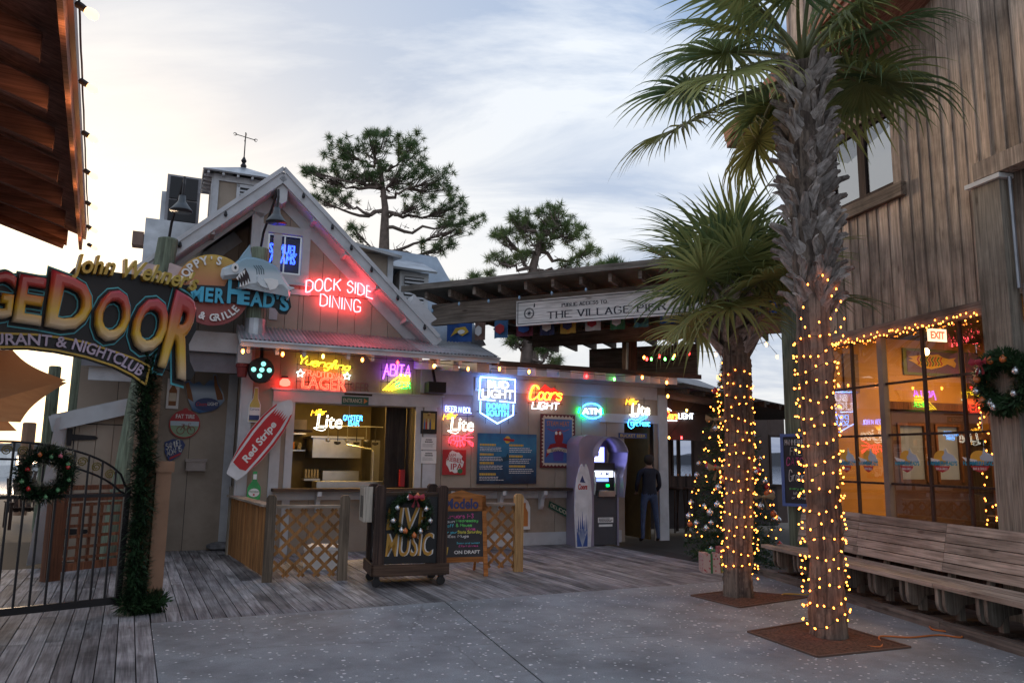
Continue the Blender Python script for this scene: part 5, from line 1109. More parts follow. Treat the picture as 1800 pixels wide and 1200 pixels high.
# Heineken bottle cutout
r = F.rect(435, 828, 459, 878, -.3); t = thing('bottle_sign', 'green beer bottle cutout standing on the stick fence rail', 'sign', F, (r[0], -.3, r[1]))
bt = [(.05, 0), (.95, 0), (1, .15), (.98, .45), (.68, .66), (.66, 1), (.36, 1), (.34, .66), (.02, .45), (0, .15)]
shape(t, r, bt, -.3, -.26, mat('green_bottle', (.04, .32, .09), .25, .2, 6), 'bottle'); shape(t, sub(r, .1, .1, .9, .4), circ(.5, .5, .5, .5, 18), -.306, -.3005, c_wht, 'bottle_label'); shape(t, sub(r, .38, .72, .64, .9), [(0, 0), (1, 0), (1, 1), (0, 1)], -.306, -.3005, c_wht, 'neck_label'); lettering(t, 'Heineken', sub(r, .15, .26, .85, .33), -.307, c_grn, .003); shape(t, sub(r, .42, .14, .58, .22), circ(.5, .5, .5, .5, 5), -.309, -.3065, c_red, 'star')
# small white card with an orange bottle behind the lattice
r = F.rect(912, 875, 932, 930, -.04); t = thing('bottle_sign', 'white card with orange bottle low on the wall below the ledge', 'sign', F, (r[0], -.04, r[1])); shape(t, r, [(0, 0), (1, 0), (1, .7), (.8, .9), (.5, 1), (0, 1)], -.04, -.02, c_wht, 'panel'); shape(t, r, [(.15, .1), (.8, .1), (.8, .55), (.6, .7), (.6, .85), (.3, .85), (.3, .7), (.15, .55)], -.045, -.0405, c_org, 'bottle')
# Red Stripe surfboard
A, Z = F.px(512, 703, -.3), F.px(407, 838, -.3); ax = (A[0]-Z[0], A[1]-Z[1]); ln = math.hypot(*ax); ax = (ax[0]/ln, ax[1]/ln); nx = (-ax[1], ax[0]); hwd = .20
prof = [(0, .42), (.03, .5), (.12, .68), (.3, .92), (.5, 1.0), (.68, .95), (.82, .78), (.92, .52), (.98, .22), (1, 0)]
def sb(s, q): return (Z[0]+ax[0]*ln*s+nx[0]*hwd*q, -.3, Z[1]+ax[1]*ln*s+nx[1]*hwd*q)
def sbpoly(pts, w0, w1, m, name): return MB().prism([(lambda v: (v[0], v[2]))(sb(*p)) for p in pts], w0, w1).build(name, m, t)
hwd = .235
t = thing('surfboard_sign', 'red and white surfboard reading RED STRIPE leaning diagonally beside the hatch', 'surfboard', F, (Z[0], -.3, Z[1]))
bd = [(s, q) for s, q in prof]+[(s, -q) for s, q in reversed(prof[:-1])]
sbpoly(bd, -.33, -.27, mat('surfboard_white', (.68, .68, .7), .35), 'board')
rn = random.Random(4)
sbpoly([(.12, .3), (.13, .56), (.3, .60), (.5, .66), (.68, .62)]+[(.8+(.05 if i % 2 else -.03)+rn.uniform(-.01, .01), .56-i*.08) for i in range(14)]+[(.68, -.62), (.5, -.66), (.3, -.60), (.13, -.5), (.11, -.1)], -.335, -.3305, C('stripe_red', (.5, .015, .02)), 'red_field')
for s in (-1, 1): sbpoly([(.12, s*.66), (.3, s*.76), (.5, s*.82), (.7, s*.78), (.86, s*.6), (.88, s*.66), (.8, s*.8), (.68, s*.93), (.5, s*.985), (.3, s*.9), (.14, s*.7)], -.335, -.3305, MATS['paint_stripe_red'], 'stripe')
vs, fs, es, ar = textmesh('Red Stripe', .03, .15); MB().add([(lambda p: (p[0], -.3355-(v[2]*.5+.5)*.004, p[2]))(sb(.2+.5*v[0], -.42+.62*v[1]*1.1)) for v in vs], fs).build('lettering', c_wht, t)

# ================================================================ HAMMERHEAD'S SIGN ON TWO LOG POSTS
hw = -.75
for x, yt, lab, yb in ((296, 420, 'thicker log post carrying the shark sign, left of it', 0), (457, 437, 'log post rising through the awning behind the shark sign', 3.5)):
    u_, z_ = F.px(x, yt, hw+.2); t = thing('log_post', lab, 'post', F, (u_, hw+.2, yb), 'sign posts')
    MB().tube([(u_-(0 if yb else .45), hw+.2, yb), (u_, hw+.2, z_-.02), (u_, hw+.2, z_)], [.16, .155, .14], 14).build('log', M_GREENP, t, smooth=False)
    if yb: MB().lathe((u_, hw+.2, az0), [(.19, .0), (.17, .12), (.165, .42)], 14).build('pipe_collar', M_GALV, t)
    lp = thing('gooseneck_lamp', 'dark gooseneck barn lamp on the '+('left' if not yb else 'right')+' log post of the shark sign', 'lamp', F, (u_, hw+.2, z_), 'gooseneck lamps')
    s = .02; pts = [(u_+.0, hw+.2, z_-.1), (u_+.03, hw+.1, z_+.25), (u_+.1, hw-.1, z_+.55), (u_+.16, hw-.3, z_+.82), (u_+.17, hw-.45, z_+.85), (u_+.17, hw-.5, z_+.72), (u_+.16, hw-.5, z_+.5)]
    MB().tube(pts, .022, 6).build('arm', M_IRON, lp)
    MB().lathe((u_+.16, hw-.5, z_+.28), [(.17, 0), (.165, .02), (.1, .1), (.06, .16), (.05, .25)], 14).build('shade', mat('dark_enamel', (.05, .06, .07), .35), lp, smooth=True)
t = thing('shark_sign', 'carved sign with an orange sun, cartoon shark and blue lettering POPPYS HAMMERHEADS BAR & GRILLE', 'sign', F, (F.px(385, 510, hw)[0], hw, 3.6))
def inflate(pts_px, w, depth, m, name, base=.03, steps=(0, .03, .07)):
    """Carved relief: outline traced in the sign's plane, inset in steps towards the viewer."""
    P = [Vector(F.px(*p, w)) for p in pts_px]; n = len(P); c = sum(P, Vector((0, 0)))/n
    ar = sum(P[i].x*P[(i+1) % n].y-P[(i+1) % n].x*P[i].y for i in range(n))
    if ar < 0: P = P[::-1]
    nr = []
    for i in range(n):
        a = (P[i]-P[i-1]).normalized(); b = (P[(i+1) % n]-P[i]).normalized(); tt = (a+b)
        tt = tt.normalized() if tt.length > .01 else a; nr.append(Vector((-tt.y, tt.x)))
    rings = [[(p.x, w+base, p.y) for p in P], [(p.x, w, p.y) for p in P]]
    for k, s in enumerate(steps[1:]): rings.append([(P[i].x+nr[i].x*s, w-depth*(k+1)/(len(steps)-1)*(.7 if k == 0 else 1), P[i].y+nr[i].y*s) for i in range(n)])
    mb = MB(); vs = [v for r in rings for v in r]; fs = [tuple(reversed(range(n)))]
    for k in range(len(rings)-1): fs += [(k*n+i, k*n+(i+1) % n, (k+1)*n+(i+1) % n, (k+1)*n+i) for i in range(n)]
    fs.append(tuple((len(rings)-1)*n+i for i in range(n)))
    return mb.add(vs, fs).build(name, m, t)
r = F.rect(316, 447, 431, 572, hw); rc = F.rect(316, 447, 431, 572, hw); cu_, cz_ = (rc[0]+rc[2])/2, (rc[1]+rc[3])/2; rr_ = (rc[3]-rc[1])/2
sm = gradmat('sunset_paint', [(0, (.26, .045, .05)), (.3, (.36, .09, .07)), (.62, (.5, .2, .08)), (1, (.55, .36, .06))], 2, cz_-rr_-3.6, cz_+rr_-3.6, .5)
MB().prism([(cu_+rr_*.98*math.cos(R(a*9)), cz_+rr_*math.sin(R(a*9))) for a in range(40)], hw, hw+.06).build('sun_disc', sm, t)
# pale cloud on the left
pxs = [(240, 470), (262, 463), (285, 468), (300, 462), (322, 470), (335, 464), (330, 500), (322, 520), (300, 505), (285, 508), (262, 485)]
MB().prism([F.px(*p, hw+.07) for p in pxs], hw+.07, hw+.13).build('cloud', mat('pale_pink_foam', (.55, .42, .40), .6), t)
# blue letters on black backing
P = F.px; wl_ = hw-.1
blk = [(300, 505), (333, 500), (395, 503), (400, 492), (425, 492), (440, 508), (480, 512), (508, 517), (512, 540), (504, 552), (492, 551), (484, 541), (430, 533), (390, 530), (335, 528), (300, 525)]
MB().prism([P(*p, wl_+.05) for p in blk], wl_+.04, wl_+.09).build('backing', M_BLACK, t)
m_lb = mat('sign_sky_blue', (.05, .38, .56), .4, .05)
hl = [('H', 262, 500, 280, 520), ('A', 281, 502, 299, 522), ('M', 300, 502, 330, 525), ('M', 333, 503, 358, 530), ('E', 361, 506, 375, 531), ('R', 378, 507, 395, 533), ('H', 400, 492, 424, 534), ('E', 423, 512, 439, 536), ('A', 440, 513, 462, 539), ('D', 463, 514, 483, 541), ("'", 485, 516, 491, 526), ('S', 492, 519, 508, 547)]
for ch, x0, y0, x1, y1 in hl: lettering(t, ch, F.rect(x0, y0, x1, y1, wl_), wl_+.04, m_lb, .06, .035 if ch != "'" else 0, name='letter')
# white arc lettering
def arc_text(txt, c, rad, a0, a1, h, wd, up=True, name='letter'):
    n = len(txt)
    for i, ch in enumerate(txt):
        if ch == ' ': continue
        a = R(a0+(a1-a0)*(i+.5)/n); vs, fs, es, ar = textmesh(ch, .03); hh = h*(.35 if ch == "'" else 1); ww = min(h*ar*.9, wd)*(1 if ch != "'" else .35)
        if ch == 'I': ww = h*.22
        er = Vector((math.cos(a), math.sin(a))); et = Vector((math.sin(a), -math.cos(a))) if up else Vector((-math.sin(a), math.cos(a))); rd = er if up else -er
        o = c+er*rad+rd*(h*.6 if ch == "'" else 0); g = lambda v: (o+et*(v[0]-.5)*ww+rd*v[1]*hh)
        MB().add([(g(v).x, hw-.02-(v[2]*.5+.5)*.035, g(v).y) for v in vs], fs).build(name, c_wht, t)
cc = Vector((cu_, cz_))
arc_text("POPPY'S", cc, rr_*.70, 172, 76, .14, .13); arc_text('BAR & GRILLE', cc, rr_*.89, 210, 326, .12, .12, False)
# shark: body, fins, belly, mouth, teeth, eye
m_sh = gradmat('shark_paint', [(0, (.62, .66, .68)), (.42, (.5, .56, .6)), (.6, (.26, .38, .45)), (1, (.22, .36, .45))], 2, P(440, 505, hw)[1]-3.6, P(440, 455, hw)[1]-3.6, .4)
inflate([(388, 480), (390, 472), (398, 468), (412, 463), (420, 456), (430, 452), (445, 452), (462, 456), (478, 463), (488, 470), (496, 482), (503, 494), (511, 505), (510, 521), (504, 528), (501, 515), (494, 507), (486, 508), (472, 511), (460, 510), (450, 504), (440, 506), (428, 508), (415, 506), (424, 503), (431, 498), (419, 488), (405, 490), (392, 491), (388, 486)], hw-.16, .09, m_sh, 'body', steps=(0, .02, .05))
inflate([(418, 458), (428, 444), (440, 429), (441, 440), (443, 452), (446, 456)], hw-.15, .04, MATS['shark_paint'], 'dorsal_fin', steps=(0, .01, .02))
inflate([(450, 486), (456, 482), (462, 490), (468, 500), (473, 508), (466, 509), (456, 504), (450, 496)], hw-.24, .05, MATS['shark_paint'], 'side_fin', steps=(0, .01, .02))
inflate([(500, 506), (508, 503), (517, 505), (518, 508), (511, 512), (503, 511)], hw-.17, .04, MATS['shark_paint'], 'tail_fin', steps=(0, .008, .016))
inflate([(483, 466), (487, 468), (486, 472)], hw-.15, .02, MATS['shark_paint'], 'small_fin', steps=(0, .004, .008))
MB().prism([P(*p, hw-.26) for p in ((463, 490), (476, 489), (488, 492), (490, 500), (484, 508), (474, 510), (470, 500))], hw-.262, hw-.2).build('belly', c_wht, t)
MB().prism([P(*p, hw-.26) for p in ((427, 476), (431, 471), (437, 482), (440, 494), (434, 500), (421, 504), (424, 498), (417, 488), (420, 482))], hw-.266, hw-.2).build('mouth', mat('dark_mouth', (.03, .015, .015), .6), t)
for k, (a, b, c) in enumerate((((426, 477), (431, 474), (430, 483)), ((422, 480), (426, 477), (427, 487)), ((418, 484), (422, 480), (423, 490)), ((415, 488), (419, 484), (419, 493)), ((421, 505), (425, 503), (422, 496)), ((426, 503), (430, 502), (427, 494)), ((431, 502), (435, 500), (432, 492)), ((435, 500), (439, 497), (436, 489)))): MB().prism([P(*p, hw-.27) for p in (a, b, c)], hw-.272, hw-.2665).build('tooth', c_wht, t)
ex, ez_ = P(413, 471, hw-.24); MB().prism([(ex+.055*math.cos(R(a*24)), ez_+.075*math.sin(R(a*24))) for a in range(15)], hw-.275, hw-.2).build('eye', c_wht, t); MB().prism([(ex+.005+.02*math.cos(R(a*36)), ez_+.03*math.sin(R(a*36))) for a in range(10)], hw-.279, hw-.2755).build('pupil', M_BLACK, t)
for k in range(4): x = 446+k*4; MB().tube([(P(x, 466, hw-.26)[0], hw-.252, P(x, 466, hw-.26)[1]), (P(x+5, 473, hw-.26)[0], hw-.256, P(x+5, 473, hw-.26)[1]), (P(x+6, 482, hw-.26)[0], hw-.252, P(x+6, 482, hw-.26)[1])], .007, 4).build('gill', mat('gill_line', (.12, .17, .2), .5), t)

# ================================================================ ARCHED ENTRY SIGN, GATE, GARLANDED POST
gs = thing('arched_sign', 'big black arched sign with puffy red and yellow letters reading VILLAGE DOOR, RESTAURANT & NIGHTCLUB', 'sign', G, (-1.0, -.1, 2.6))
gw = -.15
def gp(x, y): return G.px(x, y, gw)
top_ = [(-60, 470), (0, 478), (60, 482), (118, 486), (132, 470), (150, 462), (180, 466), (200, 478), (250, 484), (290, 492), (330, 502), (338, 520), (345, 545), (345, 580), (332, 605), (334, 635), (343, 655), (335, 668), (318, 664), (298, 650), (278, 645), (264, 642)]
bot_ = [(257, 680), (235, 664), (200, 646), (150, 630), (100, 620), (50, 614), (0, 614), (-60, 618)]
def cyl(u): return gw
MB().prism([gp(*p) for p in top_+bot_], gw, gw+.07).build('board', M_BLACK, gs)
def ribbon(pts, th, w0, w1, m, name):
    Q = [gp(*p) for p in pts]; mb = MB()
    for a, b in zip(Q, Q[1:]): mb.beam((a[0], (w0+w1)/2, a[1]), (b[0], (w0+w1)/2, b[1]), abs(w1-w0), th)
    return mb.build(name, m, gs)
m_gold = mat('gold_paint', (.55, .36, .05), .4)
ribbon([(-60, 590), (0, 586), (60, 588), (110, 594), (150, 602), (200, 618), (235, 630), (262, 644), (255, 676)], .02, gw-.02, gw-.001, m_gold, 'gold_border')
ribbon([(255, 676), (232, 659), (200, 643), (150, 627), (100, 616), (50, 610), (0, 610), (-60, 614)], .02, gw-.02, gw-.001, m_gold, 'gold_border')
m_puff = gradmat('flame_letter_paint', [(0, (.62, .5, .36)), (.12, (.6, .42, .2)), (.3, (.62, .40, .03)), (.55, (.5, .2, .03)), (.75, (.42, .06, .04)), (1, (.36, .03, .06))], 2, 0, 1, .3, .12)
big = [('A', -82, 478, -34, 556, -2), ('G', -30, 478, 22, 562, -2), ('E', 24, 487, 74, 572, -2), ('D', 84, 490, 157, 584, -6), ('O', 163, 510, 224, 603, -8), ('O', 229, 524, 289, 622, -10), ('R', 291, 522, 340, 655, -12)]
m_edge = mat('cyan_line_paint', (.08, .42, .5), .4)
for i, (ch, x0, y0, x1, y1, an) in enumerate(big):
    r = G.rect(x0, y0, x1, y1, gw); h = r[3]-r[1]; cxx = (r[0]+r[2])/2; czz = (r[1]+r[3])/2; ca, sa = math.cos(R(an)), math.sin(R(an))
    rn = random.Random(i)
    def mp_(v, k=1.0, base=0, dep=.1):
        x = (v[0]-.5)*(r[2]-r[0])*k; z = (v[1]-.5)*h*k
        x *= 1+.03*math.sin(v[1]*9+i)
        if ch == 'R' and v[1] < .3 and v[0] > .5: x += (.3-v[1])*.1; z -= (.3-v[1])*.22
        if ch in 'RD' and v[1] > .8 and v[0] < .3: x -= (v[1]-.8)*.25; z += (v[1]-.8)*.15
        return (cxx+x*ca-z*sa, gw-base-(v[2]*.5+.5)*dep, czz+x*sa+z*ca)
    vs, fs, es, ar = textmesh(ch, .085); bk = MB().add([mp_(v, 1.17, .002, .012) for v in vs], fs).build('letter_outline', m_edge, gs)
    vs2, fs2, _, _ = textmesh(ch, .065); MB().add([mp_(v, 1.11, .006, .02) for v in vs2], fs2).build('letter_backing', M_BLACK, gs)
    vs, fs, es, ar = textmesh(ch, -.012, 0, .05); mb = MB().add([mp_(v, 1.0, .02, .11) for v in vs], fs)
    o = mb.build('letter', m_puff, gs, smooth=True); 
    # own object space so the painted blend spans each letter
    me = o.data; z0 = min(v.co.z for v in me.vertices); z1 = max(v.co.z for v in me.vertices)
    for v in me.vertices: v.co.z = (v.co.z-z0)/(z1-z0)
    o.scale = (1, 1, z1-z0); o.location.z += z0
# gold script and lower lettering follow the arch
def path_text(text, pts, h, m, bold=.02, shear=0., dep=.03, w_=gw, stroke=None, name='letter'):
    Q = [Vector(gp(*p)) for p in pts]; L_ = [0]
    for a, b in zip(Q, Q[1:]): L_.append(L_[-1]+(b-a).length)
    tot = L_[-1]
    def pt(s):
        d = s*tot
        for k in range(len(Q)-1):
            if d <= L_[k+1] or k == len(Q)-2:
                f = (d-L_[k])/(L_[k+1]-L_[k]); tt = (Q[k+1]-Q[k]).normalized(); return Q[k].lerp(Q[k+1], f), Vector((-tt.y, tt.x))
    if stroke:
        ls = strokes(text, 1, shear, True); mb = MB()
        for l in ls: mb.tube([(lambda c: (c[0].x+c[1].x*p[1]*h, w_-dep, c[0].y+c[1].y*p[1]*h))(pt(p[0])) for p in l], stroke, 6)
        return mb.build('script', m, gs, smooth=True)
    vs, fs, es, ar = textmesh(text, bold, shear)
    return MB().add([(lambda c: (c[0].x+c[1].x*v[1]*h, w_-.002-(v[2]*.5+.5)*dep, c[0].y+c[1].y*v[1]*h))(pt(v[0])) for v in vs], fs).build(name, m, gs)
path_text("John Wehner's", [(122, 492), (180, 495), (240, 503), (290, 512), (340, 524)], .27, mat('olive_gold', (.42, .31, .05), .4), bold=.02, shear=.35, dep=.09)
m_lil = mat('lilac_letter', (.5, .42, .55), .4)
path_text('RESTAURANT &', [(-110, 612), (-40, 606), (0, 607), (60, 607), (116, 612)], .115, m_lil); path_text('NIGHTCLUB', [(124, 614), (160, 624), (205, 640), (244, 662)], .12, m_lil)
# brown post with cap
pp = thing('gate_post', 'brown painted square post wrapped on one side with dark garland', 'post', G, (.03, .1, 0))
q0, q1 = G.px(266, 940)[0], G.px(293, 940)[0]; ph = G.px(282, 810)[1]
MB().box(q0, 0, 0, q1, .2, ph).build('shaft', M_BROWNP, pp); MB().box(q0-.02, -.02, ph-.12, q1+.02, .22, ph).build('cap', M_BROWNP, pp)
MB().box(q0-.2, .03, 0, q0-.01, .2, 2.75).build('upright', M_BROWNP, pp)
# iron gate
gt = thing('iron_gate', 'black wrought iron gate with arched scroll top standing half open', 'gate', G, (-1.3, 0, 0))
gu1 = G.px(216, 950)[0]; gz0 = .14; gm = 1.215; gh = 1.25; pk_ = 1.75; gu0 = gu1-2.35
def arch(u, inner=0): s = (u-gu1)/(gu0-gu1)*2; s = max(0, min(1, s if s <= 1 else 2-s)); return gh-inner+(pk_-gh)*math.sin(math.acos(1-s)) if s < 1 else pk_-inner
piece('rail', M_IRON, gt, ((gu0+gu1)/2, 0, gz0), (gu1-gu0, .05, .07)); piece('rail', M_IRON, gt, ((gu0+gu1)/2, 0, gm), (gu1-gu0, .04, .035))
for u_ in (gu0, gu1): piece('stile', M_IRON, gt, (u_, 0, (gz0+gh)/2), (.06, .05, gh-gz0+.1))
for off in (0, .17): MB().tube([(gu1+(gu0-gu1)*k/30, 0, max(arch(gu1+(gu0-gu1)*k/30, off), gm)) for k in range(31)], .012, 6).build('arch_bar', M_IRON, gt)
k = 0; u_ = gu1-.13
while u_ > gu0+.05: MB().cbox((u_, 0, (gz0+arch(u_))/2), (.02, .02, arch(u_)-gz0)).build('bar', M_IRON, gt); u_ -= .135
for k in range(16):
    u_ = gu1-.12-k*.135
    if arch(u_)-.17 > gm-.05: MB().tube([(u_-.0675+.05*math.cos(R(a))*(1-a/900), 0, arch(u_-.06)-.085+.05*math.sin(R(a))*(1-a/900)) for a in range(0, 700, 40)], .006, 4).build('scroll', mat('gilded_iron', (.2, .15, .03), .4), gt)
# ---- greenery: wreaths and garlands
M_FIR = leafmat('fir_green', (.012, .035, .016), (.035, .075, .03), .1, 9)
def needles(path, rad, n, ln, wd, seed=0, bushy=1.):
    """Short flat sprigs round a path of 3-D points."""
    rn = random.Random(seed); mb = MB(); m = len(path)-1
    for i in range(n):
        t_ = rn.random()*m; k = min(int(t_), m-1); p = path[k].lerp(path[k+1], t_-k); d = (path[k+1]-path[k]).normalized()
        q = Vector((rn.gauss(0, 1), rn.gauss(0, 1), rn.gauss(0, 1))); q = (q-d*q.dot(d)*.6).normalized(); a = p+q*rad*rn.random()**.5*.75; e = a+(q+d*rn.uniform(-.6, .6)).normalized()*ln*rn.uniform(.5, 1.2)*bushy
        s = q.cross(d); s = (s.normalized() if s.length > .1 else Vector((1, 0, 0)))*wd*rn.uniform(.6, 1.2)
        mid = a.lerp(e, .5); mb.add([a, mid+s, e, mid-s], [(0, 1, 2, 3)])
    return mb
def ring(c, r, fr_u, n=36): return [Vector(c)+fr_u*math.cos(R(a*360/n))*r+Vector((0, 0, 1))*math.sin(R(a*360/n))*r for a in range(n+1)]
def bow(t, c, s, m, fr=None):
    X = Vector((1, 0, 0)); mb = MB()
    for sg in (-1, 1):
        mb.add([Vector(c), Vector(c)+Vector((sg*s, -.03, s*.5)), Vector(c)+Vector((sg*s*1.1, -.05, 0)), Vector(c)+Vector((sg*s*.9, -.03, -s*.3)), Vector(c)+Vector((0, .02, 0))], [(0, 1, 2), (0, 2, 3), (4, 2, 1), (4, 3, 2)])
        mb.add([Vector(c), Vector(c)+Vector((sg*s*.25, -.02, -s*1.3)), Vector(c)+Vector((sg*s*.6, -.02, -s*1.2))], [(0, 1, 2), (2, 1, 0)])
    mb.lathe((c[0], c[1]-.03, c[2]-.03), [(.02, 0), (.04, .03), (.02, .06)], 8); mb.build('bow', m, t)
def bauble_mesh(m, r): return MB().lathe((0, 0, 0), [(r*.05, -r)]+[(r*math.cos(R(a)), r*math.sin(R(a))) for a in range(-65, 66, 26)]+[(r*.3, r), (r*.25, r*1.25)], 12).mesh('bauble', m, smooth=True)
m_bs, m_br, m_bg, m_bo, m_bp = mat('silver_bauble', (.7, .7, .72), .15, 0, metal=.9), mat('red_bauble', (.5, .02, .02), .15, 0, spec=.8), mat('green_bauble', (.12, .32, .14), .2, 0, spec=.8), mat('orange_bauble', (.6, .16, .04), .2, 0, spec=.8), mat('pink_bauble', (.6, .15, .2), .2, 0)
BM = [bauble_mesh(m, .035) for m in (m_bs, m_br, m_bg, m_bo, m_bp)]
def wreath(label, fr, c, rad, th, n, cols, seed, bowm=None, bowpos=None, scale=1.):
    t = thing('wreath', label, 'wreath', fr, c); p = ring(c, rad, Vector((1, 0, 0))); needles(p, th, n, th*.75, .011, seed).build('greenery', M_FIR, t)
    MB().tube(p, th*.35, 6).build('ring', mat('wreath_core', (.02, .035, .02), .9), t)
    rn = random.Random(seed)
    for i, (a, k) in enumerate(cols): link('bauble', BM[k], t, (c[0]+math.cos(R(a))*rad*rn.uniform(.85, 1.15), c[1]-th*.85, c[2]+math.sin(R(a))*rad*rn.uniform(.85, 1.15)), scale=(scale,)*3)
    if bowm: bow(t, (c[0]+math.cos(R(bowpos))*rad, c[1]-th-.03, c[2]+math.sin(R(bowpos))*rad), rad*.42, bowm)
    return t
u_, z_ = G.px(80, 833, -.08); rd = (G.px(128, 833, -.08)[0]-G.px(32, 833, -.08)[0])/2*.83
wreath('dark wreath with red, green and gold baubles on the iron gate', G, (u_, -.08, z_), rd, .105, 3400, [(20, 1), (60, 4), (85, 2), (120, 3), (165, 1), (200, 2), (225, 1), (300, 2), (270, 2), (345, 2), (35, 2)], 3, scale=.62)
gl = thing('garland', 'dark evergreen garland hanging down the gate post to a heap on the deck', 'garland', G, (q0-.1, -.1, 0))
gpts = [Vector((G.px(x, y, -.06)[0], -.06, max(G.px(x, y, -.06)[1], .02))) for x, y in ((262, 628), (258, 680), (252, 740), (256, 800), (245, 850), (250, 900), (238, 950), (240, 1000), (236, 1040), (226, 1062))]
needles(gpts, .15, 7000, .1, .013, 5).build('greenery', M_FIR, gl); MB().tube(gpts, .045, 6).build('core', MATS['wreath_core'], gl)
gp2 = [Vector((G.px(x, y, -.12)[0], -.12, max(G.px(x, y, -.12)[1], .06))) for x, y in ((222, 1060), (245, 1066), (268, 1058), (282, 1058))]
needles(gp2, .12, 1300, .085, .012, 6).build('greenery_heap', M_FIR, gl)

# ================================================================ SERVING AREA: STICK FENCE, LATTICE FENCES, PODIUM, A-FRAME
def wframe(p, q, z=0.0):
    a, b = W0.gnd(*p), W0.gnd(*q); return Frame((a[0], a[1]), math.degrees(math.atan2(b[1]-a[1], b[0]-a[0]))), math.hypot(b[0]-a[0], b[1]-a[1])
def lattice(label, p, q, hpx, cap=True, posts=(1, 1), m=M_LATT, pm=M_POSTW, capm=None):
    fr, ln = wframe(p, q); h = fr.px((p[0]+q[0])/2, hpx)[1]; t = thing('lattice_fence', label, 'fence', fr, (0, 0, 0))
    x0, x1, z0, z1 = .0, ln, .06, h-.05; bwid = .042; dg = .2
    def clip(c, s):  # line z = s*(x-c): clip to the panel
        pts = []
        for x in (x0, x1):
            z = s*(x-c)
            if z0 <= z <= z1: pts.append((x, z))
        for z in (z0, z1):
            x = c+z/s
            if x0 < x < x1: pts.append((x, z))
        return pts[:2] if len(pts) >= 2 else None
    c = x0-z1-dg
    while c < x1+z1:
        for s, wv in ((1, 0), (-1, .012)):
            pp_ = clip(c, s)
            if pp_:
                a, b = sorted(pp_)
                if math.hypot(a[0]-b[0], a[1]-b[1]) > .03: MB().beam((a[0], wv, a[1]), (b[0], wv, b[1]), .008, bwid, up=(0, 1, 0)) if False else None; dx, dz = b[0]-a[0], b[1]-a[1]; L_ = math.hypot(dx, dz); nx, nz_ = -dz/L_*bwid/2, dx/L_*bwid/2; MB().prism([(a[0]-nx, a[1]-nz_), (b[0]-nx, b[1]-nz_), (b[0]+nx, b[1]+nz_), (a[0]+nx, a[1]+nz_)], wv, wv+.01).build('lattice_strip', m, t)
        c += dg
    c = x0-dg
    if posts[0]: MB().prism([(-.13, 0), (0, 0), (0, h+.1), (-.03, h+.14), (-.1, h+.14), (-.13, h+.1)], -.05, .08).build('post', pm, t)
    if posts[1]: MB().prism([(ln, 0), (ln+.13, 0), (ln+.13, h+.1), (ln+.1, h+.14), (ln+.03, h+.14), (ln, h+.1)], -.05, .08).build('post', pm, t)
    if cap: MB().box(0, -.04, h-.03, ln, .08, h+.005).build('cap_rail', capm or M_BENCHW, t)
    return t, fr, ln, h
t, f1, l1, h1 = lattice('front diagonal lattice fence left of the LIVE MUSIC cart', (478, 1022), (592, 1019), 888, pm=wood('brown_fence_post', (.24, .18, .13), (.12, .09, .065), 2, stain=.3))
t, f2, l2, h2 = lattice('shorter lattice fence end panel with pale post right of the chalkboard', (838, 1005), (903, 1004), 884, posts=(0, 1), pm=wood('pale_pine', (.42, .27, .12), (.3, .18, .08), 2, stain=.2))
t, f3, l3, h3 = lattice('back lattice fence between the cart and the pale post, half hidden', (700, 985), (845, 975), 878, posts=(0, 0))
# fence of split sticks running back from the front lattice
a, b = W0.gnd(466, 1016), W0.gnd(402, 975); fr = Frame((a[0], a[1]), math.degrees(math.atan2(b[1]-a[1], b[0]-a[0]))); ln = math.hypot(b[0]-a[0], b[1]-a[1])
hs = .98
t = thing('stick_fence', 'rail fence clad with rough upright split sticks at the corner by the bottle', 'fence', fr, (0, 0, 0)); rn = random.Random(8); u_ = .1
while u_ < ln: 
    w_ = rn.uniform(.035, .07); h_ = hs-rn.uniform(.0, .09); tl = rn.uniform(-.03, .03)
    MB().add([(u_, -.0, rn.uniform(.0, .1)), (u_+w_, 0, .02), (u_+w_, .02, .02), (u_, .02, .02), (u_+tl, .0, h_), (u_+w_+tl, 0, h_), (u_+w_+tl, .02, h_), (u_+tl, .02, h_)], [(0, 3, 2, 1), (4, 5, 6, 7), (0, 1, 5, 4), (1, 2, 6, 5), (2, 3, 7, 6), (3, 0, 4, 7)]).build('stick', M_LATT, t); u_ += w_+rn.uniform(.004, .02)
MB().box(.0, -.1, hs-.03, ln+.1, .08, hs).build('cap_rail', M_BENCHW, t); MB().box(0, -.06, .3, ln, -.02, .38).build('rail', M_DKWOODX, t); MB().box(ln, -.08, 0, ln+.12, .04, hs+.14).build('post', M_POSTW, t)
# dim panel and box behind the lattice
g0, g1 = W0.gnd(520, 1008), W0.gnd(582, 1008); t = thing('cooler_box', 'pale cooler box on the deck behind the front lattice', 'box', W0, (g0[0], g0[1]+.4, 0)); MB().box(g0[0], g0[1]+.4, 0, g1[0], g1[1]+.8, .28).build('body', c_wht, t); MB().box(g0[0]-.01, g0[1]+.39, .281, g1[0]+.01, g1[1]+.81, .33).build('lid', c_wht, t)
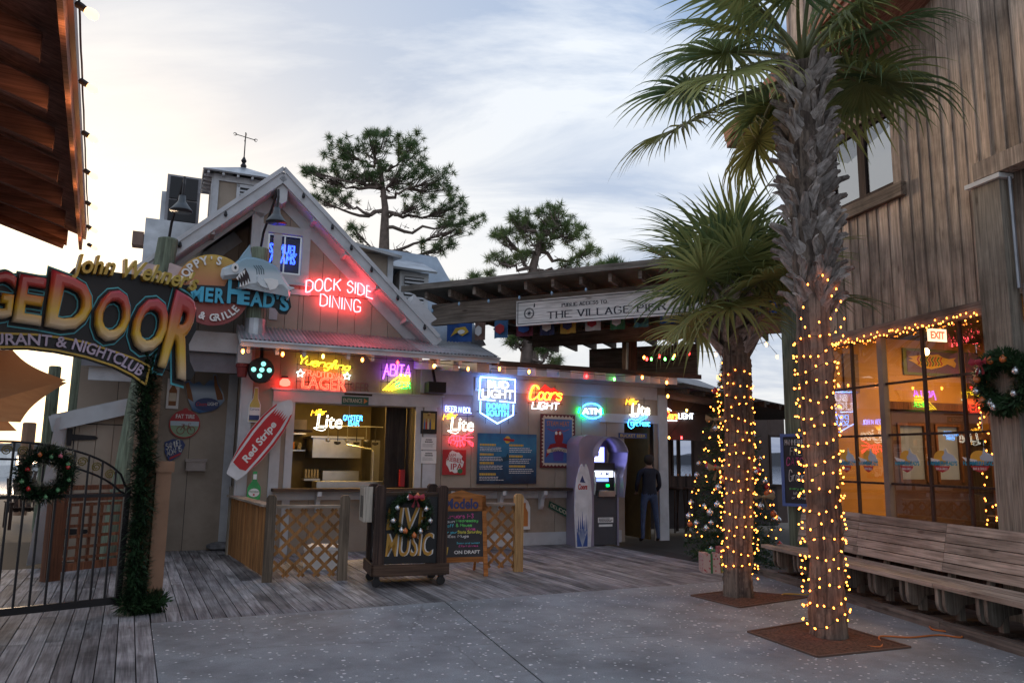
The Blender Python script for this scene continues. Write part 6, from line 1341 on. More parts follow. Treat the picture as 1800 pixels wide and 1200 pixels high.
# podium cart
CT, cl = wframe((655, 1034), (784, 1029)); CT2 = W0.gnd(612, 1008)
cd_ = .62; chh = CT.px(720, 853)[1]
cart = thing('podium_cart', 'dark wooden rolling podium painted LIVE MUSIC in gold and white', 'cart', CT, (0, 0, 0)); ps = .13; zb0 = .17
for (x, y) in ((0, 0), (cl-ps, 0), (0, cd_), (cl-ps, cd_)): MB().prism([(x, zb0), (x+ps, zb0), (x+ps, chh-.03), (x+ps-.03, chh), (x+.03, chh), (x, chh-.03)], y, y+ps).build('corner_post', M_DKWOOD, cart)
MB().box(-.03, -.03, zb0-.02, cl+.03, -.002, zb0+.12).build('base_rail', M_DKWOODX, cart); MB().box(-.03, -.03, zb0-.02, -.002, cd_+ps, zb0+.12).build('base_rail', M_DKWOODX, cart); MB().box(-.0, 0, zb0-.03, cl, cd_+ps, zb0-.0).build('floor', M_DKWOODX, cart)
MB().box(ps, .03, chh-.14, cl-ps, .1, chh-.09).build('top_rail', M_DKWOODX, cart)
MB().box(ps, .04, zb0+.12, cl-ps, .055, chh-.14).build('front_panel', M_BLACK, cart); MB().box(.04, ps, zb0+.12, .055, cd_, chh-.14).build('side_panel', M_BLACK, cart); MB().box(cl-.055, ps, zb0+.12, cl-.04, cd_, chh-.14).build('side_panel', M_BLACK, cart); MB().box(ps, cd_+.05, zb0+.12, cl-ps, cd_+.07, chh-.2).build('back_panel', M_DKWOODX, cart)
MB().box(ps, .1, chh-.3, cl-ps, cd_, chh-.27).build('shelf', M_DKWOODX, cart)
for (x, y) in ((.05, .06), (cl-.06, .06), (.05, cd_), (cl-.06, cd_)):
    cs = MB().box(x-.03, y-.03, zb0-.06, x+.03, y+.03, zb0-.03).build('caster', M_IRON, cart)
    MB().lathe((0, 0, 0), [(.01, -.02), (.055, -.018), (.06, 0), (.055, .018), (.01, .02)], 14, M=Matrix.Translation((x, y, .062)) @ Matrix.Rotation(R(90), 4, 'X') @ Matrix.Rotation(R(0), 4, 'Z')).build('wheel', M_BLACK, cs)
pa = (ps+.005, zb0+.13, cl-ps-.005, chh-.15)
def two_tone(txt, r, w_, off=.011):
    lettering(cart, txt, (r[0]+off*1.6, r[1], r[2]+off*1.6, r[3]), w_, C('letter_white', (.7, .68, .66)), .003, .015, .12, name='letter_shadow'); lettering(cart, txt, r, w_-.0035, C('letter_gold', (.5, .26, .04)), .004, .008, .12, name='lettering')
two_tone('MUSIC', sub(pa, .02, .1, .93, .45), .04); two_tone('LIVE', sub(pa, .02, .5, .84, .84), .04)
for i, ch in enumerate('FOOD'):
    vs, fs, es, ar = textmesh(ch, .03); z1_ = pa[3]-.12-i*.235; MB().add([(.04-.0-(v[2]*.5+.5)*.004, cd_*.62-v[0]*.2+.0, z1_-.2+v[1]*.17) for v in vs], fs).build('lettering', c_wht, cart)
# bracket: menus in a wooden pocket on the left side
c_ = (-.07, cd_*.5); mbx = thing('menu_pocket', 'pale wooden menu pocket with slots hung on the side of the cart', 'menu holder', CT, (-.07, .25, chh-.4)); pal = wood('pale_ply', (.5, .44, .37), (.38, .33, .27), 2, stain=.15)
MB().box(-.14, .1, chh-.47, -.03, .13, chh-.02).build('face', pal, mbx); MB().box(-.14, .131, chh-.47, -.12, .5, chh-.04).build('face', pal, mbx); MB().box(-.14, .5, chh-.47, -.03, .53, chh-.02).build('face', pal, mbx)
for k in range(3): MB().box(-.145, .19+k*.09, chh-.42, -.1405, .21+k*.09, chh-.14).build('slot', M_BLACK, mbx)
wr = CT.px(722, 905, -.07); wreath('bushy green wreath with silver and red baubles and red bow on the podium', CT, (wr[0], -.06, wr[1]), .235, .075, 2600, [(100, 0), (70, 3), (20, 0), (340, 0), (195, 0), (155, 0), (300, 0), (240, 0), (250, 3), (55, 3), (280, 3)], 9, mat('red_ribbon', (.35, .03, .05), .5), 80)
# A-frame chalkboard
AF, al = wframe((770, 1015), (858, 1012)); ah = AF.px(810, 862)[1]
a0_ = 0; t = thing('sandwich_board', 'orange wooden sandwich chalkboard with coloured handwriting and the word MODELO on top', 'chalkboard', AF, (0, 0, 0)); m_of = wood('orange_frame_wood', (.42, .17, .05), (.3, .11, .03), 0, stain=.2)
MT = Matrix.Rotation(R(-10), 4, 'X')
def abox(x0, y0, z0, x1, y1, z1, n_, m): return MB().box(x0, y0, z0, x1, y1, z1, M=MT).build(n_, m, t)
ah = ah/math.cos(R(10)); abox(0, 0, 0, .06, .03, ah-.08, 'frame', m_of); abox(al-.06, 0, 0, al, .03, ah-.08, 'frame', m_of); abox(.06, 0, .2, al-.06, .03, .27, 'frame', m_of); abox(.06, .01, .27, al-.06, .02, ah-.3, 'slate', mat('slate', (.03, .03, .035), .6, .3, 5))
hp = [(0, ah-.3), (al, ah-.3), (al, ah-.08), (al*.75, ah-.05), (al*.5, ah), (al*.25, ah-.05), (0, ah-.08)]
mb = MB().prism(hp, 0, .03); mb.v = [tuple(MT @ Vector(v)) for v in mb.v]; mb.build('header', m_of, t)
MTb = Matrix.Translation((0, .55, 0)) @ Matrix.Rotation(R(10), 4, 'X') if False else Matrix.Translation((0, .0, 0))
for x in (.02, al-.06): MB().beam((x+.02, .62, 0), (x+.02, .2, ah-.1), .03, .04).build('rear_leg', m_of, t)
def awrite(txt, r, m, th=.005, script=False):
    mb = MB()
    for l in strokes(txt, 1.8, .1, script): mb.tube([tuple(MT @ Vector((r[0]+(r[2]-r[0])*p[0], -.003+.011, r[1]+(r[3]-r[1])*p[1]))) for p in l], th, 4)
    return mb.build('handwriting', m, t)
chk = {k: C('chalk_'+k, c, .9) for k, c in dict(white=(.6, .6, .6), pink=(.6, .1, .3), green=(.15, .6, .15), yellow=(.6, .55, .1), cyan=(.1, .45, .55)).items()}
vs, fs, es, ar = textmesh('Modelo', .03, 0.05); MB().add([tuple(MT @ Vector((al*.16+v[0]*al*.68, -(v[2]*.5+.5)*.005, ah-.27+v[1]*.15))) for v in vs], fs).build('lettering', C('deep_navy', (.02, .03, .12)), t)
sx0, sx1, sz0, sz1 = .08, al-.08, .29, ah-.32; S = lambda a, b, c, d: (sx0+(sx1-sx0)*a, sz0+(sz1-sz0)*b, sx0+(sx1-sx0)*c, sz0+(sz1-sz0)*d)
awrite('Liquors 1-3', S(.1, .87, .8, .97), chk['pink']); awrite('down', S(.02, .76, .3, .83), chk['white']); awrite('Wednesday', S(.34, .76, .92, .84), chk['green']); awrite('off', S(.12, .66, .28, .73), chk['cyan']); awrite('& House', S(.34, .67, .75, .74), chk['green']); awrite('Wine.', S(.6, .58, .85, .65), chk['pink']); awrite('for your', S(.02, .5, .36, .57), chk['cyan']); awrite('State Saturday', S(.38, .49, 1, .58), chk['yellow']); awrite('12oz Mugs', S(.12, .4, .66, .48), chk['white']); awrite('Sippin and sunset', S(.35, .27, .95, .31), chk['cyan'], .003); awrite('2for1 drinks', S(.4, .2, .9, .24), chk['pink'], .003)
mb = MB(); vs, fs, es, ar = textmesh('ON DRAFT', .02); q = S(.28, .04, .95, .12); MB().add([tuple(MT @ Vector((q[0]+(q[2]-q[0])*v[0], .01-(v[2]*.5+.5)*.005, q[1]+(q[3]-q[1])*v[1]))) for v in vs], fs).build('lettering', c_wht, t)
q = S(-.02, .02, .13, .3); mb = MB().prism([(q[0], q[1]), (q[2]-.02, q[1]), (q[2], q[3]-.06), (q[0]-.0, q[3]-.06)], .002, .009); mb.v = [tuple(MT @ Vector(v)) for v in mb.v]; mb.build('beer_glass', C('beer_yellow', (.6, .38, .04)), t)

# ================================================================ ATM KIOSK, SURFBOARDS, PERSON
aw = -.55; ur0, _, ur1, _ = F.rect(1040, 850, 1087, 960, aw); uk0 = F.px(1017, 900, aw)[0]; az = F.px(1063, 765, aw)[1]
atm = thing('cash_machine', 'grey cash machine with glowing screen and keypad', 'cash machine', F, (ur0, aw, 0))
m_body = mat('atm_grey', (.07, .07, .08), .4, .05, metal=.2); zt_ = F.px(1063, 822, aw)[1]
MB().box(ur0+.05, aw, .02, ur1-.04, aw+.4, .98).build('safe_door', m_body, atm)
MB().box(ur0+.05, aw+.06, .98, ur1-.04, aw+.4, zt_+.1).build('fascia', mat('atm_black', (.025, .025, .03), .35), atm)
for x in (ur0+.06, ur1-.07): MB().tube([(x, aw-.0, .98), (x+(.01 if x < ur0+.1 else -.01), aw-.02, 1.2), (x, aw+.0, 1.4), (x+(-.02 if x < ur0+.1 else .02), aw+.02, zt_-.05)], .022, 6).build('side_trim', M_STEEL, atm)
z = lambda y: F.px(1063, y, aw)[1]
MB().box(ur0+.1, aw+.03, z(838), ur1-.1, aw+.059, z(827)).build('topper_sign', emit('atm_topper', (.75, .8, 1), 1.2), atm); lettering(atm, 'ATM', (ur0+.2, z(836), ur1-.2, z(829)), aw+.029, C('topper_blue', (.03, .1, .4)), .004, .02)
MB().box(ur0+.14, aw+.035, z(846), ur1-.2, aw+.059, z(840)).build('screen', emit('atm_screen', (.25, .35, 1), .8), atm)
MB().box(ur0+.12, aw-.08, z(872), ur1-.12, aw+.06, z(862)).build('keypad', M_STEEL, atm)
for i in range(4):
    for j in range(3): MB().box(ur0+.2+j*.05, aw-.075+i*.03, z(862), ur0+.235+j*.05, aw-.055+i*.03, z(862)+.006).build('key', c_wht, atm)
MB().box(ur1-.24, aw+.045, z(855), ur1-.18, aw+.059, z(851)).build('card_light', emit('card_green', (0, 1, .1), 2), atm)
MB().box(ur0+.14, aw+.02, z(893), ur1-.16, aw+.059, z(884)).build('cash_slot', M_STEEL, atm)
MB().box(ur0+.14, aw-.004, z(918), ur1-.12, aw-.0005, z(909)).build('label_plate', c_wht, atm); textlines(atm, (ur0+.16, z(917), ur1-.14, z(910)), aw-.004, c_dk, 3, 3); MB().box(ur0+.16, aw-.004, z(925), ur1-.14, aw-.0005, z(921)).build('label_plate', c_wht, atm)
ks = thing('kiosk_surround', 'tall curved purple grey surround arching over the cash machine', 'kiosk', F, (uk0, aw+.2, 0)); m_k = mat('kiosk_lilac_metal', (.3, .27, .36), .35, .08, 3, metal=.3)
# left cheek with a rounded shoulder, plus the hood curling over the machine
zs_ = az; n = 12
pr = [(uk0, 0), (ur0+.04, 0), (ur0+.04, zs_-.7), (ur0+.06, zs_-.45), (ur0+.13, zs_-.2), (ur0+.26, zs_-.02), (uk0+.25, zs_-.0)]+[(uk0+.22-.22*math.sin(R(a)), zs_-.22+.22*math.cos(R(a))) for a in range(0, 91, 15)]
MB().prism(pr, aw-.02, aw+.5).build('cheek', m_k, ks)
hood = []; 
for i in range(n+1):
    a = R(180-i*180/n*.92); hood.append(((ur0+ur1)/2+.06+(.36)*math.cos(a), zs_-.42+.40*math.sin(a)))
mb = MB(); hood2 = [(x*.93+((ur0+ur1)/2+.06)*.07, zz__*.97+(zs_-.42)*.03) for x, zz__ in hood]
vsn = [(x, aw-.22, z_-.0) for x, z_ in hood]+[(x, aw+.5, z_) for x, z_ in hood]+[(x, aw-.22, z_) for x, z_ in hood2]+[(x, aw+.5, z_) for x, z_ in hood2]; m_ = n+1
mb.add(vsn, [(i, i+1, i+1+m_, i+m_) for i in range(n)]+[(i+2*m_+m_, i+1+3*m_, i+1+2*m_, i+2*m_) for i in range(n)]+[(i, i+2*m_, i+1+2*m_, i+1) for i in range(n)]); mb.build('hood', m_k, ks, smooth=True)
ue_ = hood[-1][0]
MB().prism([(ue_-.03, zs_-.52), (ue_, zs_-.42), (ue_+.0, zs_-.3), (ur1+.06, zs_-.9), (ur1+.02, zs_-1.2), (ur1-.0, zs_-1.2), (ur1-.01, zs_-.8)], aw-.2, aw+.5).build('hood_side', m_k, ks)
MB().box(ur1-.035, aw-.02, 0, ur1+.0, aw+.5, zs_-.75).build('cheek', m_k, ks)
MB().box(ur0+.05, aw+.35, zt_+.12, ur1-.05, aw+.37, zs_-.05).build('back_panel', mat('kiosk_inner', (.12, .1, .2), .4), ks)
MB().box(ur0+.08, aw+.33, z(812), ur1-.12, aw+.349, z(785)).build('display', emit('kiosk_display', (.22, .25, 1), 1.6), ks); lettering(ks, 'CASH', (ur0+.14, z(798), ur1-.2, z(789)), aw+.329, emit('kiosk_white', (.8, .8, 1), 2), .004, .02, .2); lettering(ks, 'HERE', (ur0+.14, z(810), ur1-.2, z(801)), aw+.329, MATS['kiosk_white'], .004, .02, .2)
# surfboards leaning at the kiosk
def surf(label, px, wv, design):
    u0, _, u1, _ = F.rect(*px, wv); zt = F.px((px[0]+px[2])/2, px[1], wv)[1]; c = (u0+u1)/2; hw_ = (u1-u0)/2; t = thing('surfboard', label, 'surfboard', F, (c, wv, 0), 'surfboards by the cash machine')
    h = [(.75, 0), (.88, .2), (1, .45), (.93, .65), (.7, .82), (.35, .94), (0, 1)]
    pts = [(c+hw_*x, zt*y) for x, y in h]+[(c-hw_*x, zt*y) for x, y in reversed(h[:-1])]; MB().prism(pts, wv, wv+.05).build('board', MATS['surfboard_white'], t)
    if design:
        rn = random.Random(1); g = [(c-hw_*.72, .02)]+[(c+hw_*(.8-.0)*(-1+2*i/12), (.28 if i % 2 else .62)+rn.uniform(-.06, .1)*1.2-abs(i-6)*.025) for i in range(13)]+[(c+hw_*.72, .02)]
        MB().prism(g, wv-.004, wv-.0005).build('blue_splash', C('splash_blue', (.04, .09, .3)), t)
        for i in range(7): MB().tube([(c, wv-.006, .02), (c+hw_*(-.7+i*.235), wv-.006, .35)], .006, 4).build('ray', C('splash_pale', (.4, .45, .55)), t)
        lettering(t, 'Coors', (c-hw_*.6, zt*.69, c+hw_*.7, zt*.76), wv-.001, c_red, .004, .03, .2); MB().prism([(c-hw_*.35, zt*.78), (c, zt*.86), (c+hw_*.3, zt*.79), (c+hw_*.5, zt*.77)], wv-.005, wv-.001).build('mountain', c_navy, t)
    return t
surf('pointed surfboard with blue splash and red COORS script leaning by the kiosk', (1011, 815, 1036, 958), aw-.12, True)
surf('plain white surfboard edge standing just behind the splash painted one', (1020, 815, 1041, 959), aw-.05, False)
# person seen from behind, at the doorway
def person():
    g = W0.gnd(1142, 953); t = thing('person', 'person in dark jacket and blue jeans standing at the doorway, seen from behind', 'person', W0, (0, 0, 0), rz=0); t.location = (g[0], g[1], 0); t.rotation_euler = (0, 0, R(10))
    V_ = [(0, 0, .95), (0, 0, 1.12), (0, .0, 1.32), (0, .01, 1.45), (0, -.01, 1.53), (0, .0, 1.60), (0, .0, 1.68), (-.19, 0, 1.41), (.19, 0, 1.41), (-.25, .04, 1.14), (.25, .04, 1.14), (-.2, .2, .98), (.2, .22, .98), (-.11, 0, .9), (.11, 0, .9), (-.13, .02, .5), (.15, .0, .5), (-.15, -.02, .09), (.18, -.03, .09), (-.16, .14, .04), (.2, .12, .04)]
    E_ = [(0, 1), (1, 2), (2, 3), (3, 4), (4, 5), (5, 6), (3, 7), (3, 8), (7, 9), (8, 10), (9, 11), (10, 12), (0, 13), (0, 14), (13, 15), (14, 16), (15, 17), (16, 18), (17, 19), (18, 20)]
    Rd = [.15, .145, .17, .13, .055, .085, .08, .075, .075, .055, .055, .035, .035, .1, .1, .068, .068, .045, .045, .035, .035]
    me = bpy.data.meshes.new('body'); me.from_pydata(V_, E_, []); o = bpy.data.objects.new('body', me); COL.objects.link(o); bpy.context.view_layer.objects.active = o
    o.modifiers.new('Skin', 'SKIN'); ly = me.skin_vertices[0].data
    for i, r_ in enumerate(Rd): ly[i].radius = (r_, r_*.8); ly[i].use_root = i == 0
    s = o.modifiers.new('Sub', 'SUBSURF'); s.levels = s.render_levels = 2
    dg = bpy.context.evaluated_depsgraph_get(); nm = bpy.data.meshes.new_from_object(o.evaluated_get(dg)); bpy.data.objects.remove(o)
    ms = [mat('dark_jacket', (.02, .022, .035), .8, .15, 8), mat('blue_jeans', (.06, .085, .16), .85, .25, 9), mat('skin', (.35, .2, .14), .5), mat('brown_shoe', (.04, .025, .02), .6)]
    nm.materials.clear()
    for m in ms: nm.materials.append(m)
    for p in nm.polygons:
        z = p.center.z; p.use_smooth = True; x = abs(p.center.x); y = p.center.y
        p.material_index = 2 if z > 1.5 else (2 if z < 1.04 and y > .12 and z > .3 else (1 if z < .97 else 0))
        if z < .085: p.material_index = 3
    b = bpy.data.objects.new('body', nm); COL.objects.link(b); b.parent = t
    hm = MB().lathe((0, 0, 0), [(.05, -.1), (.098, -.03), (.105, .03), (.085, .09), (.03, .115)], 14).mesh('hair', mat('dark_hair', (.03, .02, .015), .7), smooth=True); h = link('hair', hm, None); h.parent = t; h.location = (0, -.015, 1.66)
    for s_ in (-1, 1):
        for k in range(5):
            bx = s_*.2+(k-2)*.016; L_ = (.05, .065, .07, .065, .045)[k]; d = Vector((0, 1, -.2)).normalized() if k != (4 if s_ < 0 else 0) else Vector((-s_*.5, .8, 0)).normalized()
            f = link('finger', MB().tube([(bx, .2, .98), (bx+d.x*L_*.6, .2+d.y*L_*.6, .98+d.z*L_*.6), (bx+d.x*L_, .2+d.y*L_*.9, .98+d.z*L_-.02)], [.009, .008, .006], 6).mesh('finger', MATS['skin'], smooth=True), None); f.parent = t
person()

# ================================================================ BENCH AND KERB
kb = thing('timber_kerb', 'long timber kerb board along the asphalt under the bench', 'kerb', B, (0, 0, 0), kind='structure')
for i in range(4): piece('plank', wood('kerb_wood', (.24, .2, .17), (.12, .1, .085), 0), kb, (-.2+1.9*i+.95, .06, .01), (1.89, .13, .16))
MB().box(-.3, .13, -.1, 8, 1.3, .06).build('slab', mat('under_bench_boards', (.11, .09, .08), .9, .3, 8), kb)
bn = thing('long_bench', 'long weathered slatted bench with curved supports running beside the plank building', 'bench', B, (0, .3, 0))
sz = .455
for j in range(4): 
    for i in range(4): piece('seat_slat', M_BENCHW, bn, (-.05+1.8*i+.9+(.4 if j % 2 else 0), .04+j*.125, sz-.02), (1.79, .115, .045))
for j in range(5):
    z_ = sz+.08+j*.105; y_ = .56+j*.022
    xs_ = [-.0, 1.42, 3.0, 4.6, 6.4, 7.6] if j < 5 else []
    for a, b in zip(xs_, xs_[1:]): 
        o = piece('back_slat', M_BENCHW, bn, ((a+b)/2, y_, z_), (b-a-.008, .03, .098), (R(-12), 0, 0))
    piece('end_slat', M_BENCHW, bn, (-.06 if j > 9 else 1.42, y_-.017, z_), (.1, .01, .1), (R(-12), 0, 0)) if j == 0 else None
k = 0; x = .25
while x < 7.4:
    for dx in (0, .1):
        MB().prism([(0, 0)], 0, 0) if False else None
        pf = [(-.0, sz-.05), (.0, sz-.2), (.02, sz-.26), (.06, sz-.29), (.12, sz-.29), (.2, sz-.2), (.5, sz-.16), (.5, sz-.05)]; n = len(pf)
        MB().add([(x+dx-.022, p[0]+.02, p[1]) for p in pf]+[(x+dx+.022, p[0]+.02, p[1]) for p in pf], [tuple(range(n)), tuple(reversed(range(n, 2*n)))]+[(i, i+n, (i+1) % n+n, (i+1) % n) for i in range(n)]).build('seat_bracket', M_BENCHL, bn)
    MB().box(x+.03, .2, .1, x+.09, .27, sz-.1).build('leg', M_BENCHL, bn); MB().box(x-.01, .08, .06, x+.13, .5, .1).build('foot', M_DKWOODX, bn)
    MB().beam((x+.06, .56, sz-.2), (x+.06, .74, sz+.52), .05, .06).build('back_support', M_BENCHL, bn)
    x += .55
MB().box(-.1, .95, .06, 7.6, 1.0, .9).build('back_board', M_DKWOOD, bn)
# orange power cord
def cord(label, pts, m): 
    P_ = [W0.gnd(*p) for p in pts]; Q = catmull(P_, False, 6); MB().tube([(x-P_[0][0], y-P_[0][1], .014) for x, y in Q], .009, 5).top('power_cord', m, W0, (0, 0, 0), label, 'cord', smooth=True).location = (P_[0][0], P_[0][1], 0)
cord('orange extension cord looping from the tall palm bed to the bench', [(1500, 1130), (1520, 1137), (1550, 1138), (1545, 1122), (1560, 1120), (1600, 1122), (1650, 1118), (1690, 1122), (1680, 1114), (1640, 1108), (1636, 1098), (1655, 1092), (1680, 1100)], C('cord_orange', (.5, .14, .03)))
cord('yellow cord from the smaller palm bed toward the bench', [(1345, 1046), (1370, 1050), (1380, 1045), (1420, 1046), (1432, 1040)], C('cord_yellow', (.5, .3, .04)))
# ================================================================ CHALKBOARD ON THE GREEN POST
cbf = Frame((V.o+V.u*(VU1-.5)+V.w*(-.0)), -40); r_ = cbf.rect(1374, 762, 1440, 890)
t = thing('hanging_chalkboard', 'blue framed chalkboard reading HAMMERHEADS FRESH CATCH Grouper on the green post', 'chalkboard', cbf, (r_[0], 0, r_[1]))
fb = MB(); k = .045; fb.box(r_[0], -.02, r_[1], r_[0]+k, .02, r_[3]); fb.box(r_[2]-k, -.02, r_[1], r_[2], .02, r_[3]); fb.box(r_[0]+k, -.02, r_[1], r_[2]-k, .02, r_[1]+k); fb.box(r_[0]+k, -.02, r_[3]-k, r_[2]-k, .02, r_[3]); fb.build('frame', C('frame_blue', (.09, .14, .35)), t)
MB().box(r_[0]+k, -.005, r_[1]+k, r_[2]-k, .015, r_[3]-k).build('slate', MATS['slate'], t)
for txt, y0, y1, a, b, m in (('HAMMERHEADS', .84, .92, .12, .8, 'white'), ('FRESH', .7, .81, .25, .8, 'white'), ('CATCH', .56, .67, .15, .72, 'pink'), ('Grouper', .34, .5, .2, .8, 'white'), ('every day', .22, .26, .2, .65, 'green'), ('blackened', .16, .2, .3, .8, 'white'), ('or fried', .1, .14, .25, .7, 'white')): handwriting(t, txt, sub(r_, a, y0, b, y1), -.006, chk[m], .006 if y1-y0 > .05 else .003)
# ================================================================ INSIDE THE WINDOW BUILDING
IE = Frame(RW.o+RW.u*-.25, 14.5); ie = -.03
def inpost(name, label, cat, px, wv, base, th=.02): 
    r = IE.rect(*px, wv); t = thing(name, label, cat, IE, (r[0], wv, r[1])); MB().box(r[0], wv, r[1], r[2], wv+th, r[3]).build('panel', base, t); return t, r
t, r = inpost('fish_painting', 'painted wooden panel of a striped folk art fish inside the window', 'painting', (1588, 614, 1690, 660), ie, C('fish_frame', (.12, .14, .03)))
shape(t, sub(r, .06, .1, .94, .9), [(0, 0), (1, 0), (1, 1), (0, 1)], ie-.005, ie-.0002, C('fish_ground', (.12, .07, .14))); fishp = [(.02, .72), (.12, .62), (.02, .56), (.12, .46), (.25, .25), (.45, .16), (.65, .3), (.78, .45), (.92, .3), (.95, .5), (.9, .65), (.96, .78), (.82, .7), (.7, .75), (.6, .9), (.5, .85), (.3, .84), (.14, .76)]
shape(t, sub(r, .06, .1, .94, .9), fishp, ie-.012, ie-.0052, C('fish_yellow', (.6, .36, .04)), 'fish')
for i in range(9): c = (c_red, c_grn)[i % 2]; tubes(t, [[(.2+i*.055, .3+.02*abs(i-4)), (.23+i*.055, .45), (.19+i*.055, .6), (.23+i*.055, .75)]], fit(sub(r, .06, .1, .94, .9), ie-.014), c, .012, 'stripe')
t, r = inpost('exit_sign', 'lit EXIT sign with red letters above the fish painting', 'exit sign', (1632, 578, 1664, 600), -1.7, emit('exit_white', (1, .62, .4), .9)); lettering(t, 'EXIT', sub(r, .12, .2, .88, .8), -1.701, emit('exit_red', (1, .05, .02), 1.5), .004, .03)
t, r = inpost('wall_print', 'dark framed print of a palm tree on the ochre wall', 'picture', (1484, 622, 1510, 690), ie, C('print_brown', (.16, .07, .03))); 
t, r = inpost('wall_print', 'narrow dark framed picture behind the wreath', 'picture', (1700, 620, 1726, 700), ie, C('print_dark', (.06, .03, .02)))
lampm = emit('pendant_glow', (1, .6, .22), 14)
for i, (u_, w_) in enumerate(((.4, 1.6), (1.9, 1.6), (3.2, 1.6), (1.2, 2.7), (2.6, 2.7))):
    t = thing('pendant_lamp', 'warm pendant lamp hanging inside, number along the ceiling', 'lamp', RW, (u_, w_, 3.3), 'pendant lamps inside the plank building'); t['label'] = ['warm pendant lamp nearest the panes at the left end of the big window', 'warm pendant lamp nearest the panes behind the middle of the big window', 'warm pendant lamp nearest the panes beside the big post', 'farther warm pendant lamp in front of the ochre wall, left of the fish painting', 'farther warm pendant lamp in front of the ochre wall by the fish painting'][i]
    MB().tube([(u_, w_, 3.36), (u_, w_, 3.62)], .006, 4).build('cord', M_BLACK, t); MB().lathe((u_, w_, 3.28), [(.02, 0), (.045, .03), (.045, .07), (.02, .1)], 10).build('bulb', lampm, t, smooth=True)
lt = bpy.data.lights.new('room_fill_light', 'AREA'); lt.energy = 60; lt.size = 1.6; lt.color = (1, .6, .25); lo = bpy.data.objects.new('room_fill_light', lt); COL.objects.link(lo); lo.matrix_world = RW.M @ Matrix.Translation((1.8, 2.2, 3.55))  # unseen fill added to brighten the room, no fixture behind it
t = thing('dining_table', 'dark table standing behind the lower right panes', 'table', RW, (2.4, 1.2, 0)); MB().box(1.9, .9, .98, 2.9, 1.6, 1.03).build('tabletop', M_DKWOODX, t)
for x in (1.95, 2.8): 
    for y in (.95, 1.5): MB().box(x, y, .02, x+.06, y+.06, .98).build('leg', M_DKWOOD, t)
# decals on the panes: sun, shark, word
for i, (x, lab) in enumerate(((1527, 'shark and sun logo decal on the second pane column, left of the wide mullion'), (1595, 'shark and sun logo decal just right of the wide mullion'), (1657, 'shark and sun logo decal on the middle pane right of the mullion'), (1724, 'shark and sun logo decal on the last pane beside the big post'), (1488, 'cut off shark and sun logo decal beside the lit palm trunk'))):
    hwp = 14+i*4 if i < 4 else 14; yc = 808; r = RW.rect(x-hwp*1.25, yc-22, x+hwp*1.25, yc+22, -.006)
    k = (r[2]-r[0]); t = thing('window_decal', lab, 'decal', RW, (r[0], -.006, r[1]), 'shark logo decals'); w_ = -.006
    shape(t, r, circ(.48, .58, .25, .3, 20), w_-.001, w_, C('decal_sun', (.75, .42, .04))); shape(t, r, circ(.48, .62, .33, .32, 16, 20, 160)+[(.2, .7), (.48, .88), (.74, .72)][::-1], w_-.003, w_-.002, C('decal_blue', (.05, .2, .4))) if False else None
    shape(t, r, [(.0, .62), (.2, .56), (.42, .5), (.4, .42), (.1, .45)], w_-.003, w_-.0012, c_wht); shape(t, r, [(.5, .62), (.58, .74), (.62, 1.0), (.7, .78), (.85, .7), (.98, .45), (.96, .38), (.8, .45), (.65, .45), (.52, .5)], w_-.005, w_-.0032, C('decal_shark', (.45, .55, .62)))
    lettering(t, "HAMMERHEAD'S", sub(r, .03, .28, .97, .46), w_-.005, C('decal_teal', (.02, .3, .48)), .002, .03); shape(t, r, [(.22, .26), (.3, .1), (.48, .0), (.66, .1), (.74, .26)], w_-.003, w_-.0012, c_red); lettering(t, 'BAR & GRILLE', sub(r, .3, .1, .66, .2), w_-.0035, c_wht, .002)
# ================================================================ KITCHEN BEHIND THE HATCH
def kit(name, label, cat, bx, m, part='body'):
    t = thing(name, label, cat, F, bx[:3]); MB().box(*bx).build(part, m, t); return t
kx0, kx1 = hx0, hx1
t = kit('range_hood', 'steel range hood glowing yellow in the kitchen', 'range hood', (kx0+.75, 2.4, 1.62, kx0+1.75, 3.35, 2.02), M_STEEL); MB().box(kx0+.7, 2.35, 2.021, kx0+1.8, 3.35, 2.06).build('lip', M_STEEL, t)
kit('kitchen_range', 'steel range and splash back under the hood', 'range', (kx0+1.0, 2.5, .02, kx0+1.75, 3.3, 1.35), M_STEEL)
kit('prep_counter', 'long steel preparation counter just inside the hatch', 'counter', (kx0+.6, .9, .02, kx0+2.0, 1.4, 1.18), M_STEEL)
kit('steel_fridge', 'tall steel fridge with door handle at the rear of the kitchen', 'fridge', (kx0+2.0, 2.5, .02, kx0+2.75, 3.3, 2.0), M_STEEL)
t = kit('storage_rack', 'rack of stacked pans beside the range', 'rack', (kx0+.62, 2.5, 1.15, kx0+.95, 2.9, 1.19), M_STEEL)
for k in range(5): MB().box(kx0+.64+k*.06, 2.52, 1.2, kx0+.68+k*.06, 2.85, 1.38).build('pan', mat('pan', (.25, .2, .12), .4, metal=.6), t)
for z_ in (1.75, 2.1):
    t = kit('kitchen_shelf', ['lower', 'upper'][z_ > 2]+' steel wall shelf with jars at the rear left of the kitchen', 'shelf', (kx0-.4, 3.0, z_, kx0+.7, 3.35, z_+.03), M_STEEL)
    for k in range(7): MB().lathe((kx0-.3+k*.15, 3.15, z_+.03), [(.04, 0), (.05, .02), (.045, .1+.03*(k % 3)), (.03, .15)], 8).build('jar', (c_crm, mat('brown_jar', (.2, .1, .03)), c_org)[k % 3], t)
t = thing('utensil_rail', 'rail of ladles and pans hanging over the steel counter', 'rail', F, (kx0+.8, 1.6, 2.2)); MB().tube([(kx0+.8, 1.6, 2.25), (kx0+2.0, 1.6, 2.25)], .012, 5).build('bar', M_STEEL, t)
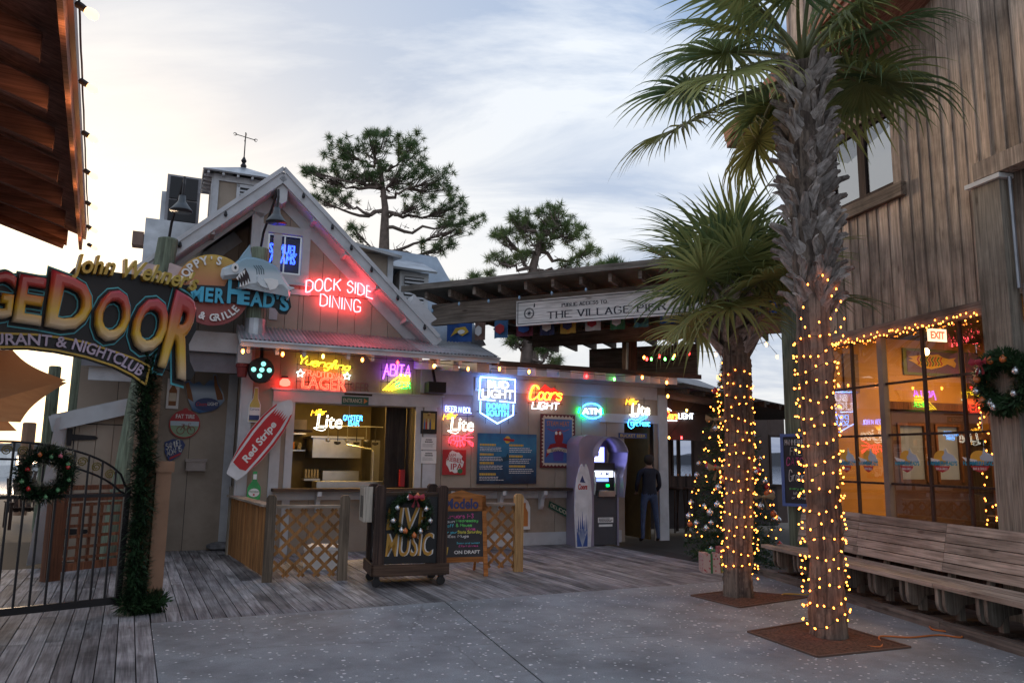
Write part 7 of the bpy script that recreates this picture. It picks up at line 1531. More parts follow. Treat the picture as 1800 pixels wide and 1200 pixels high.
for k in range(6): MB().tube([(kx0+.9+k*.19, 1.6, 2.25), (kx0+.9+k*.19, 1.6, 2.0-.05*(k % 2))], .008, 4).lathe((kx0+.9+k*.19, 1.6, 1.93-.05*(k % 2)), [(.02, 0), (.045+.02*(k % 2), .02), (.045+.02*(k % 2), .06)], 10).build('ladle', (M_STEEL, M_IRON)[k % 2], t)
t = thing('tap', 'tall curved steel tap over the kitchen counter', 'tap', F, (kx0+1.3, 1.3, 1.18)); MB().tube([(kx0+1.75, 1.3, 1.18), (kx0+1.75, 1.3, 1.75), (kx0+1.7, 1.3, 1.8), (kx0+1.2, 1.25, 1.88)], .016, 6).build('spout', M_STEEL, t)
kit('carton', 'small cardboard carton on a shelf high in the hatch', 'box', (kx0+.05, .5, 2.12, kx0+.3, .75, 2.3), mat('cardboard', (.4, .28, .13), .8)); kit('wall_shelf', 'shelf inside the hatch carrying the carton', 'shelf', (kx0-.1, .45, 2.08, kx0+.4, .8, 2.115), M_DKWOODX)
kit('fire_extinguisher', 'red fire extinguisher at the right end of the hatch', 'fire extinguisher', (hx1-.16, .3, 1.11, hx1-.07, .4, 1.42), c_red)
kl = thing('ceiling_lamp', 'bright strip lamp on the kitchen ceiling', 'lamp', F, (kx0+1.2, .8, 2.8)); MB().box(kx0+.6, .7, 2.82, kx0+1.9, .95, 2.86).build('tube', emit('kitchen_tube', (1, .6, .14), 26), kl)
pl = thing('wall_lamp', 'ochre lamp in the passage behind the person', 'lamp', F, (dx0+.5, 2.3, 2.3)); MB().cbox((dx0+.45, 2.3, 2.3), (.18, .1, .1)).build('shade', emit('passage_glow', (1, .6, .15), 2.5), pl)
t = kit('hanging_bag', 'pale plastic bag hanging in the passage above the doorway', 'bag', (dx0+.22, 1.0, 1.95, dx0+.45, 1.2, 2.35), c_crm) if False else thing('hanging_bag', 'pale plastic bag hanging high in the ochre passage', 'bag', F, (dx0+.3, 1.2, 1.9))
MB().lathe((dx0+.32, 1.2, 1.88), [(.05, 0), (.13, .08), (.14, .22), (.08, .36), (.03, .42)], 10).build('bag', c_crm, t)
t, r = poster('beer_board', 'blue and yellow BEER board above the doorway', 'sign', (1088, 761, 1137, 770), c_navy, -.045); lettering(t, 'BUCKET BEER', sub(r, .05, .2, .95, .8), -.045, c_yel, .003)
t = thing('paper_notice', 'paper notice pinned on the ochre passage wall', 'notice', F, (dx1-.28, 2.3, 1.5)); MB().box(dx1-.3, 2.36, 1.45, dx1-.12, 2.37, 1.75).build('sheet', c_wht, t)
# speaker, LED spotlight, flower pot under the awning
u_, z_ = F.px(766, 681, -.3); t = thing('loudspeaker', 'black loudspeaker under the right end of the awning', 'speaker', F, (u_, -.3, z_)); MB().box(u_-.17, -.4, z_-.1, u_+.17, -.15, z_+.1).build('cabinet', M_BLACK, t); MB().box(u_-.15, -.41, z_-.08, u_+.15, -.401, z_+.08).build('grille', mat('speaker_grille', (.02, .02, .02), .9), t)
MB().beam((u_, -.25, z_+.1), (u_, -.1, z_+.35), .04, .04).build('bracket', M_BLACK, t)
u_, z_ = F.px(460, 650, -.5); t = thing('stage_light', 'black stage light with five teal lenses under the left end of the awning', 'spotlight', F, (u_, -.5, z_)); MB().lathe((0, 0, 0), [(.02, 0), (.2, .02), (.22, .1), (.16, .22)], 16, M=Matrix.Translation((u_, -.52, z_)) @ Matrix.Rotation(R(-90), 4, 'X')).build('housing', M_BLACK, t)
for a, b in ((0, 0), (-.13, .0), (.12, .0), (.02, .1), (-.03, -.1)): MB().lathe((0, 0, 0), [(.04, 0), (.03, .012), (.01, .018)], 12, M=Matrix.Translation((u_+a, -.525, z_+b)) @ Matrix.Rotation(R(90), 4, 'X')).build('lens', emit('teal_lens', (.25, .9, .75), .7), t)
MB().beam((u_, -.42, z_+.1), (u_, -.3, z_+.4), .05, .05).build('bracket', M_BLACK, t)
u_, z_ = F.px(426, 650, -.35); t = thing('flower_pot', 'small red plastic pot fixed to the corner bracket under the awning', 'pot', F, (u_, -.35, z_)); MB().lathe((u_, -.35, z_-.12), [(.07, 0), (.095, .16), (.11, .17), (.11, .22)], 12).build('pot', C('pot_red', (.2, .03, .03)), t)
MB().box(u_-.09, -.42, z_+.11, u_+.13, -.02, z_+.42).build('corner_bracket', M_TRIM, bld)
u_ = F.px(500, 672, -.05)[0]; t = thing('beacon_lamp', 'glowing red beacon lamp left of the hatch header', 'lamp', F, (u_, -.1, 2.75)); cz = F.px(493, 672, -.12)[1]; MB().lathe((u_, -.12, cz-.06), [(.04, 0), (.09, .02), (.09, .08), (.05, .13)], 12).build('lens', emit('beacon_red', (1, .03, .02), 6), t, smooth=True); MB().box(u_-.05, -.1, cz+.06, u_+.05, -.01, cz+.12).build('bracket', M_BLACK, t)
# rock at the corner
g = W0.gnd(385, 966); rn = random.Random(3); t = MB().lathe((0, 0, 0), [(.12, 0), (.2, .04), (.19, .09), (.1, .13), (.03, .14)], 9); t.v = [(x*1.15+rn.uniform(-.02, .02), y+rn.uniform(-.02, .02), z) for x, y, z in t.v]; o = t.top('rock', mat('grey_rock', (.2, .2, .21), .9, .3, 9), W0, (0, 0, 0), 'small grey rock on the deck at the foot of the corner board', 'rock'); o.location = (g[0], g[1], 0)
# flags under the pavilion beam
fl = [((786, 575), (828, 600), 'blue', 'yellow'), ((834, 571), (852, 597), 'brown', 'white'), ((868, 570), (893, 593), 'blue2', 'red'), ((907, 575), (938, 590), 'maroon', 'blue'), ((950, 574), (975, 588), 'navy', 'white'), ((986, 572), (1012, 585), 'gold', 'navy'), ((1029, 568), (1055, 580), 'white', 'red'), ((1072, 563), (1098, 578), 'green', 'white'), ((1114, 558), (1140, 574), 'teal', 'black'), ((1160, 548), (1190, 566), 'blue', 'white'), ((1206, 535), (1234, 556), 'white', 'navy'), ((1306, 527), (1338, 554), 'sky', 'white'), ((1352, 524), (1366, 548), 'blue', 'gold')]
fcol = dict(blue=(.03, .09, .3), yellow=(.5, .33, .05), brown=(.16, .1, .08), white=(.5, .5, .5), blue2=(.05, .12, .25), red=(.3, .03, .04), maroon=(.14, .03, .05), navy=(.03, .04, .1), gold=(.4, .25, .05), green=(.04, .14, .06), teal=(.05, .16, .17), sky=(.05, .25, .5), black=(.03, .03, .03))
for i, (p, q, c1, c2) in enumerate(fl):
    wv = -.0 if i < 3 or i > 10 else .2; u0, z1 = V.px(*p, wv); u1, z0 = V.px(*q, wv); z1 = VZ0-.0; z0 = max(z0, z1-.42); z0 = min(z0, z1-.25)
    t = thing('team_flag', '%s and %s pennant, number %d' % (c1, c2, i), 'flag', V, (u0, wv, z0), 'pennants hung under the pavilion beam')
    t['label'] = ['blue and gold ram horn style flag at the left end of the beam', 'brown flag hanging between the two left blue ones', 'blue flag against the bright gap left of the pier sign', 'maroon flag under the left corner of the pier sign', 'navy flag under the compass rose of the pier sign', 'gold edged flag under the word THE', 'white flag under the word VILLAGE', 'green flag below the middle of the pier sign', 'teal flag below the word PIER', 'blue and white flag behind the palm fronds', 'white and navy flag left of the smaller palm crown', 'sky blue flag with white fleur-de-lis right of the smaller palm crown', 'narrow blue flag close to the green post'][i]
    n = 6; vv = []
    for a in range(n+1):
        for b_ in (0, 1): vv.append((u0+(u1-u0)*a/n, wv+.03*math.sin(a*1.3+i), z0 if b_ == 0 else z1-.01))
    MB().add(vv, [(2*a, 2*a+2, 2*a+3, 2*a+1) for a in range(n)]).build('cloth', C('flag_'+c1, fcol[c1], .9), t)
    r = (u0, z0, u1, z1-.01); m2 = C('flag_'+c2, fcol[c2], .9)
    if i == 11:
        for pts in ([(.5, .85), (.58, .65), (.52, .35), (.48, .35), (.42, .65)], [(.6, .35), (.72, .6), (.85, .6), (.85, .45), (.78, .5), (.68, .35)], [(.4, .35), (.28, .6), (.15, .6), (.15, .45), (.22, .5), (.32, .35)], [(.3, .32), (.7, .32), (.7, .26), (.3, .26)], [(.46, .26), (.54, .26), (.5, .1)]): shape(t, r, pts, wv-.05, wv-.045, m2, 'emblem')
    elif i == 0: shape(t, r, [(.2, .3), (.4, .75), (.8, .8), (.95, .5), (.7, .3), (.55, .4), (.7, .5), (.6, .6), (.4, .45)], wv-.05, wv-.045, m2, 'emblem'); shape(t, r, circ(.65, .52, .15, .12, 10), wv-.06, wv-.055, c_wht, 'emblem')
    else: shape(t, r, [(.2, .35), (.5, .2), (.8, .35), (.8, .65), (.5, .8), (.2, .65)], wv-.05, wv-.045, m2, 'emblem')
    if i > 2: MB().tube([(u0, wv, z1), (u1, wv, z1)], .006, 4).build('cord', M_BLACK, t)
# pier sign lettering in serif capitals and the compass rose
def serif(parent, text, r, w_, m, th):
    mb = MB()
    for l in strokes(text, 2.6): 
        mb2 = [(r[0]+(r[2]-r[0])*p[0], r[1]+(r[3]-r[1])*p[1]) for p in l]
        for a, b in zip(mb2, mb2[1:]):
            dx, dz = b[0]-a[0], b[1]-a[1]; L_ = math.hypot(dx, dz)
            if L_ < 1e-5: continue
            t_ = th*(1 if abs(dz) > abs(dx)*.7 else .45); nx, nz_ = -dz/L_*t_/2, dx/L_*t_/2; mb.prism([(a[0]-nx, a[1]-nz_), (b[0]-nx, b[1]-nz_), (b[0]+nx, b[1]+nz_), (a[0]+nx, a[1]+nz_)], w_-.003, w_)
        for e in (mb2[0], mb2[-1]):
            if abs(e[1]-r[1]) < .005 or abs(e[1]-r[3]) < .005: mb.box(e[0]-th*.9, w_-.0032, e[1]-th*.16, e[0]+th*.9, w_-.0001, e[1]+th*.16)
    return mb.build('lettering', m, parent)
q = V.px(963, 556, -.08); q1 = V.px(1136, 540, -.08); m_ink = C('sign_ink', (.03, .032, .045)); sc_ = sv1-sv0
serif(sg, 'THE VILLAGE PIER', (q[0], sv0+sc_*.20, V.px(1170, 540, -.08)[0], sv0+sc_*.20+.13), -.081, m_ink, .028); q = V.px(988, 535, -.08)
serif(sg, 'PUBLIC ACCESS TO', (q[0], sv0+sc_*.62, V.px(1066, 530, -.08)[0], sv0+sc_*.62+.065), -.081, m_ink, .015)
cx_, cz2 = V.px(930, 556, -.08)[0], sv0+sc_*.47
tubes(sg, [circ(0, 0, .1, .1, 24)+[(.1, 0)], circ(0, 0, .085, .085, 24)+[(.085, 0)]], lambda s, q_: (cx_+s, -.083, cz2+q_), m_ink, .005, 'compass_ring')
for a in range(8): l = .08 if a % 2 == 0 else .055; MB().prism([(cx_+l*math.cos(R(a*45)), cz2+l*math.sin(R(a*45))), (cx_+.022*math.cos(R(a*45+25)), cz2+.022*math.sin(R(a*45+25))), (cx_, cz2), (cx_+.022*math.cos(R(a*45-25)), cz2+.022*math.sin(R(a*45-25)))], -.083, -.0805).build('compass_point', m_ink, sg)
MB().prism([(cx_+.09, cz2+.11), (cx_+.1, cz2+.18), (cx_+.12, cz2+.18), (cx_+.12, cz2+.11)], -.083, -.0805).build('north_mark', m_ink, sg)
# window wreath
wz_, wu_ = RW.px(1762, 672, -.29)[1], RW.px(1762, 672, -.29)[0]
wreath('large fluffy wreath with silver and orange baubles and red bow on the big post', RW, (wu_, -.29, wz_), (RW.px(1800, 672, -.29)[0]-RW.px(1714, 672, -.29)[0])*.42, .11, 3600, [(150, 0), (130, 4), (100, 3), (20, 0), (60, 3), (330, 0), (250, 0), (230, 3), (170, 3), (200, 0), (260, 0)], 14, MATS['red_ribbon'], 118, 1.1)
# bar wing furniture
for i, (px_, lab) in enumerate(((1188, 'dark bar stool nearest the restaurant corner'), (1206, 'dark bar stool in the middle of the bar wing'), (1222, 'dark bar stool beside the Christmas tree'))):
    u_ = F.px(px_, 860, 1.5)[0]; t = thing('bar_stool', lab, 'stool', F, (u_, 1.5, 0), 'bar stools')
    MB().lathe((u_, 1.5, .98), [(.16, 0), (.18, .03), (.15, .06)], 12).build('seat', M_DKWOOD, t); MB().box(u_-.16, 1.66, 1.04, u_+.16, 1.69, 1.3).build('backrest', M_DKWOOD, t)
    for a in (-1, 1):
        for b_ in (-1, 1): MB().beam((u_+a*.17, 1.5+b_*.17, 0), (u_+a*.12, 1.5+b_*.12, .98), .03, .03).build('leg', M_DKWOOD, t)
t = thing('bar_counter', 'long dark bar counter running below the bright windows', 'counter', F, (4.3, 2.2, 0)); MB().box(3.6, 2.1, 1.02, 8.5, 2.7, 1.08).build('top', M_DKWOODX, t); MB().box(3.7, 2.3, 0, 8.5, 2.6, 1.02).build('front', mat('bar_front', (.04, .03, .03), .8), t)
for i, x in enumerate((1192, 1206, 1213)): u_ = F.px(x, 840, 2.3)[0]; MB().lathe((u_, 2.3, 1.08), [(.03, 0), (.04, .02), (.04, .16), (.02, .2), (.015, .26)], 10).top('bottle', (c_org, c_wht, c_org)[i], F, (u_, 2.3, 1.08), ['orange sauce bottle on the left end of the bar', 'white bottle in the middle of the bar', 'orange sauce bottle nearer the tree on the bar'][i], 'bottle', 'bottles on the bar')

# ================================================================ PALMS
M_FROND = leafmat('palm_frond_green', (.11, .17, .08), (.33, .37, .14), .45, 1.5)
M_FRDEAD = leafmat('palm_frond_browned', (.17, .18, .06), (.3, .29, .09), .4, 1.5)
M_PET = mat('frond_stalk', (.14, .15, .06), .5, .2, 4)
M_BOOT = wood('palm_boot', (.42, .37, .34), (.2, .165, .14), 2, stain=.35, rand=.3)
M_TRUNK = wood('palm_trunk_bark', (.24, .185, .145), (.08, .06, .05), 2, rough=.95, stain=.6, rand=0)
def frond_meshes(seed, pet, blade, droop, nseg=46, spread=150):
    """Costapalmate fan: stalk plus many folded, tapering, drooping leaf fingers. Built along +X, curving down."""
    rn = random.Random(seed); st = MB(); pts = []; 
    for i in range(9):
        s = i/8; pts.append(Vector((pet*s, 0, .22*pet*s-.30*droop*pet*s*s)))
    st.tube(pts, [.028-.014*i/8 for i in range(9)], 6); d = (pts[-1]-pts[-2]).normalized(); base = pts[-1]
    side = Vector((0, 1, 0)); up = side.cross(d)*-1
    if up.z < 0: up = -up
    mb = MB()
    for k in range(nseg):
        f = k/(nseg-1)*2-1; a = R(f*spread); L_ = blade*(1-.28*abs(f)**1.5)*rn.uniform(.8, 1.08)
        rootp = base+d*(.16*blade*(1-abs(f))); dirv = (d*math.cos(a)+side*math.sin(a)+up*(.18-.25*abs(f)+rn.uniform(-.07, .07))+side*rn.uniform(-.04, .04)).normalized()
        if rn.random() < .05: continue
        n = 7; w0 = .0115*(1-.2*abs(f)); prev = None; p = rootp.copy(); v = dirv.copy(); ring_ = []
        tw = rn.uniform(.7, 1.3)*droop
        for j in range(n+1):
            s = j/n; wd = w0*(1.0+1.3*min(s*3, 1) if s < .45 else (2.3*(1-(s-.45)/.55)**1.1+.06))
            sd = v.cross(up); sd = sd.normalized() if sd.length > .05 else side; fold = up*wd*.45
            ring_.append((p-sd*wd+fold, p.copy(), p+sd*wd+fold))
            g = .02 if s < .42 else .24*tw
            v = (v+Vector((rn.uniform(-.02, .02), rn.uniform(-.02, .02), -g*(.6+s))))
            v.normalize(); p = p+v*L_/n
        vs = [q for r_ in ring_ for q in r_]; fs = []
        for j in range(n): o = j*3; fs += [(o, o+1, o+4, o+3), (o+1, o+2, o+5, o+4)]
        mb.add(vs, fs)
    return st.mesh('stalk', M_PET, smooth=True), mb.mesh('leaf_fan', M_FROND), mb.mesh('leaf_fan', M_FRDEAD)
def palm(label, base, top, r0, r1, fspecs, fm, boots, seed, strcup):
    base, top = Vector(base), Vector(top); t = thing('palm_tree', label, 'palm tree', W0, tuple(base)); rn = random.Random(seed)
    ax = top-base; H = ax.length; mb = MB(); n = 150; pts = []; rs = []
    for i in range(n+1):
        s = i/n; p = base+ax*s+Vector((.03*math.sin(s*5+seed), .03*math.cos(s*4), 0)); pts.append(p)
        rs.append((r0+(r1-r0)*s)*(1+.12*max(0, 1-s*14))*(1+.025*math.sin(i*2.3)+.015*rn.uniform(-1, 1)))
    mb.tube(pts, rs, 26)
    c_ = lambda z: base+ax*((z-base.z)/H); nv = []
    for v in mb.v: v = Vector(v); c = c_(v.z); d_ = Vector((v.x-c.x, v.y-c.y, 0)); k = .022*mnoise.noise(Vector((v.x*9, v.y*9, v.z*5+seed)))+.012*mnoise.noise(Vector((v.x*30, v.y*30, v.z*22))); nv.append(tuple(v+(d_.normalized()*k if d_.length > .01 else d_)))
    mb.v = nv; mb.build('trunk', M_TRUNK, t, smooth=True)
    # leaf bases: flat straps that split and cross, in spiral rows
    z0, z1, nb, bl = boots
    vars_ = []
    for v in range(4):
        b = MB(); l = bl*rn.uniform(.85, 1.2); w_ = .062*rn.uniform(.85, 1.15)
        prof = [(0, -.01, 1.35), (.3*l, .03, 1.1), (.6*l, .065, .8), (.85*l, .09, .62), (l, .12+rn.uniform(-.03, .05), .45)]
        vs = []
        for z, o, k in prof:
            for dx, dy in ((-w_*k, 0), (0, .014), (w_*k, 0), (w_*k*.8, -.03), (-w_*k*.8, -.03)): vs.append((dx, o+dy, z))
        fs = []
        for j in range(len(prof)-1):
            for q in range(5): a = j*5+q; c = j*5+(q+1) % 5; fs.append((a, a+5, c+5, c))
        fs += [(4, 3, 2, 1, 0), tuple(range(20, 25))]
        vars_.append(b.add([(x, y, z) for x, y, z in vs], [tuple(reversed(f)) for f in fs]).mesh('leaf_base', M_BOOT))
    for i in range(nb):
        s = (i+.5)/nb; z = z0+(z1-z0)*s; k = z/H; p = base+ax*k; a = i*2.39996+rn.uniform(-.15, .15); rr = (r0+(r1-r0)*k)*.93
        me = vars_[i % 4]; o = bpy.data.objects.new('leaf_base', me); COL.objects.link(o); o.parent = t
        tilt = rn.choice((-1, 1))*rn.uniform(.35, .85)
        o.matrix_local = Matrix.Translation(p-base+Vector((math.cos(a)*rr, math.sin(a)*rr, 0))) @ Matrix.Rotation(a-math.pi/2, 4, 'Z') @ Matrix.Rotation(tilt, 4, 'Y') @ Matrix.Rotation(R(rn.uniform(-14, 6)), 4, 'X')
        o.scale = (1, 1, rn.uniform(.85, 1.15))
    for i, (az, el, k, sc, dr) in enumerate(fspecs):
        f = bpy.data.objects.new('frond', fm[k][0]); COL.objects.link(f); f.parent = t; M = Matrix.Translation(top-base+Vector((0, 0, rn.uniform(-.12, .12)))) @ Matrix.Rotation(R(az), 4, 'Z') @ Matrix.Rotation(R(-el), 4, 'Y') @ Matrix.Rotation(R(rn.uniform(-25, 25)), 4, 'X')
        f.matrix_local = M; f.scale = (sc,)*3; dead = el < -8 and i % 2 == 0; l = bpy.data.objects.new('leaf_fan', fm[k][2] if dead else fm[k][1]); COL.objects.link(l); l.parent = f
    return t
FM = [frond_meshes(s, p, b, d) for s, p, b, d in ((1, 1.0, 1.0, .8), (2, .8, 1.05, 1.1), (3, 1.2, .95, .6), (4, .9, .9, 1.5))]
def lamps_on(label, cat_path, n, parent_seed, mesh, r_off, group=None): pass
def zat(px, py, x, y):     # height of the point above (x, y) seen at image row py
    d = ray(px, py); return EYE.z+d.z/d.y*y
b1 = (3.03, 7.62, 0); x1, z1 = None, None
z1 = zat(1412, 118, 0, 7.62); x1 = ray(1412, 118).x/ray(1412, 118).y*7.62
rn = random.Random(21); sp = []
for i in range(34):
    az = i*137.5 % 360; el = 70-i*3.1 if i < 26 else rn.uniform(-25, 5)
    if abs((az-265+180) % 360-180) < 48 and el < 30: continue
    if abs((az-310+180) % 360-180) < 38 and el < 26: continue
    sp.append((az, el, i % 4, rn.uniform(.9, 1.06), 0))
palm('tall front palm wrapped in warm lights with crisscross leaf bases up its trunk', b1, (x1, 7.62, z1), .16, .165, sp, FM, (3.1, z1-.1, 190, .27), 1, None)
b2 = (2.83, 9.7, 0); z2 = zat(1288, 528, 0, 9.7); x2 = ray(1288, 528).x/ray(1288, 528).y*9.7
FM2 = [frond_meshes(s, p, b, d) for s, p, b, d in ((5, .66, .98, .7), (6, .55, 1.0, 1.0), (7, .78, .95, .5))]
sp = [(i*137.5 % 360, (84-i*3.3) if i < 24 else rn.uniform(-22, 0), i % 3, rn.uniform(.9, 1.08), 0) for i in range(29)]
sp = [q for q in sp if not (abs(q[0]-205) < 20 and 0 < q[1] < 24)]
palm('shorter palm wrapped in warm lights with a full fan crown, in front of the pavilion', b2, (x2, 9.7, z2), .17, .18, sp, FM2, (z2-.75, z2+.1, 60, .28), 5, None)
# ---- warm lights wound round the trunks
M_FAIRY = emit('fairy_bulb', (1, .23, .028), 6); fairy = MB().lathe((0, 0, 0), [(.002, -.011), (.007, -.006), (.008, .002), (.005, .008), (.002, .012)], 6).mesh('bulb', M_FAIRY, smooth=True)
def wind(label, base, top, r, z0, z1, turns, n, seed):
    rn = random.Random(seed); t = thing('string_lights', label, 'string lights', W0, base, 'warm lights wound round the palms'); base, top = Vector(base), Vector(top); ax = top-base; H = ax.length; pts = []; m = n*3
    for i in range(m+1):
        s = i/m; z = z0+(z1-z0)*s; a = s*turns*2*math.pi+.5*math.sin(s*37); zz_ = z+.05*math.sin(a*1.0+seed)+.03*math.sin(a*2.7); p = base+ax*(zz_/H); rr = r+.012; pts.append(p+Vector((math.cos(a)*rr, math.sin(a)*rr, 0)))
    MB().tube(pts, .0035, 3, False).build('wire', mat('dark_green_wire', (.01, .03, .015), .6), t)
    for i in range(n):
        p = pts[i*3]; c = base+ax*((p.z-base.z)/H); o_ = (p-Vector((c.x, c.y, p.z))).normalized(); link('bulb', fairy, t, p+o_*.015+Vector((rn.uniform(-.01, .01), 0, rn.uniform(-.02, .02))), (rn.uniform(-1, 1), rn.uniform(-1, 1), 0))
T1 = (x1, 7.62, z1); T2 = (x2, 9.7, z2)
wind('warm fairy lights wound round the tall front palm trunk', b1, T1, .182, .12, 2.95, 19, 280, 1)
wind('warm fairy lights wound round the shorter palm trunk behind', b2, T2, .19, .3, 2.75, 17, 240, 4)
t = thing('string_lights', 'loose strand of warm lights climbing the crisscross trunk of the tall palm', 'string lights', W0, (b1[0], 7.4, 3)); rn = random.Random(2); P_ = []
for i in range(15):
    px_, py_ = [(1455, 492), (1470, 508), (1462, 520), (1478, 530), (1470, 545), (1484, 560), (1420, 500), (1446, 484), (1412, 540), (1408, 560), (1478, 575), (1482, 590), (1415, 575), (1440, 566), (1460, 560)][i]; d = ray(px_, py_); link('bulb', fairy, t, EYE+d*(7.36/d.y))
# ================================================================ CHRISTMAS TREE
xb = (3.75, 13.2, 0); xh = zat(1297, 625, 0, 13.2)
t = thing('christmas_tree', 'tall dark Christmas tree covered in warm lights and silver baubles behind the smaller palm', 'christmas tree', W0, xb); rn = random.Random(17); mb = MB(); tk = MB().tube([(xb[0], xb[1], 0), (xb[0], xb[1], xh-.1)], [.07, .015], 8).build('trunk', M_DKWOOD, t)
XR = .84
for k in range(560):
    s = rn.random()**.75; z = .18+(xh-.25)*(1-s)**1.0*1.0; z = .15+(xh-.2)*rn.random()**1.35; rr = XR*(1-z/xh)**.8; a = rn.random()*6.283; ln = rr*rn.uniform(.75, 1.08)+.05
    d = Vector((math.cos(a), math.sin(a), rn.uniform(-.25, .15))); c = Vector((xb[0], xb[1], z)); n = int(10+ln*26)
    for j in range(n):
        q = rn.uniform(.3, 1); p = c+d*ln*q+Vector((0, 0, -.1*q*q)); v = (d*.7+Vector((rn.gauss(0, 1), rn.gauss(0, 1), rn.gauss(0, .7)))*.7).normalized(); l = rn.uniform(.06, .11); sd = v.cross(Vector((rn.gauss(0, 1), rn.gauss(0, 1), rn.gauss(0, 1)))).normalized()*.009
        mb.add([p, p+v*l*.5+sd, p+v*l, p+v*l*.5-sd], [(0, 1, 2, 3)])
mb.build('crown', M_FIR, t)
def onx(z, a, k=1.): rr = XR*(1-z/xh)**.8*k+.03; return Vector((xb[0]+math.cos(a)*rr, xb[1]+math.sin(a)*rr, z))
for i in range(44):
    z = .25+(xh-.5)*rn.random()**1.2; a = R(rn.uniform(170, 370)); link('bauble', BM[[0, 0, 0, 1, 0, 3][i % 6]], t, onx(z, a), scale=(rn.uniform(1.0, 1.7),)*3)
for i, (z, a) in enumerate(((2.35, 215), (1.55, 232), (1.1, 300))): # big bows of sacking
    c = onx(z, R(a), 1.05); bow(t, tuple(c), .16, C('sacking_ribbon', (.33, .24, .13)))
sl_ = thing('string_lights', 'warm fairy lights spiralling over the Christmas tree', 'string lights', W0, xb); pts = []
for i in range(601): s = i/600; z = .3+(xh-.35)*s; a = s*2*math.pi*13; pts.append(onx(z+.04*math.sin(a*3), a, 1.0))
MB().tube(pts, .003, 3, False).build('wire', MATS['dark_green_wire'], sl_)
fairy2 = MB().lathe((0, 0, 0), [(.002, -.014), (.010, -.007), (.011, .002), (.007, .01), (.002, .015)], 6).mesh('bulb', M_FAIRY, smooth=True); n_ = 0
for i in range(0, 600, 4):
    p = pts[i]
    if n_ < 290: link('bulb', fairy2, sl_, p+Vector((rn.uniform(-.04, .04), rn.uniform(-.04, .04), rn.uniform(-.07, .07)))); n_ += 1
def gift(x0, x1, yb, h, dz, c, rc, label):
    g0, g1 = W0.gnd(x0, yb), W0.gnd(x1, yb); w_ = g1[0]-g0[0]; t = thing('gift_box', label, 'gift box', W0, (g0[0], g0[1], dz)); MB().box(g0[0], g0[1], dz, g0[0]+w_, g0[1]+.3, dz+h).build('box', c, t)
    MB().box(g0[0]+w_*.42, g0[1]-.003, dz, g0[0]+w_*.55, g0[1]-.0005, dz+h).build('ribbon', rc, t); MB().box(g0[0]+w_*.42, g0[1]-.003, dz+h, g0[0]+w_*.55, g0[1]+.3, dz+h+.003).build('ribbon', rc, t); bow(t, (g0[0]+w_*.48, g0[1]+.1, dz+h+.04), .07, rc)
def paper(name, a, b, s):
    m = mat(name, a, .5, .0); n, l = mnode(m); v = n.new('ShaderNodeTexVoronoi'); v.inputs['Scale'].default_value = s; tc_ = n.new('ShaderNodeTexCoord'); l.new(tc_.outputs['Object'], v.inputs[0]); r_ = n.new('ShaderNodeMapRange'); l.new(v.outputs['Distance'], r_.inputs[0]); r_.inputs[1].default_value = .28; r_.inputs[2].default_value = .34
    x = n.new('ShaderNodeMix'); x.data_type = 'RGBA'; l.new(r_.outputs[0], x.inputs[0]); x.inputs[6].default_value = (*b, 1); x.inputs[7].default_value = (*a, 1); l.new(x.outputs[2], n['Principled BSDF'].inputs['Base Color']); return m
gift(1237, 1266, 1007, .28, 0, paper('pink_paper', (.5, .38, .35), (.4, .08, .1), 22), c_grn, 'pink patterned gift box at the left under the tree'); gift(1268, 1292, 1006, .22, 0, paper('yellow_paper', (.45, .4, .12), (.1, .3, .12), 25), c_red, 'yellow green gift box beside the palm trunk'); gift(1268, 1292, 1006, .14, .222, paper('red_paper', (.35, .08, .09), (.5, .45, .4), 25), c_grn, 'small red gift box stacked on the yellow one')
# ================================================================ COLOURED BULBS UNDER THE EAVES AND PAVILION
def cbulb(nm, c, st): return MB().lathe((0, 0, 0), [(.004, -.05), (.018, -.035), (.024, -.012), (.018, .008), (.012, .02)], 8).mesh('bulb', emit('c9_'+nm, c, st), smooth=True)
CB = dict(o=cbulb('orange', (1, .25, .03), 11), r=cbulb('red', (1, .02, .02), 9), g=cbulb('green', (.15, 1, .15), 4), y=cbulb('yellow', (1, .42, .06), 9), w=cbulb('white', (.8, .85, 1), 8)); UNL = MB().lathe((0, 0, 0), [(.004, -.05), (.018, -.035), (.024, -.012), (.018, .008), (.012, .02)], 8).mesh('bulb', mat('unlit_blue_bulb', (.25, .4, .55), .2), smooth=True)
def strand(label, fr, w_, items):
    pts = [(fr.px(x, y, w_)) for x, y, c in items]; t = thing('string_lights', label, 'string lights', fr, (pts[0][0], w_, pts[0][1])); MB().tube([(p[0], w_, p[1]+.04) for p in pts], .005, 4).build('wire', M_BLACK, t)
    for (u_, z_), (_, _, c) in zip(pts, items): link('bulb', CB.get(c, UNL), t, (u_, w_, z_)); 
    return t
strand('coloured bulbs strung under the edge of the corrugated awning', F, aw0-.08, [(427, 616, 'o'), (497, 621, 'o'), (568, 625, 'y'), (637, 631, 'o'), (699, 636, 'r'), (763, 642, 'o'), (823, 647, 'o')])
strand('coloured bulbs strung along the lit rafter ends right of the awning', F, -1.0, [(878, 647, 'o'), (862, 652, 'x'), (930, 652, 'o'), (981, 655, 'x'), (1031, 660, 'r'), (1080, 665, 'g'), (1129, 662, 'o'), (1172, 671, 'o'), (1174, 695, 'o')])
strand('coloured bulbs under the bar wing eave left of the tree', F, 1.4, [(1207, 720, 'y'), (1243, 687, 'g'), (1176, 768, 'o'), (1198, 768, 'r')])
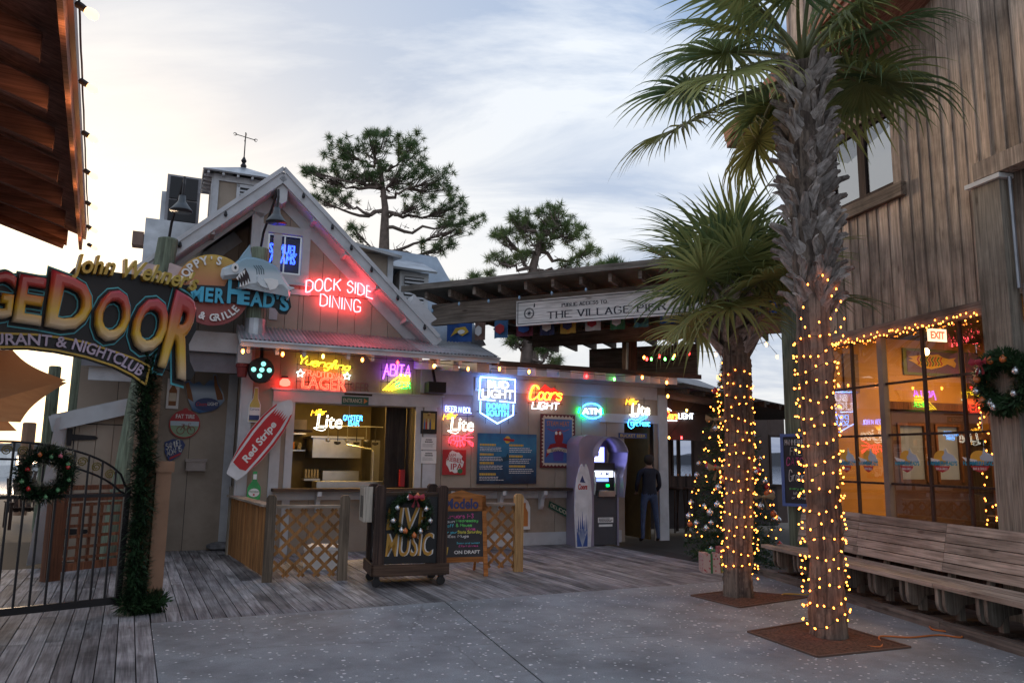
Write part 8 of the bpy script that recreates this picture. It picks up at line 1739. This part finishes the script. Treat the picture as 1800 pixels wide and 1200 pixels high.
strand('coloured bulbs strung across the gap beneath the pavilion rafters', V, 2.4, [(1132, 627, 'o'), (1137, 630, 'r'), (1145, 630, 'g'), (1159, 625, 'r'), (1169, 630, 'g'), (1185, 623, 'o'), (1183, 628, 'g'), (1211, 620, 'r'), (1258, 622, 'y'), (1290, 620, 'r'), (1347, 604, 'y'), (1366, 626, 'o')])
strand('unlit clear bulbs hanging along the front edge of the pavilion roof', V, -.5, [(760, 545, 'x'), (807, 533, 'x'), (859, 528, 'x'), (913, 522, 'x'), (970, 514, 'x'), (1030, 508, 'x')])
# small warm lights along the header of the wide window, and reflections of them come from the glass itself
t = thing('string_lights', 'thick strand of warm mini lights along the header beam over the wide window', 'string lights', RW, (0, -.09, ZB)); rn = random.Random(6); pts = []
for i in range(72): u_ = -.1+i*.0435; link('bulb', fairy, t, (u_, -.1+rn.uniform(-.02, .02), ZB+.02+rn.uniform(-.05, .035)))
MB().tube([(-.1+i*.1, -.09, ZB+.0+.02*math.sin(i*1.9)) for i in range(32)], .004, 4).build('wire', MATS['dark_green_wire'], t)
t = thing('string_lights', 'sparse warm mini lights hanging down the panes beside the big post', 'string lights', RW, (2.7, .12, 2)); 
for i in range(40): link('bulb', fairy, t, (CU-.28+rn.uniform(-.12, .14), .14, 1.0+1.35*i/40+rn.uniform(-.03, .03)))
t = thing('string_lights', 'short vertical strand of warm lights between the tall palm and the window', 'string lights', RW, (.3, -.1, 2.5))
for i in range(24): link('bulb', fairy, t, (RW.px(1412+(i % 3)*6, 560, -.15)[0]+.02*math.sin(i), -.15, 3.3-i*.042))
# ================================================================ PINES
M_NEED = leafmat('pine_needles', (.10, .16, .06), (.22, .28, .1), .4, .6); M_PBARK = mat('pine_bark', (.16, .12, .10), .95, .3, 6, bump=.8, bs=12)
def pine(label, px, ybase, dist, blobs, seed, forks=()):
    """blobs: (px, py, rx, ry) of the crown's masses seen in the photo; limbs run from the trunk to tufts spread through them."""
    rn = random.Random(seed); d = ray(px, ybase); x = d.x/d.y*dist; t = thing('pine_tree', label, 'pine tree', W0, (x, dist, 0)); sc = dist/FPX
    def W_(q, r_, dd=0): v = ray(q, r_); return EYE+v*((dist+dd)/v.y)
    top = W_(*forks[-1]); tr = [Vector((x, dist, 0)), W_(px, ybase)]+[W_(*f) for f in forks]; n = len(tr)
    MB().tube(tr, [.26-.2*i/(n-1) for i in range(n)], 8).build('trunk', M_PBARK, t, smooth=True); lb = MB(); cr_ = MB()
    def tuft(p, r):
        for k in range(66):
            v = Vector((rn.gauss(0, 1), rn.gauss(0, 1), rn.gauss(.35, 1))).normalized(); l = r*rn.uniform(.7, 1.1); s_ = v.cross(Vector((rn.gauss(0, 1), rn.gauss(0, 1), rn.gauss(0, 1)))).normalized()*r*.034
            cr_.add([p+v*l*.12+s_, p+v*l, p+v*l*.12-s_], [(0, 1, 2)])
    for (bx, by, rx, ry, nt) in blobs:
        c = W_(bx, by); dep = rx*sc*1.0
        st = min((tr[1:] if n > 2 else tr), key=lambda q: (q-c).length+max(0, q.z-c.z)*2); st = st.lerp(tr[1], rn.uniform(0, .15))
        hub = st.lerp(c, .6)+Vector((rn.uniform(-.3, .3), rn.uniform(-.5, .5), -.25)); lb.tube([st]+[st.lerp(hub, q_)+Vector((rn.uniform(-.12, .12), rn.uniform(-.2, .2), rn.uniform(-.16, .16)-.25*q_*(1-q_))) for q_ in (.2, .4, .6, .8)]+[hub, c], [.085, .08, .072, .064, .056, .046, .02], 5)
        for q_ in range(5): e_ = st.lerp(hub, rn.uniform(.2, .9)); lb.tube([e_, e_+Vector((rn.uniform(-.5, .5), rn.uniform(-.4, .4), rn.uniform(-.3, .4)))], [.02, .005], 3, False)
        for k in range(int(nt*1.4)):
            while True:
                a, b_, e = rn.uniform(-1, 1), rn.uniform(-1, 1), rn.uniform(-1, 1)
                if a*a+b_*b_+e*e < 1: break
            p = c+Vector((a*rx*sc, e*dep, b_*ry*sc)); m_ = hub.lerp(p, .55)+Vector((0, 0, -.12)); lb.tube([hub.lerp(c, rn.random()), m_, p], [.03, .018, .009], 3, False); tuft(p, rn.uniform(.24, .38))
    lb.build('limbs', M_PBARK, t); cr_.build('crown', M_NEED, t)
pine('large spreading pine rising behind the restaurant roof', 675, 440, 30, [(600, 262, 40, 30, 26), (660, 250, 45, 26, 30), (720, 262, 38, 32, 26), (575, 312, 42, 26, 24), (640, 300, 45, 30, 28), (705, 305, 48, 32, 30), (765, 320, 45, 34, 28), (790, 365, 36, 24, 18), (545, 300, 20, 14, 8), (735, 360, 40, 20, 16), (600, 350, 36, 16, 14), (625, 405, 26, 16, 9), (800, 405, 40, 22, 20), (840, 385, 14, 14, 6), (770, 435, 40, 12, 14), (560, 350, 20, 12, 6)], 1, [(676, 400), (677, 365), (672, 325), (668, 280)])
pine('second rounded pine behind the pavilion roof', 937, 500, 27, [(975, 378, 40, 22, 24), (925, 392, 34, 22, 20), (1005, 410, 34, 20, 18), (890, 415, 30, 18, 14), (950, 415, 40, 22, 22), (1030, 440, 26, 14, 12), (880, 455, 28, 14, 12), (915, 450, 24, 12, 9), (1050, 470, 24, 12, 9), (1000, 465, 22, 10, 7), (860, 480, 16, 10, 4)], 2, [(937, 470), (945, 440), (955, 405)])
pine('slim pine seen through the gap under the pavilion beam', 925, 640, 24, [(905, 600, 18, 10, 9), (960, 612, 20, 12, 10), (895, 575, 14, 10, 5), (975, 640, 16, 12, 8), (950, 590, 14, 10, 5), (1085, 470, 26, 14, 10), (830, 492, 18, 8, 5), (800, 500, 10, 6, 2)], 3, [(927, 600), (933, 560), (938, 500)])
